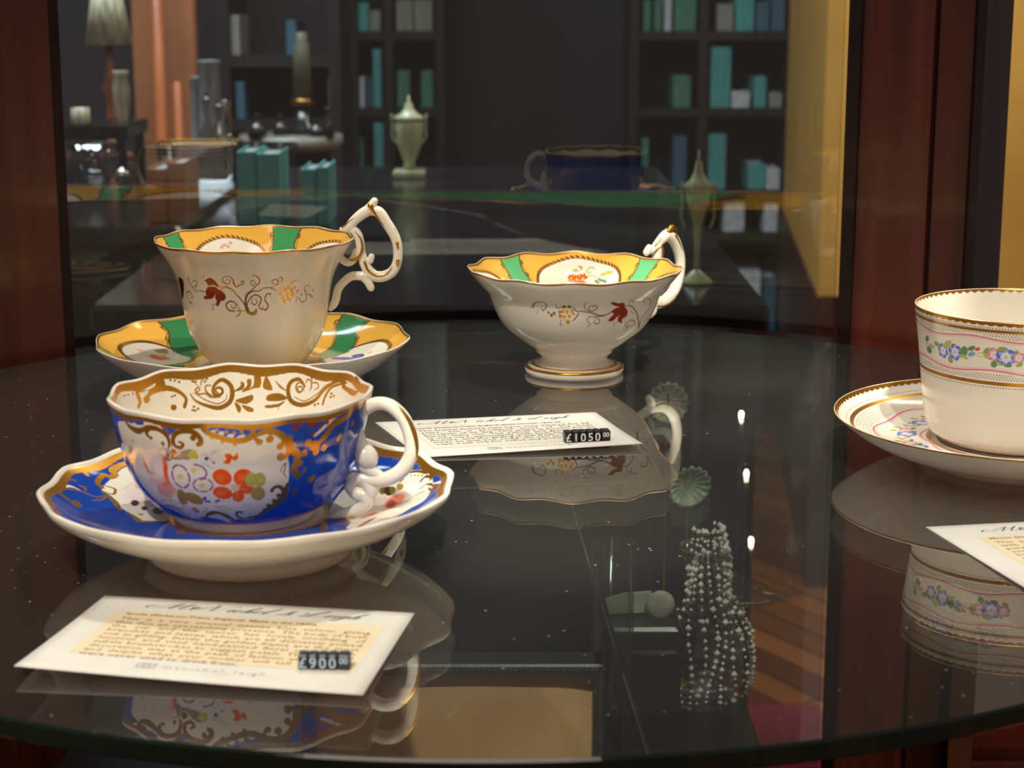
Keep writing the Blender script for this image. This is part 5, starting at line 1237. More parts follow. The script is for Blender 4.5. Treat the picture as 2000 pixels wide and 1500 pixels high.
tubes('gilding', [
    ([(44, 69.2, -1.1), (50, 73.9, -1.59), (54, 76.9, -1.71), (57.5, 79.6, -1.46)], .38),
    ([(58.3, 80, -1.95), (59.4, 78, -2.44), (61.6, 74.6, -2.68), (65, 70, -2.56)], [1.5, 1.0, .6, .2]),
    ([(50.8, 67, -2.2), (53.4, 63.4, -2.32), (54, 59, -2.32), (52.6, 55, -2.2), (49.6, 53, -1.95), (46.8, 53.4, -1.71)], [.2, .45, .6, .8, .8, .2]),
    ([(55, 52, -2.07), (56.8, 47.8, -2.44), (61, 45.2, -2.56), (66, 46.2, -2.32), (68.8, 49.4, -2.07)], [.7, .6, .5, .4, .2]),
    ([(62.4, 78.2, -1.22), (66.6, 73, -1.46), (70.8, 67, -1.22), (72.8, 61, -1.1)], [.3, .4, .4, .2]),
    ([(71.4, 61.6, -2.32), (71.8, 59, -2.32)], [.8, .5]), ([(71.6, 52.8, -2.44), (71.2, 50.4, -2.32)], [.9, .5])], M_GILT, h, 0, .7, 8)
s = make_ware('saucer', 'yellow_saucer', 1400, .5, .36, None, paint_panels_saucer, soft=.3)
s.location = WARE['yellow_saucer']['pos']
tag(s, 'saucer with yellow ground, green bands and painted flower ovals, behind the blue cup', 'saucer')

# low cup on a pedestal foot
t = cup_root('teacup', 'footed_cup', 'low pedestal-footed cup with yellow and green flared rim and gilt vine, without a saucer')
make_ware('bowl', 'footed_cup', 1200, .3, .32, paint_vine_bowl_outside, paint_panels_footed, parent=t, soft=.22)

h = tubes('handle', [
    ([(57.0, 58.5), (60.5, 59.2), (64.5, 62.0), (69.6, 65.2), (74.5, 67.4)], [1.5, 1.7, 2.0, 2.6, 2.4]),
    ([(73, 66.5), (78, 63.0), (82, 56.8), (84, 50), (83, 42), (79, 34.6), (72.0, 30.2), (65, 28.6)], [2.7, 2.8, 2.6, 2.5, 2.6, 2.8, 2.8, 2.2]),
    ([(64.6, 61.4), (64.2, 55), (62.6, 49.6), (58.0, 46.6), (53, 45.6)], [2.2, 2.5, 2.5, 2.4, 2.0]),
    ([(69, 30.2), (62, 29.6), (56, 31.4), (49, 33.5)], [2.2, 2.4, 2.4, 2.0]),
    ([(62, 28.6), (61.4, 25.6), (59.6, 23.6)], [2.2, 2.2, 1.8]),
    ([(56.0, 58.4), (57.8, 60.6)], [1.8, 1.6])], M_CHINA_WHITE, t, math.radians(44), .9, 16, 1.2)
tubes('gilding', [
    ([(61, 61.4, -1.46), (66, 64.8, -1.71), (71.4, 68.4, -1.46)], .5),
    ([(72.6, 68.4, -1.46), (74.6, 69.6, -1.46), (77.4, 68.2, -1.46)], [2.0, 2.4, 1.7]),
    ([(76.6, 65.6, -2.68), (80.6, 60.4, -2.68), (84.4, 53.6, -1.95), (85.8, 47, -1.22)], [.9, .6, .5, .3]),
    ([(60.6, 58.6, -1.95), (66.4, 60.6, -2.32), (66.4, 55, -2.56), (65, 50, -2.56)], .4),
    ([(82, 36, -2.44), (76, 30.2, -2.68), (69, 27.6, -2.44), (63, 28.2, -1.95)], [.3, .6, .6, .4])], M_GILT, h, 0, .7, 8)

link_mesh('gilt_foot_line', mesh_from('gilt_foot_line', *lathe_vf([(.0247, .00462), (.0253, .00470), (.0261, .0040), (.02605, .0034), (.0250, .0038)], 160, caps=False)), M_GILT, t)
bpy.data.objects['gilt_foot_line'].location = (0, 0, .00005)

# straight-sided cup with the garland
t = cup_root('teacup', 'garland_cup', 'straight-sided white cup with blue and pink blooms between gilt lines, at the right edge')
make_ware('bowl', 'garland_cup', 1300, .24, .4, paint_garland_cup, paint_garland_cup_inside, parent=t, soft=.16)
tubes('handle', [([(41, 48), (52, 52), (62, 47), (66, 36), (60, 24), (50, 18), (39, 17)], [2.2, 2.4, 2.6, 2.7, 2.5, 2.3, 2.2])], M_CHINA_WHITE, t, math.radians(20))
s = make_ware('saucer', 'garland_saucer', 1500, .5, .33, paint_rim_gilt, paint_garland_saucer_top, flat_in=True, soft=.2)
s.location = WARE['garland_saucer']['pos']
tag(s, 'white saucer with dotted gilt border, pink ribbon lines and small garland, under the straight cup', 'saucer')

# ------------------------------------------------------------ cards with their writing
M_CARD = noisy('card_paper', lin(232, 231, 226), lin(222, 220, 212), (30, 30, 30), .75)
M_PANEL = noisy('printed_buff_panel', lin(238, 224, 192), lin(230, 214, 178), (40, 40, 40), .8)
M_PANEL_PALE = simple('printed_pale_panel', lin(226, 222, 212), .8)
M_INK_BROWN = simple('brown_ink', lin(150, 110, 84), .8)
M_INK_BLACK = simple('grey_black_ink', lin(84, 80, 76), .8)
M_INK_GREY = simple('grey_script_ink', lin(112, 114, 118), .7)
M_INK_PALE = simple('pale_grey_ink', lin(186, 184, 178), .8)

def ribbon_vf(P, W, closed=False):
    P = np.array(P, float); T = np.gradient(P, axis=0); T /= np.linalg.norm(T, axis=1)[:, None]+1e-9
    N = np.column_stack([-T[:, 1], T[:, 0]])
    V, F = [], []
    for p, n, w in zip(P, N, W):
        V += [(p[0]+n[0]*w/2, p[1]+n[1]*w/2, 0), (p[0]-n[0]*w/2, p[1]-n[1]*w/2, 0)]
    for i in range(len(P)-1): F.append((2*i, 2*i+1, 2*i+3, 2*i+2))
    return V, F

# copperplate hand: each letter is pen strokes in (x, y), x-height 1, capitals 2.3
SCRIPT = {
 'M': (3.6, [[(-1.5,1.2),(-2.3,.9),(-2.2,.2),(-1.3,.1),(-.6,.7),(-.1,1.6),(.6,2.2)], [(-.5,0),(.1,.5),(.6,1.5),(1.0,2.3),(1.0,1.2),(1.1,0)], [(1.1,0),(1.8,1.2),(2.5,2.3),(2.4,1.2),(2.5,.2),(3.0,.0),(3.5,.5)]]),
 'c': (1.0, [[(.8,.8),(.5,1.0),(.1,.6),(.2,.1),(.6,0),(1.1,.4)]]),
 'N': (3.6, [[(-.7,1.3),(-1.2,1.5),(-1.5,1.0),(-1.1,.5),(-.5,.7),(.2,1.5),(.8,2.2)], [(-.3,0),(.3,.9),(.9,2.3),(1.3,1.2),(1.8,0)], [(1.8,0),(2.3,1.0),(2.8,2.1),(3.4,2.5),(3.7,2.2)]]),
 'i': (.6, [[(0,.5),(.3,1.0),(.15,.3),(.4,0),(.75,.4)], [(.5,1.5),(.56,1.6)]]),
 'h': (1.3, [[(0,.4),(.5,1.4),(.8,2.2),(.55,2.3),(.3,1.2),(.1,0)], [(.1,.2),(.5,.9),(.85,.9),(.75,.2),(1.0,0),(1.4,.4)]]),
 'o': (1.0, [[(.6,1.0),(.2,.8),(.1,.2),(.5,0),(.85,.5),(.6,1.0),(.8,.85),(1.2,.9)]]),
 'l': (.8, [[(0,.4),(.5,1.4),(.8,2.2),(.55,2.3),(.3,1.2),(.25,.2),(.5,0),(.85,.4)]]),
 '&': (2.6, [[(1.9,.9),(1.4,.9),(1.0,.2),(.4,0),(.0,.4),(.5,.9),(1.2,1.3),(1.2,1.8),(.8,1.8),(.8,1.2),(1.5,.3),(2.1,.1)]]),
 'L': (2.2, [[(-.8,1.4),(-.9,1.0),(-.1,1.2),(.8,1.8),(1.3,2.3),(1.0,2.4),(.6,1.5),(.2,.5),(-.5,.0),(-.9,.1),(-.3,.4),(.8,.0),(1.7,.1),(2.2,.5)]]),
 'e': (.9, [[(.1,.5),(.6,.7),(.6,1.0),(.25,.9),(.1,.3),(.4,0),(.95,.4)]]),
 'g': (1.1, [[(.8,.9),(.4,1.0),(.1,.5),(.35,.1),(.7,.5),(.9,1.0),(.7,.0),(.4,-.9),(.0,-1.0),(.1,-.5),(1.1,.4)]]),
 ' ': (.9, []),
}
def script_vf(text, x0, y0, s, slant=.75, pen=.17):
    parts, x = [], 0.
    for ch in text:
        adv, strokes = SCRIPT[ch]
        for st in strokes:
            Q = catmull([(px+x, py) for px, py in st], 7)
            D = np.gradient(Q, axis=0); L = np.linalg.norm(D, axis=1)+1e-9
            down = np.clip(-D[:, 1]/L, 0, 1)
            W = pen*(.35+1.25*down)
            R = [(x0+s*(a+slant*b), y0+s*b) for a, b in Q]
            parts.append(ribbon_vf(R, W*s))
        x += adv+.22
    return join_parts(parts), x*s

def text_vf(body, size, width=None, bold=0.0, justify=False, spacing=1.0, line=1.0, res=1):
    cu = bpy.data.curves.new('lettering', 'FONT')
    cu.body = body; cu.size = size; cu.offset = bold; cu.resolution_u = res; cu.space_line = line; cu.space_character = spacing
    if width:
        cu.text_boxes[0].width = width
        cu.align_x = 'JUSTIFY' if justify else 'LEFT'
    o = bpy.data.objects.new('lettering', cu); COL.objects.link(o)
    dg = bpy.context.evaluated_depsgraph_get()
    me = bpy.data.meshes.new_from_object(o.evaluated_get(dg))
    V = [tuple(v.co) for v in me.vertices]; F = [tuple(p.vertices) for p in me.polygons]
    bpy.data.objects.remove(o); bpy.data.curves.remove(cu); bpy.data.meshes.remove(me)
    return V, F

def make_card(corners, label, head, body, tag_text, px0, px1, pt0, pt1, panel, ink, lift, fs=3.9):
    """corners: near-left, near-right, far-right, far-left on the shelf; W x H mm card, gently curled"""
    nl, nr, fr, fl = [np.array(c, float) for c in corners]
    Wd = np.linalg.norm(nr-nl)*1000; H = np.linalg.norm(fl-nl)*1000
    org = (nl+nr+fr+fl)/4
    root = empty('price_card', tuple(org)); tag(root, label, 'card')
    def place(V, dz=0.):
        out = []
        for x, y, z in V:
            s, t = x/Wd, y/H
            p = nl*(1-s)*(1-t)+nr*s*(1-t)+fr*s*t+fl*(1-s)*t
            p = p-org
            out.append((p[0], p[1], p[2]+.00035+lift(s, t)+dz+z*.001))
        return out
    n, m = 24, 16
    V, F = [], []
    for layer in (0, -.00028):
        for j in range(m+1):
            for i in range(n+1): V.append((Wd*i/n, H*j/m, layer*1000))
    q = (n+1)*(m+1)
    for j in range(m):
        for i in range(n):
            a = j*(n+1)+i
            F.append((a, a+1, a+n+2, a+n+1)); F.append((q+a, q+a+n+1, q+a+n+2, q+a+1))
    rim = [i for i in range(n+1)]+[j*(n+1)+n for j in range(1, m+1)]+[m*(n+1)+i for i in range(n-1, -1, -1)]+[j*(n+1) for j in range(m-1, 0, -1)]
    for a, b in zip(rim, rim[1:]+rim[:1]): F.append((a, q+a, q+b, b))
    link_mesh('card_sheet', mesh_from('card_sheet', place(V), F), M_CARD, root)
    # printed panel
    V, F = [], []
    for j in range(9):
        for i in range(17): V.append((Wd*(px0+(px1-px0)*i/16), H*(pt0+(pt1-pt0)*j/8), 0))
    for j in range(8):
        for i in range(16): a = j*17+i; F.append((a, a+1, a+18, a+17))
    link_mesh('printed_panel', mesh_from('printed_panel', place(V, .00006), F), panel, root)
    (V, F), wtot = script_vf('McNichol & Leigh', 0, 0, 1)
    k = Wd*.63/wtot
    (V, F), _ = script_vf('McNichol & Leigh', Wd*.215, H*.865, k)
    link_mesh('script_heading', mesh_from('script_heading', place(V, .0001), F), M_INK_GREY, root)
    V, F = text_vf(head, 3.0, bold=.06, res=2)
    wv = max(v[0] for v in V); sc = min(1., Wd*(px1-px0)*.80/wv)
    V = [(v[0]*sc+Wd*(px0+.03), v[1]+H*pt1-3.6, 0) for v in V]
    link_mesh('bold_heading', mesh_from('bold_heading', place(V, .0001), F), ink, root)
    V, F = text_vf(body, fs, Wd*(px1-px0-.055), 0.02, True, line=1.02)
    V = [(v[0]+Wd*(px0+.03), v[1]+H*pt1-9.0, 0) for v in V]
    link_mesh('small_print', mesh_from('small_print', place(V, .0001), F), ink, root)
    V, F = text_vf('mcnichol_leigh', 4.2, spacing=1.25)
    V = [(v[0]+Wd*.40, v[1]+H*(pt0-.105), 0) for v in V]
    P = []
    for (a, b, c, d) in ((0, 6, 0, .6), (0, 6, 3.4, 4), (0, .6, .6, 3.4), (5.4, 6, .6, 3.4)):
        P.append(([(a, c, 0), (b, c, 0), (b, d, 0), (a, d, 0)], [(0, 1, 2, 3)]))
    ring = [(3+1.3*math.cos(a*PI/8), 2+1.1*math.sin(a*PI/8)) for a in range(17)]
    P.append(ribbon_vf(ring, [.5]*17))
    v2, f2 = join_parts(P); v2 = [(x+Wd*.325, y+H*(pt0-.115), 0) for x, y, z in v2]
    V, F = join_parts([(V, F), (v2, f2)])
    link_mesh('footer_handle', mesh_from('footer_handle', place(V, .0001), F), M_INK_PALE, root)
    return root

make_card([(-.1468, .5135, 1.0015), (-.0426, .4958, 1.0005), (-.0317, .5708, 1), (-.1363, .5883, 1)],
    'white card with buff text panel and script heading, lying in front of the blue cup', 'Spode (Stoke-on-Trent, England). Made in the 1830s.',
    'This is a very unusual intense blue colour, giving this duo an eyecatching presence. The body of both the cup and the saucer has lovely moulding of branches and leaves, which are all delicately picked out in gilding. Inside the golden frame are the most luscious and vivid hand-painted floral sprays, with subtle brushstrokes to suggest petals. The beautiful decoration was at the peak of fashion at the time, and despite what your mother will tell you, they were never used to drink from.',
    None, .10, .935, .22, .80, M_PANEL, M_INK_BROWN, lambda s, t: .0022*(1-t)**2*(1-s)**1.5+.0012*(1-t)**2*s+.0010*t*(1-t))
make_card([(-.0395, .7712, 1), (.0576, .7892, 1), (.0400, .8600, 1), (-.0640, .8389, 1)],
    'white card with black text and script heading, lying before the footed cup', 'Daniel (Stoke-on-Trent, England) Made between 1822-46.',
    'The Daniel factory may have only existed for 24 years, but it produced some of the best porcelain of its day. This shape is known for its flared, wavy rim. The yellow and green ground is very rare, particularly with such finely painted flowers, and the gilding is still fresh. The set was made so that you could use one saucer for two cups, a tall one for coffee and a low one for tea.',
    None, .10, .93, .20, .79, M_PANEL_PALE, M_INK_BLACK, lambda s, t: .0016*(1-t)**2*s+.0006*(1-t)**2+.0005*t*(1-t))
make_card([(.1740, .5920, 1), (.2740, .6115, 1), (.2600, .6860, 1), (.1562, .6685, 1)],
    'white card with text in front of the straight-sided cup, half out of view', 'Minton (Stoke-on-Trent, England). Made in the 1870s.',
    'This pretty coffee can and saucer are painted with a garland of morning glory and roses on a pure white ground. The fine gilt dots were put on one by one by hand, and the pink ribbons run between them like lace. It would have been made as part of a set for use after dinner, and was kept in a cabinet, to be looked at.',
    None, .12, .95, .20, .79, M_PANEL, M_INK_BROWN, lambda s, t: .0008*(1-t)**2+.0004*t*(1-t))

M_CUBE = simple('black_plastic_cube', lin(26, 27, 30), .35)
M_CUBE_FRONT = simple('charcoal_plastic_cube', lin(44, 52, 62), .35)
M_DIGIT = simple('white_digit_paint', lin(236, 236, 236), .5)
M_DIGIT_BLUE = simple('pale_blue_digit_paint', lin(176, 198, 214), .5)
def price_row(loc, rz, chars, label, sz, mat, dmat, tilt=0.):
    root = empty('price_cubes', loc, rz); tag(root, label, 'price tag')
    x = 0.
    for ch in chars:
        wdt = sz*(.80 if len(ch) > 1 else .62)
        v, f = box_vf(.00004, wdt-.00004, 0, sz, 0, sz, sz*.08)
        c = link_mesh('digit_cube', mesh_from('digit_cube', v, f), mat, root, (x, 0, 0), smooth=False)
        V, F = text_vf(ch, sz*(.98 if len(ch) == 1 else .55), bold=sz*.016, res=4)
        xs = [q[0] for q in V]; mx = (min(xs)+max(xs))/2; sxx = min(1, wdt*.86/(max(xs)-min(xs)))
        ys = [q[1] for q in V]; my = (min(ys)+max(ys))/2
        up = 0 if len(ch) == 1 else sz*.16
        V = [((q[0]-mx)*sxx, 0, q[1]-my+up) for q in V]
        # the figure shows on the face turned to the customer and again on the cube's top
        P1 = ([(a+wdt/2, -.00006, c_+sz*.5) for a, b, c_ in V], F)
        link_mesh('digit', mesh_from('digit', *P1), dmat, c, smooth=False)
        x += wdt
    root.rotation_euler = (tilt, 0, rz)
    return root
price_row((-.0634, .5160, 1.0016), math.radians(-2), ['£', '9', '0', '0', '00'], 'row of dark price cubes reading 900 pounds on the near card', .0047, M_CUBE_FRONT, M_DIGIT_BLUE)
price_row((.0236, .7935, 1.0012), math.radians(10), ['£', '1', '0', '5', '0', '00'], 'row of black price cubes reading 1050 pounds on the card before the footed cup', .0053, M_CUBE, M_DIGIT)
# ------------------------------------------------------------ on the cabinet's floor, under the glass
M_NAVY = noisy('navy_leather', (.010, .012, .022), (.018, .020, .034), (400, 400, 400), .42, 3, .3)
M_SATIN = noisy('beige_satin', lin(206, 166, 120), lin(180, 140, 98), (14, 14, 9), .7, 3, .4)
M_GILT_THREAD = simple('gilt_tooling', lin(150, 130, 90), .4, .6)
M_CLEAR = glass_mat('clear_vessel_glass', (.93, .95, .92), 1.6, boost=1.4)
M_CRYSTAL = glass_mat('cut_crystal_glass', (.80, .82, .80), 1.8, boost=2.2)
M_SHELL = noisy('frosted_shell_glass', lin(250, 248, 220), lin(210, 216, 180), (120, 120, 120), .3, 4)
M_SHELL_GREEN = noisy('green_shell_glass', lin(196, 214, 184), lin(140, 164, 140), (120, 120, 120), .3, 4)
M_PEARL = noisy('pale_horn', lin(190, 190, 178), lin(150, 152, 142), (90, 90, 90), .35, 4)
M_BLACK = simple('black_lacquer', (.012, .011, .013), .3)

rs = box('display_riser', -.24, .1345, .62, 1.045, .5802, .80, M_BLACK, None, .003); tag(rs, 'large black display riser in the lower cabinet under the glass shelf', 'riser')
case = empty('presentation_case', (-.0270, .800, .8002))
tag(case, 'open navy leather case with beige satin lining, standing under the glass shelf', 'case')
box('base', -.070, .070, -.115, -.004, 0, .022, M_NAVY, case, .003)
box('base_lining', -.064, .064, -.109, -.010, .0205, .0232, M_SATIN, case)
fr = []
for a in ((-.0700, -.0645, -.004, .014, .002, .0965), (.0645, .0700, -.004, .014, .002, .0965), (-.0700, .0700, -.004, .014, .0912, .0965), (-.070, .070, -.004, .014, .002, .012), (-.070, .070, .011, .014, .002, .0965)):
    fr.append(box_vf(*a, .0012))
v, f = join_parts(fr)
lid = link_mesh('lid', mesh_from('lid', v, f), M_NAVY, case, smooth=False)
n = 24; V = []; F = []
for j in range(n+1):
    for i in range(n+1):
        s_, t_ = i/n, j/n
        e = min(s_, 1-s_, t_, 1-t_)*9
        V.append((-.0648+.1296*s_, .008-.004*(1-math.exp(-e*1.3))-.0006*math.sin(9*s_+3*t_), .009+.0825*t_))
for j in range(n):
    for i in range(n): a = j*(n+1)+i; F.append((a, a+1, a+n+2, a+n+1))
link_mesh('satin_lining', mesh_from('satin_lining', V, F), M_SATIN, lid)
P = []
for i in range(56): x = -.068+.136*i/55; P.append(sweep_vf([(x, -.0043, .0940), (x+.0012, -.0043, .0946)], [.00018, .00018], 5))
for i in range(36): z = .006+.086*i/35; P.append(sweep_vf([(.0672, -.0043, z), (.0678, -.0043, z+.0012)], [.00018, .00018], 5)); P.append(sweep_vf([(-.0672, -.0043, z), (-.0678, -.0043, z+.0012)], [.00018, .00018], 5))
link_mesh('gilt_tooling', mesh_from('gilt_tooling', *join_parts(P)), M_GILT_THREAD, lid)

def glass_lathe(name, prof, mat, parent=None, loc=None, n=48, rad=None, smooth=True):
    v, f = lathe_vf(prof, n, rad=rad)
    return link_mesh(name, mesh_from(name, v, f), mat, parent, loc, smooth)
o = glass_lathe('glass_vase', [(.0001, 0), (.0110, 0), (.0112, .002), (.0112, .124), (.0107, .1244), (.0100, .124), (.0100, .008), (.0001, .006)], M_CLEAR, None, (.0510, .895, .8002))
tag(o, 'narrow clear glass cylinder vase standing below the shelf beside the navy case', 'vase')
bx = box('lacquer_box', .0440, .0900, .925, .965, .8002, .868, M_BLACK, None, .002)
tag(bx, 'small black lacquer box below the shelf, with a pale horn spoon on it', 'box')
sp = empty('caddy_spoon', (.0690, .940, .8682)); tag(sp, 'pale horn caddy spoon with a round end lying on the black lacquer box', 'spoon')
v, f = ball_vf((.0105, 0, .0078), .0078, 24, 14, (1, .35, 1))
link_mesh('round_end', mesh_from('round_end', v, f), M_PEARL, sp)
V = [(-.024, .004, .008), (-.017, .004, .001), (.006, .004, .002), (.006, .004, .0135), (-.008, .004, .0125)]
V = V+[(x, y+.002, z) for x, y, z in V]
link_mesh('shaped_handle', mesh_from('shaped_handle', V, [(0,1,2,3,4), (9,8,7,6,5)]+[(i, 5+i, 5+(i+1) % 5, (i+1) % 5) for i in range(5)]), M_PEARL, sp, smooth=False)
st = link_mesh('dark_rod', mesh_from('dark_rod', *sweep_vf([(.074, .862, .803), (.047, .905, .885), (.0300, .945, .936)], [.0022, .0026, .0018], 12)), M_BLACK)
tag(st, 'slim black rod leaning back beside the glass vase under the shelf', 'rod')

# cut-glass claret jug strung with crystal beads
jug = empty('crystal_jug', (.1085, .985, .8002)); tag(jug, 'round-bodied clear glass jug hung with strings of sparkling crystal beads, under the shelf', 'jug')
facet = lambda p, k: 1+.012*math.cos(16*p)
prof = [(.0001, 0), (.014, 0), (.020, .005), (.0255, .016), (.0270, .030), (.0255, .044), (.0190, .057), (.0125, .066), (.0110, .074), (.0120, .084), (.0165, .094), (.0158, .0945), (.0105, .084), (.0098, .074), (.0115, .066), (.0180, .056), (.0240, .044), (.0255, .030), (.0240, .017), (.0190, .007), (.0001, .004)]
glass_lathe('body', prof, M_CRYSTAL, jug, rad=facet, n=64)
v, f = lathe_vf([(.0008, 0), (.011, .034), (.0116, .0345), (.0014, -.002)], 32, caps=False)
sp_ = link_mesh('spout', mesh_from('spout', v, f), M_CLEAR, jug, (.047, 0, .064)); sp_.rotation_euler = (0, math.radians(-82), 0)
def octa(c, r):
    x, y, z = c
    return [(x+r, y, z), (x-r, y, z), (x, y+r, z), (x, y-r, z), (x, y, z+r*1.3), (x, y, z-r*1.3)], [(0,2,4),(2,1,4),(1,3,4),(3,0,4),(2,0,5),(1,2,5),(3,1,5),(0,3,5)]
M_BEAD = simple('silvered_crystal_bead', (.90, .89, .84), .15, .25)
for s_ in range(14):
    a0 = -1.9+s_*.27
    P = []
    m = 20+(s_*5) % 7
    for i in range(m):
        t = i/(m-1); z = .104-.094*t
        r = np.interp(z, [0, .006, .016, .030, .044, .057, .066, .084, .105], [.016, .022, .0275, .0285, .027, .021, .014, .014, .009])
        a = a0-PI/2+.9+.12*math.sin(7*t+s_)
        P.append(octa((r*math.cos(a), r*math.sin(a), z+.002*rng.random()), .0009+.0011*rng.random()**2))
    link_mesh('bead_strand', mesh_from('bead_strand', *join_parts(P)), M_BEAD, jug, smooth=False)

def shell_dish(x, y, z, r, tilt, yaw, mat, label):
    root = empty('shell_dish', (x, y, .8002)); tag(root, label, 'dish', None)
    n, m = 64, 8; V = []; F = []
    for side in (0, .0012):
        for j in range(m+1):
            for i in range(n):
                a = 2*PI*i/n; q = r*(j/m)*(1+.07*(j/m)**2*math.cos(16*a))
                V.append((q*math.cos(a), side-.0035*(j/m)**2+.0006*(j/m)*math.cos(16*a), q*math.sin(a)))
    k = (m+1)*n
    for j in range(m):
        for i in range(n):
            i2 = (i+1) % n
            F.append((j*n+i, j*n+i2, (j+1)*n+i2, (j+1)*n+i)); F.append((k+j*n+i, k+(j+1)*n+i, k+(j+1)*n+i2, k+j*n+i2))
    for i in range(n): i2 = (i+1) % n; F.append((m*n+i, m*n+i2, k+m*n+i2, k+m*n+i))
    d = link_mesh('dish', mesh_from('dish', V, F), mat, root, (0, 0, z-.8)); d.rotation_euler = (tilt, 0, yaw)
    h = z-.8
    link_mesh('wire_stand', mesh_from('wire_stand', *join_parts([sweep_vf([(0, .004, .001), (0, .004, h*.5), (0, .004, h-r*.3)], [.0006]*3, 8), lathe_vf([(.0001, 0), (.010, 0), (.009, .0015), (.0001, .002)], 24)])), M_GILT, root)
    return root, d
_, d = shell_dish(.0895, 1.035, .9655, .0118, 0, 0, M_SHELL, 'cream scalloped shell dish on a wire stand, highest of the three under the shelf')
link_mesh('dark_pin', mesh_from('dark_pin', *join_parts([sweep_vf([(0, -.0042, -.001), (0, -.0042, .006)], [.0006, .0004], 8), ball_vf((0, -.004, -.002), .0011, 10, 6)])), M_BLACK, d)
shell_dish(.1010, 1.020, .9200, .0125, .2, .3, M_SHELL_GREEN, 'greenish scalloped shell dish on a wire stand, just below the cream one')
shell_dish(.0715, .985, .8450, .0170, 0, 1.25, M_SHELL_GREEN, 'scalloped shell dish seen nearly edge on, lowest, beside the crystal jug')

# ------------------------------------------------------------ the shop beyond the cabinet
def at(px, py, Y):
    """point on the vertical plane at distance Y that the photo shows there (2000 x 1500 frame)"""
    u = (750-py)/FPX
    dy, dz = math.cos(PITCH)+u*math.sin(PITCH), -math.sin(PITCH)+u*math.cos(PITCH)
    t = Y/dy
    return (px-1000)/FPX*t, CAM_Z+dz*t
M_GOLDWALL = noisy('gold_painted_wall', lin(206, 158, 74), lin(186, 138, 58), (3, 3, 3), .6, 5)
M_WAINSCOT = noisy('wainscot_wood', lin(70, 24, 20), lin(46, 16, 14), (20, 20, 2), .45, 6, .1, .4)
M_WAINSCOT2 = noisy('chest_mahogany', lin(128, 58, 40), lin(92, 38, 28), (20, 20, 2), .4, 6, .1, .4)
M_DARKWALL = noisy('dark_grey_wall', (.012, .012, .016), (.020, .018, .022), (2, 2, 2), .8)
M_CASEWOOD = noisy('black_stained_wood', (.010, .009, .011), (.020, .016, .016), (12, 12, 2), .5, 6, .1, .3)
def structure(o): o['kind'] = 'structure'; return o

m, nt, b = mat_base('plank_floor'); L = nt.links.new
tc = nt.nodes.new('ShaderNodeTexCoord'); mp = nt.nodes.new('ShaderNodeMapping'); mp.inputs['Rotation'].default_value = (0, 0, math.radians(58))
br = nt.nodes.new('ShaderNodeTexBrick'); br.inputs['Scale'].default_value = 1
br.inputs['Color1'].default_value = (*lin(214, 122, 44), 1); br.inputs['Color2'].default_value = (*lin(120, 52, 24), 1); br.inputs['Mortar'].default_value = (*lin(50, 20, 12), 1)
br.inputs['Brick Width'].default_value = .9; br.inputs['Row Height'].default_value = .07; br.inputs['Mortar Size'].default_value = .004
L(tc.outputs['Object'], mp.inputs[0]); L(mp.outputs[0], br.inputs[0]); L(br.outputs[0], b.inputs['Base Color']); b.inputs['Roughness'].default_value = .35
M_FLOOR = m
structure(box('floor', -4, 4, -3, 6.5, -.05, 0, M_FLOOR))
structure(box('wall_back', -4, 4, 5.6, 5.7, 0, 3.1, M_DARKWALL))
# gold wall with a wooden dado; its corner returns towards the bookcases
def walled(name, pts, z0, z1, mat):
    n_ = len(pts)
    V = [(x, y, z0) for x, y in pts]+[(x, y, z1) for x, y in pts]
    F = [tuple(range(n_-1, -1, -1)), tuple(range(n_, 2*n_))]+[(i, (i+1) % n_, n_+(i+1) % n_, n_+i) for i in range(n_)]
    return structure(link_mesh(name, mesh_from(name, V, F), mat, smooth=False))
wp = [(.605, 3.6), (3.2, 3.6), (3.2, 3.75), (.90, 5.6), (.745, 5.6), (.738, 5.0)]
walled('wall_right', wp, .60, 1.40, M_GOLDWALL)
walled('added_dark_trim', [(.598, 3.585), (3.2, 3.585), (3.2, 3.76), (.90, 5.6), (.738, 5.6), (.731, 5.0)], 1.40, 3.1, M_CASEWOOD)  # unseen dark upper wall, added to keep gold out of the shelf's reflection
walled('trim_1', [(.598, 3.585), (3.2, 3.585), (3.2, 3.76), (.90, 5.6), (.738, 5.6), (.731, 5.0)], 0, .60, M_WAINSCOT)
rug = box('carpet', .235, .52, 1.2, 2.93, .001, .014, noisy('crimson_carpet', lin(176, 30, 60), lin(130, 20, 44), (90, 90, 90), .95, 4), None, .003)
tag(rug, 'crimson carpet on the plank floor beyond the cabinet, low at the right', 'carpet')

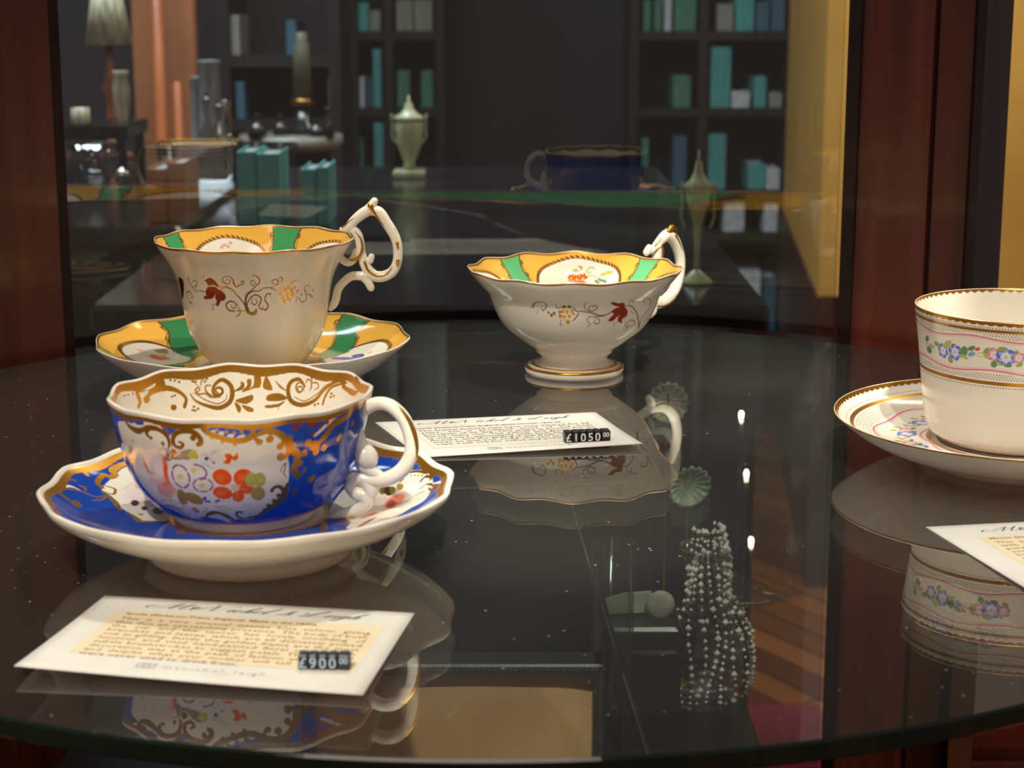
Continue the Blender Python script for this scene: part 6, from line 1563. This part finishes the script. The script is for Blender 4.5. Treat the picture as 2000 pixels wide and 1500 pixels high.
ch = empty('mahogany_chest', (1.0, 2.5, 0)); tag(ch, 'low mahogany chest beyond the right post, seen through the shelf', 'chest')
box('body', -.46, .45, -.3, .3, .06, .60, M_WAINSCOT2, ch, .004)
box('chest_top', -.475, .465, -.315, .31, .60, .622, M_WAINSCOT2, ch, .004)
box('plinth', -.45, .44, -.29, .29, 0, .06, M_WAINSCOT2, ch)
for k in range(3):
    d_ = box('drawer', -.43, .42, -.312, -.30, .08+.172*k, .235+.172*k, M_WAINSCOT2, ch, .003)
    for xx in (-.2, .25): link_mesh('drawer_knob', mesh_from('drawer_knob', *ball_vf((xx, -.322, .157+.172*k), .012, 14, 8)), M_BRASS, d_)
TEAL = [noisy('teal_book_cloth', lin(72, 150, 148), lin(52, 116, 118), (30, 30, 8), .7), noisy('green_book_cloth', lin(66, 122, 96), lin(44, 92, 74), (30, 30, 8), .7), noisy('blue_book_cloth', lin(50, 92, 112), lin(34, 66, 84), (30, 30, 8), .7),
        noisy('grey_book_cloth', lin(132, 132, 122), lin(100, 102, 96), (30, 30, 8), .7), noisy('pale_book_paper', lin(190, 192, 196), lin(150, 152, 160), (60, 60, 60), .8)]
TN = ['teal', 'green', 'slate blue', 'grey', 'pale']
def book(x0, x1, y0, z0, z1, k, where):
    d = .16
    root = empty('book', ((x0+x1)/2, y0, z0))
    g = TN[k]+' books on the '+where
    tag(root, TN[k]+' clothbound book in a row on the '+where, 'book', g)
    wd = x1-x0; h = z1-z0
    v = []
    v.append(box_vf(-wd/2, -wd/2+.003, 0, d, 0, h)); v.append(box_vf(wd/2-.003, wd/2, 0, d, 0, h)); v.append(box_vf(-wd/2, wd/2, -.002, .003, 0, h, .0008))
    link_mesh('cover', mesh_from('cover', *join_parts(v)), TEAL[k], root, smooth=False)
    vv, ff = box_vf(-wd/2+.003, wd/2-.003, .003, d-.004, .003, h-.004)
    link_mesh('pages', mesh_from('pages', vv, ff), TEAL[4], root, smooth=False)
def bookcase(pxs, Y, rows, label, where):
    """pxs: left and right jamb; rows: (shelf line y, [(px0, px1, top y, colour)])"""
    x0 = at(pxs[0], 200, Y)[0]; x1 = at(pxs[-1], 200, Y)[0]
    root = empty('bookcase', ((x0+x1)/2, Y, 0)); tag(root, label, 'bookcase')
    cx = (x0+x1)/2; sdp = .28
    for q in pxs:
        x = at(q, 200, Y)[0]-cx
        box('upright', x-.012, x+.012, -.002, sdp, 0, 2.1, M_CASEWOOD, root)
    box('back_board', x0-cx, x1-cx, sdp-.01, sdp, 0, 2.1, M_CASEWOOD, root)
    box('plinth', x0-cx, x1-cx, 0, sdp-.01, 0, .10, M_CASEWOOD, root)
    for yb, books in rows:
        z = at(1000, yb, Y)[1]
        box('shelf_board', x0-cx, x1-cx, 0, sdp-.012, z-.022, z, M_CASEWOOD, root)
        for a, c, yt, k in books:
            xa, xc = at(a, 200, Y)[0], at(c, 200, Y)[0]; zt = at(a, yt, Y+.02)[1]
            nb = max(1, round((xc-xa)/.045))
            for i in range(nb):
                w_ = (xc-xa)/nb
                book(xa+i*w_+.0007, xa+(i+1)*w_-.0007, Y+.02, z+.0008, zt-.006*((i*7) % 3)/2, k, where)
    return root
rowsB = [
    (62, [(700, 722, 5, 0), (724, 745, 20, 3), (775, 808, 0, 3), (810, 846, 0, 3), (1255, 1270, 0, 1), (1276, 1292, 0, 1), (1296, 1310, -20, 4), (1315, 1358, -10, 1), (1398, 1430, 8, 3), (1434, 1470, -6, 0), (1474, 1500, 4, 2), (1504, 1530, -4, 2)]),
    (212, [(700, 712, 150, 4), (716, 726, 152, 2), (728, 745, 96, 0), (775, 800, 138, 1), (822, 846, 138, 1), (1315, 1350, 148, 1), (1388, 1428, 92, 0), (1430, 1466, 178, 4), (1474, 1498, 150, 0), (1504, 1530, 182, 3)]),
    (372, [(700, 706, 270, 0), (728, 748, 240, 0), (1255, 1270, 270, 1), (1318, 1345, 266, 2), (1386, 1422, 262, 0), (1466, 1500, 320, 0), (1502, 1530, 330, 4)]),
    (455, [(1420, 1462, 392, 4), (1500, 1528, 396, 4)]),
    (648, [(1418, 1446, 532, 0), (1452, 1498, 530, 4), (1504, 1530, 540, 2)])]
bookcase([690, 760, 860], 5.0, [(y, [b_ for b_ in r if b_[0] < 1000]) for y, r in rowsB], 'narrow black bookcase of green, teal and pale books left of the dark centre', 'bookcase left of the dark centre')
bookcase([1238, 1372, 1545], 5.0, [(y, [b_ for b_ in r if b_[0] > 1000]) for y, r in rowsB], 'wide black bookcase of teal and green books beside the gold wall', 'bookcase beside the gold wall')
bookcase([440, 655], 3.9, [
    (110, [(452, 470, 30, 3), (560, 580, 40, 2)]), (235, [(640, 650, 150, 3), (458, 476, 160, 2)]), (420, [])],
    'low-lit black bookcase behind the marble pedestal', 'bookcase behind the marble pedestal')

# dark table in front, with two lidded urns
M_TABLE = noisy('black_polished_wood', (.008, .008, .012), (.016, .013, .016), (8, 8, 2), .16, 5, .02, .5)
sb = empty('sideboard', (-.068, 2.08, 0)); tag(sb, 'long black polished sideboard behind the cabinet carrying two lidded glass urns', 'sideboard')
box('body', -.275, .275, -.56, .60, .06, .915, M_TABLE, sb, .003)
box('worktop', -.283, .282, -.575, .62, .915, .941, M_TABLE, sb, .004)
box('base', -.265, .265, -.54, .59, 0, .06, M_TABLE, sb)
for k in range(2):
    d_ = box('door', -.270+.275*k, -.005+.275*k, -.568, -.56, .10, .88, M_TABLE, sb, .002)
    link_mesh('door_knob', mesh_from('door_knob', *ball_vf((-.03+.06*k, -.578, .55), .008, 14, 8)), M_BRASS, d_)
cb = empty('cupboard', (-.73, 2.5, 0)); tag(cb, 'black polished cupboard at the far left crowded with glass and silver', 'cupboard')
box('body', -.36, .372, -.53, .55, .06, .925, M_TABLE, cb, .003)
box('worktop', -.37, .378, -.55, .55, .925, .949, M_TABLE, cb, .004)
box('base', -.35, .35, -.51, .53, 0, .06, M_TABLE, cb)
for k in range(2):
    d_ = box('door', -.355+.357*k, -.002+.357*k, -.538, -.53, .10, .88, M_TABLE, cb, .002)
    link_mesh('door_knob', mesh_from('door_knob', *ball_vf((-.04+.08*k, -.548, .55), .008, 14, 8)), M_BRASS, d_)
M_URN = noisy('pale_uranium_glass', lin(240, 244, 200), lin(190, 200, 156), (40, 40, 16), .25, 4)
M_URN.node_tree.nodes['Principled BSDF'].inputs['Transmission Weight'].default_value = .35
M_TEAL_LIGHT = noisy('light_teal_cloth', lin(104, 190, 186), lin(84, 160, 160), (30, 30, 8), .7)
def big_book(px0, px1, py, Y, z, k, label):
    xa, xb = at(px0, 430, Y)[0], at(px1, 430, Y)[0]; h = at(px0, py, Y)[1]-z
    root = empty('large_book', ((xa+xb)/2, Y, z)); tag(root, label, 'book'); w_ = xb-xa-.0006
    v = [box_vf(-w_/2, -w_/2+.002, 0, .085, 0, h), box_vf(w_/2-.002, w_/2, 0, .085, 0, h), box_vf(-w_/2, w_/2, -.002, .002, 0, h, .0008)]
    link_mesh('cover', mesh_from('cover', *join_parts(v)), (M_TEAL_LIGHT if k < 3 else M_BROWN), root, smooth=False)
    vv, ff = box_vf(-w_/2+.002, w_/2-.002, .002, .083, .002, h-.003)
    link_mesh('pages', mesh_from('pages', vv, ff), TEAL[4], root, smooth=False)
M_BROWN = noisy('brown_veneer', lin(176, 112, 74), lin(130, 80, 52), (10, 10, 2), .45, 5)
big_book(466, 503, 296, 2.03, .9413, 0, 'large teal book on the sideboard, leftmost of four behind the tall cup')
big_book(504, 549, 300, 2.03, .9413, 0, 'broad teal book on the sideboard, second of four behind the tall cup')
big_book(590, 619, 330, 2.03, .9413, 0, 'shorter teal book on the sideboard, just left of the last one')
big_book(620, 644, 326, 2.03, .9413, 2, 'slate blue book on the sideboard, rightmost behind the tall cup')
big_book(290, 328, 330, 1.99, .9493, 5, 'narrow brown upright folder on the cupboard, left one of the pair')
big_book(330, 366, 318, 1.99, .9493, 5, 'broad brown upright folder on the cupboard, right one of the pair')
def urn(x, y, z, h, r, label, lean=0, foot='square'):
    root = empty('lidded_urn', (x, y, z)); tag(root, label, 'urn')
    if foot == 'square':
        box('foot', -r*1.1, r*1.1, -r*1.1, r*1.1, .0003, h*.09, M_URN, root, .002)
        prof = [(r*.42, .09), (r*.36, .2), (r*.5, .24), (r*.85, .42), (r*.95, .6), (r*.92, .70)]
    else:
        glass_lathe('foot', [(.0001, .0003), (r*1.15, .0003), (r*1.1, h*.02), (r*.3, h*.10), (.0001, h*.12)], M_URN, root)
        prof = [(r*.20, .09), (r*.20, .30), (r*.28, .44), (r*.6, .56), (r*.9, .70)]
    glass_lathe('body', [(a, q*h) for a, q in prof], M_URN, root, rad=lambda p, k: 1+.05*math.cos(12*p))
    glass_lathe('lid', [(r*1.02, .70*h), (r*1.0, .74*h), (r*.6, .78*h), (r*.32, .84*h), (r*.24, .9*h), (r*.10, .93*h), (r*.05, 1.0*h)], M_URN, root, rad=lambda p, k: 1+(.07*math.cos(12*p) if k < 2 else 0))
    for s in (-1, 1):
        v, f = sweep_vf([(s*r*.9, 0, h*.42), (s*r*1.15, 0, h*.5), (s*r*1.12, 0, h*.62), (s*r*1.2, 0, h*.76)], [r*.08]*4, 8)
        link_mesh('handle', mesh_from('handle', v, f), M_URN, root)
    root.rotation_euler = (0, lean, 0)
    return root
x, z = at(800, 345, 2.55); urn(x, 2.55, .9412, .112, .020, 'pale glass urn with pointed lid on the black table, left of the dark centre')
x, z = at(1360, 545, 1.62); urn(x, 1.62, .9412, .118, .0125, 'tall slender pale glass urn on a round foot, behind the footed cup handle', .0, 'round')

# glass, silver and lamps on the left table
M_SILVER = simple('tarnished_silver', lin(170, 168, 156), .28, 1)
M_COPPER = noisy('lit_copper', lin(196, 110, 56), lin(150, 74, 36), (10, 10, 3), .4, 4)
M_RIBBED = noisy('ribbed_cream_glass', lin(214, 210, 186), lin(150, 146, 124), (160, 160, 4), .3, 3)
M_FROST = noisy('frosted_grey_glass', lin(150, 156, 158), lin(96, 102, 106), (60, 60, 8), .25, 4)
M_MARBLE = noisy('grey_marble', lin(140, 136, 130), lin(104, 100, 98), (12, 12, 12), .3, 8)
def put(px, py, Y): x_, z_ = at(px, py, Y); return x_, Y, z_
TZ = .9492
x, _ = at(392, 350, 2.35)
dsh = empty('cut_glass_dish', (x, 2.35, TZ)); tag(dsh, 'oblong cut glass dish with gilt rim on the left table', 'dish')
V = []; F = []
L4 = [(.046, .030, 0), (.052, .034, .052), (.0535, .0355, .0555), (.049, .031, .052), (.043, .027, .006)]
for a, b_, c in L4:
    for q in range(40):
        t_ = 2*PI*q/40; cs, sn = math.cos(t_), math.sin(t_)
        V.append((a*math.copysign(abs(cs)**.4, cs)*(1+.012*math.cos(20*t_)), b_*math.copysign(abs(sn)**.4, sn), c))
for k in range(4):
    for q in range(40): F.append((k*40+q, k*40+(q+1) % 40, (k+1)*40+(q+1) % 40, (k+1)*40+q))
F.append(tuple(range(39, -1, -1))); F.append(tuple(160+q for q in range(40)))
M_DISHGLASS = glass_mat('cut_dish_glass', (.70, .70, .72), 1.7, boost=2)
link_mesh('bowl', mesh_from('bowl', V, F), M_DISHGLASS, dsh)
ringp = [(.0535*math.copysign(abs(math.cos(t_))**.4, math.cos(t_)), .0355*math.copysign(abs(math.sin(t_))**.4, math.sin(t_)), .0562) for t_ in np.linspace(0, 2*PI, 41)]
link_mesh('gilt_rim', mesh_from('gilt_rim', *sweep_vf(ringp, [.0009]*41, 8, sub=2)), M_GILT, dsh)

def tiered(px, w_px, y_b, Y, name, label, cat, prof, mat, rad=None, extra=None):
    x_, z_ = at(px, y_b, Y)
    o_ = glass_lathe(name, prof, mat, None, (x_, Y, z_), rad=rad); tag(o_, label, cat); return o_
# a low black stand with a second tier
x, z2 = at(180, 245, 2.4)
stand = empty('display_stand', (x, 2.45, TZ)); tag(stand, 'black two-tier display stand on the left table', 'stand')
hh = z2-TZ
box('upper_tier', -.085, .045, -.05, .09, hh-.018, hh, M_TABLE, stand, .002)
for sx in (-.075, .035):
    for sy in (-.04, .08): box('leg', sx-.006, sx+.006, sy-.006, sy+.006, 0, hh-.018, M_TABLE, stand)
tiered(158, 0, 244, 2.42, 'glass_mug', 'small pale glass mug on the upper tier of the black stand', 'mug', [(.0001, .0004), (.011, .0004), (.0125, .004), (.012, .022), (.0112, .022), (.0108, .004), (.0001, .003)], M_RIBBED)
tiered(240, 0, 246, 2.46, 'fluted_vase', 'fluted cream glass vase on the upper tier beside the mug', 'vase', [(.0001, .0004), (.008, .0004), (.006, .01), (.010, .03), (.0105, .05), (.008, .066), (.0105, .072), (.0095, .072), (.0001, .06)], M_RIBBED, lambda p, k: 1+.09*math.cos(12*p))
tiered(185, 0, 356, 2.2, 'glass_bowl', 'round cut glass bowl under the black stand', 'bowl', [(.0001, .0004), (.016, .0004), (.026, .012), (.031, .030), (.028, .046), (.0265, .045), (.029, .030), (.024, .013), (.0001, .006)], M_DISHGLASS, lambda p, k: 1+.03*math.cos(18*p))
tiered(240, 0, 356, 2.15, 'silver_pot', 'tiny silver pot beside the cut glass bowl', 'pot', [(.0001, .0004), (.007, .0004), (.0095, .005), (.009, .012), (.005, .0145), (.0015, .017), (.0001, .018)], M_SILVER)
# fluted lampshade and its lamp, brown screen and copper columns behind
x, z = at(212, 80, 2.75)
lp = empty('table_lamp', (x, 2.75, TZ)); tag(lp, 'table lamp with a pleated cream shade at the top left', 'lamp')
hb = z-TZ
glass_lathe('lamp_stem', [(.0001, .0003), (.030, .0003), (.026, .008), (.008, .016), (.007, hb*.5), (.012, hb*.6), (.006, hb*.75), (.005, hb+.01)], M_BROWN, lp)
glass_lathe('lamp_shade', [(.034, hb-.005), (.018, hb+.085), (.0172, hb+.085), (.0332, hb-.005)], M_RIBBED, lp, rad=lambda p, k: 1+.04*math.cos(24*p), n=96)
x0, zt = at(255, 10, 3.3); x1, _ = at(378, 10, 3.3)
scr = box('veneer_screen', x0, x1, 3.30, 3.33, 0, 1.28, M_BROWN, None, .003); tag(scr, 'brown veneered screen standing behind the left table', 'screen')
for px, w_, yt in ((338, .0075, 160), (296, .010, -20), (322, .006, 330)):
    x, z = at(px, yt, 3.2); z = z if yt > 0 else 1.24
    c_ = empty('copper_column', (x, 3.24, 0)); tag(c_, {338: 'bright copper column before the brown screen, rightmost of three', 296: 'wide copper column before the brown screen, leftmost of three', 322: 'short slim copper column between the other two'}[px], 'column', None)
    glass_lathe('shaft', [(.0001, .012), (w_, .012), (w_, z-.004), (.0001, z)], M_COPPER, c_, n=24)
    glass_lathe('column_base', [(.0001, .0003), (w_*2.2, .0003), (w_*2, .012), (.0001, .013)], M_COPPER, c_, n=24)
for px, py, yt, Y, r, lb in ((412, 268, 118, 2.95, .0165, 'tall frosted glass cylinder behind the oblong dish'), (388, 270, 150, 2.98, .011, 'slender frosted glass tube left of the frosted cylinder'), (438, 262, 196, 2.90, .012, 'short crystal tumbler right of the frosted cylinder')):
    x, _ = at(px, py, Y); h = at(px, yt, Y)[1]-TZ
    o = glass_lathe('glass_cylinder', [(.0001, .0004), (r*1.15, .0004), (r, .006), (r, h*.97), (r*1.15, h), (r*.95, h), (r*.88, h*.96), (r*.88, .01), (.0001, .008)], M_FROST if r > .0125 or r < .0115 else M_CRYSTAL, None, (x, Y, TZ), rad=lambda p, k: 1+.03*math.cos(14*p)); tag(o, lb, 'glass')
# marble topped pedestal with a column candlestick and dark bottles
x, zt = at(568, 262, 3.25)
pt = empty('marble_pedestal', (x, 3.25, 0)); tag(pt, 'round grey marble-topped pedestal table behind the tall cup', 'pedestal')
glass_lathe('marble_top', [(.0001, zt-.024), (.088, zt-.024), (.092, zt-.012), (.090, zt), (.0001, zt)], M_MARBLE, pt, n=64)
glass_lathe('pedestal_stem', [(.0001, .0003), (.12, .0003), (.10, .03), (.03, .06), (.022, zt*.5), (.035, zt*.7), (.025, zt-.024)], M_CASEWOOD, pt)
x, z = at(592, 235, 3.25)
cs = empty('column_candlestick', (x, 3.25, zt+.0003)); tag(cs, 'tall olive-grey column candlestick with a brass ring on the marble pedestal', 'candlestick')
glass_lathe('candlestick_base', [(.0001, 0), (.030, 0), (.028, .012), (.016, .022), (.014, .05), (.0001, .05)], M_TABLE, cs)
glass_lathe('brass_ring', [(.0001, .05), (.019, .05), (.021, .056), (.019, .062), (.0001, .062)], M_BRASS, cs)
glass_lathe('shaft', [(.0001, .062), (.0165, .062), (.014, .155), (.010, .16), (.011, .175), (.0001, .176)], noisy('olive_grey_stone', lin(104, 102, 84), lin(80, 80, 66), (20, 20, 20), .5), cs)
for px, py, r, h, lb in ((505, 244, .016, .040, 'squat dark bottle at the left of the marble top'), (545, 256, .013, .036, 'squat dark bottle before the candlestick on the marble top'), (618, 250, .014, .03, 'small dark pot right of the candlestick'), (640, 240, .011, .05, 'slim dark bottle at the right of the marble top')):
    x, z = at(px, py, 3.2)
    o = glass_lathe('dark_bottle', [(.0001, .0004), (r, .0004), (r*1.08, h*.25), (r*.9, h*.5), (r*.35, h*.62), (r*.32, h*.9), (r*.45, h), (.0001, h)], M_TABLE, None, (x, 3.2+.02*((px//7) % 3-1), zt)); tag(o, lb, 'bottle')
for px, Y, h, r, lb in ((408, 2.62, .105, .010, 'clear glass decanter behind the oblong dish'), (432, 2.75, .085, .013, 'stout clear glass decanter right of the slim one'), (450, 2.60, .05, .009, 'small clear glass goblet at the right of the left table')):
    x, _ = at(px, 330, Y)
    o = glass_lathe('glass_decanter', [(.0001, .0003), (r, .0003), (r*1.2, h*.15), (r*1.1, h*.45), (r*.4, h*.62), (r*.35, h*.8), (r*.7, h*.86), (r*.1, h), (r*.6, h*.84), (r*.3, h*.6), (r*1.0, h*.44), (.0001, h*.05)], M_CRYSTAL, None, (x, Y, TZ)); tag(o, lb, 'decanter')

# small hanging bulbs far back in the shop, whose sparks lie on the shelf
structure(box('ceiling', -4, 4, 2.6, 6.5, 3.1, 3.2, M_DARKWALL))
M_BULB = bpy.data.materials.new('lit_bulb'); M_BULB.use_nodes = True
b = M_BULB.node_tree.nodes['Principled BSDF']; b.inputs['Emission Color'].default_value = (1, .86, .62, 1); b.inputs['Emission Strength'].default_value = 60
for px, py in ((1546, 768), (1448, 810), (1458, 925), (1467, 1056)):
    e = PITCH+math.atan((py-750)/FPX); Y = 4.3; t_ = math.tan(e)
    z = 1.0+(Y-.2/t_)*t_; x = (px-1000)/FPX*(Y*math.cos(PITCH)+(Y*t_)*math.sin(PITCH))
    o = empty('pendant_lamp', (x, Y, z)); tag(o, 'small hanging bulb far back in the shop, a spark mirrored in the shelf', 'lamp', 'hanging bulbs mirrored in the shelf')
    link_mesh('bulb', mesh_from('bulb', *ball_vf((0, 0, 0), .0028, 16, 10, (1, 1, 2.6))), M_BULB, o)
    link_mesh('cord', mesh_from('cord', *sweep_vf([(0, 0, .006), (0, 0, (3.1-z)*.5), (0, 0, 3.1-z)], [.001]*3, 6)), M_BLACK, o)
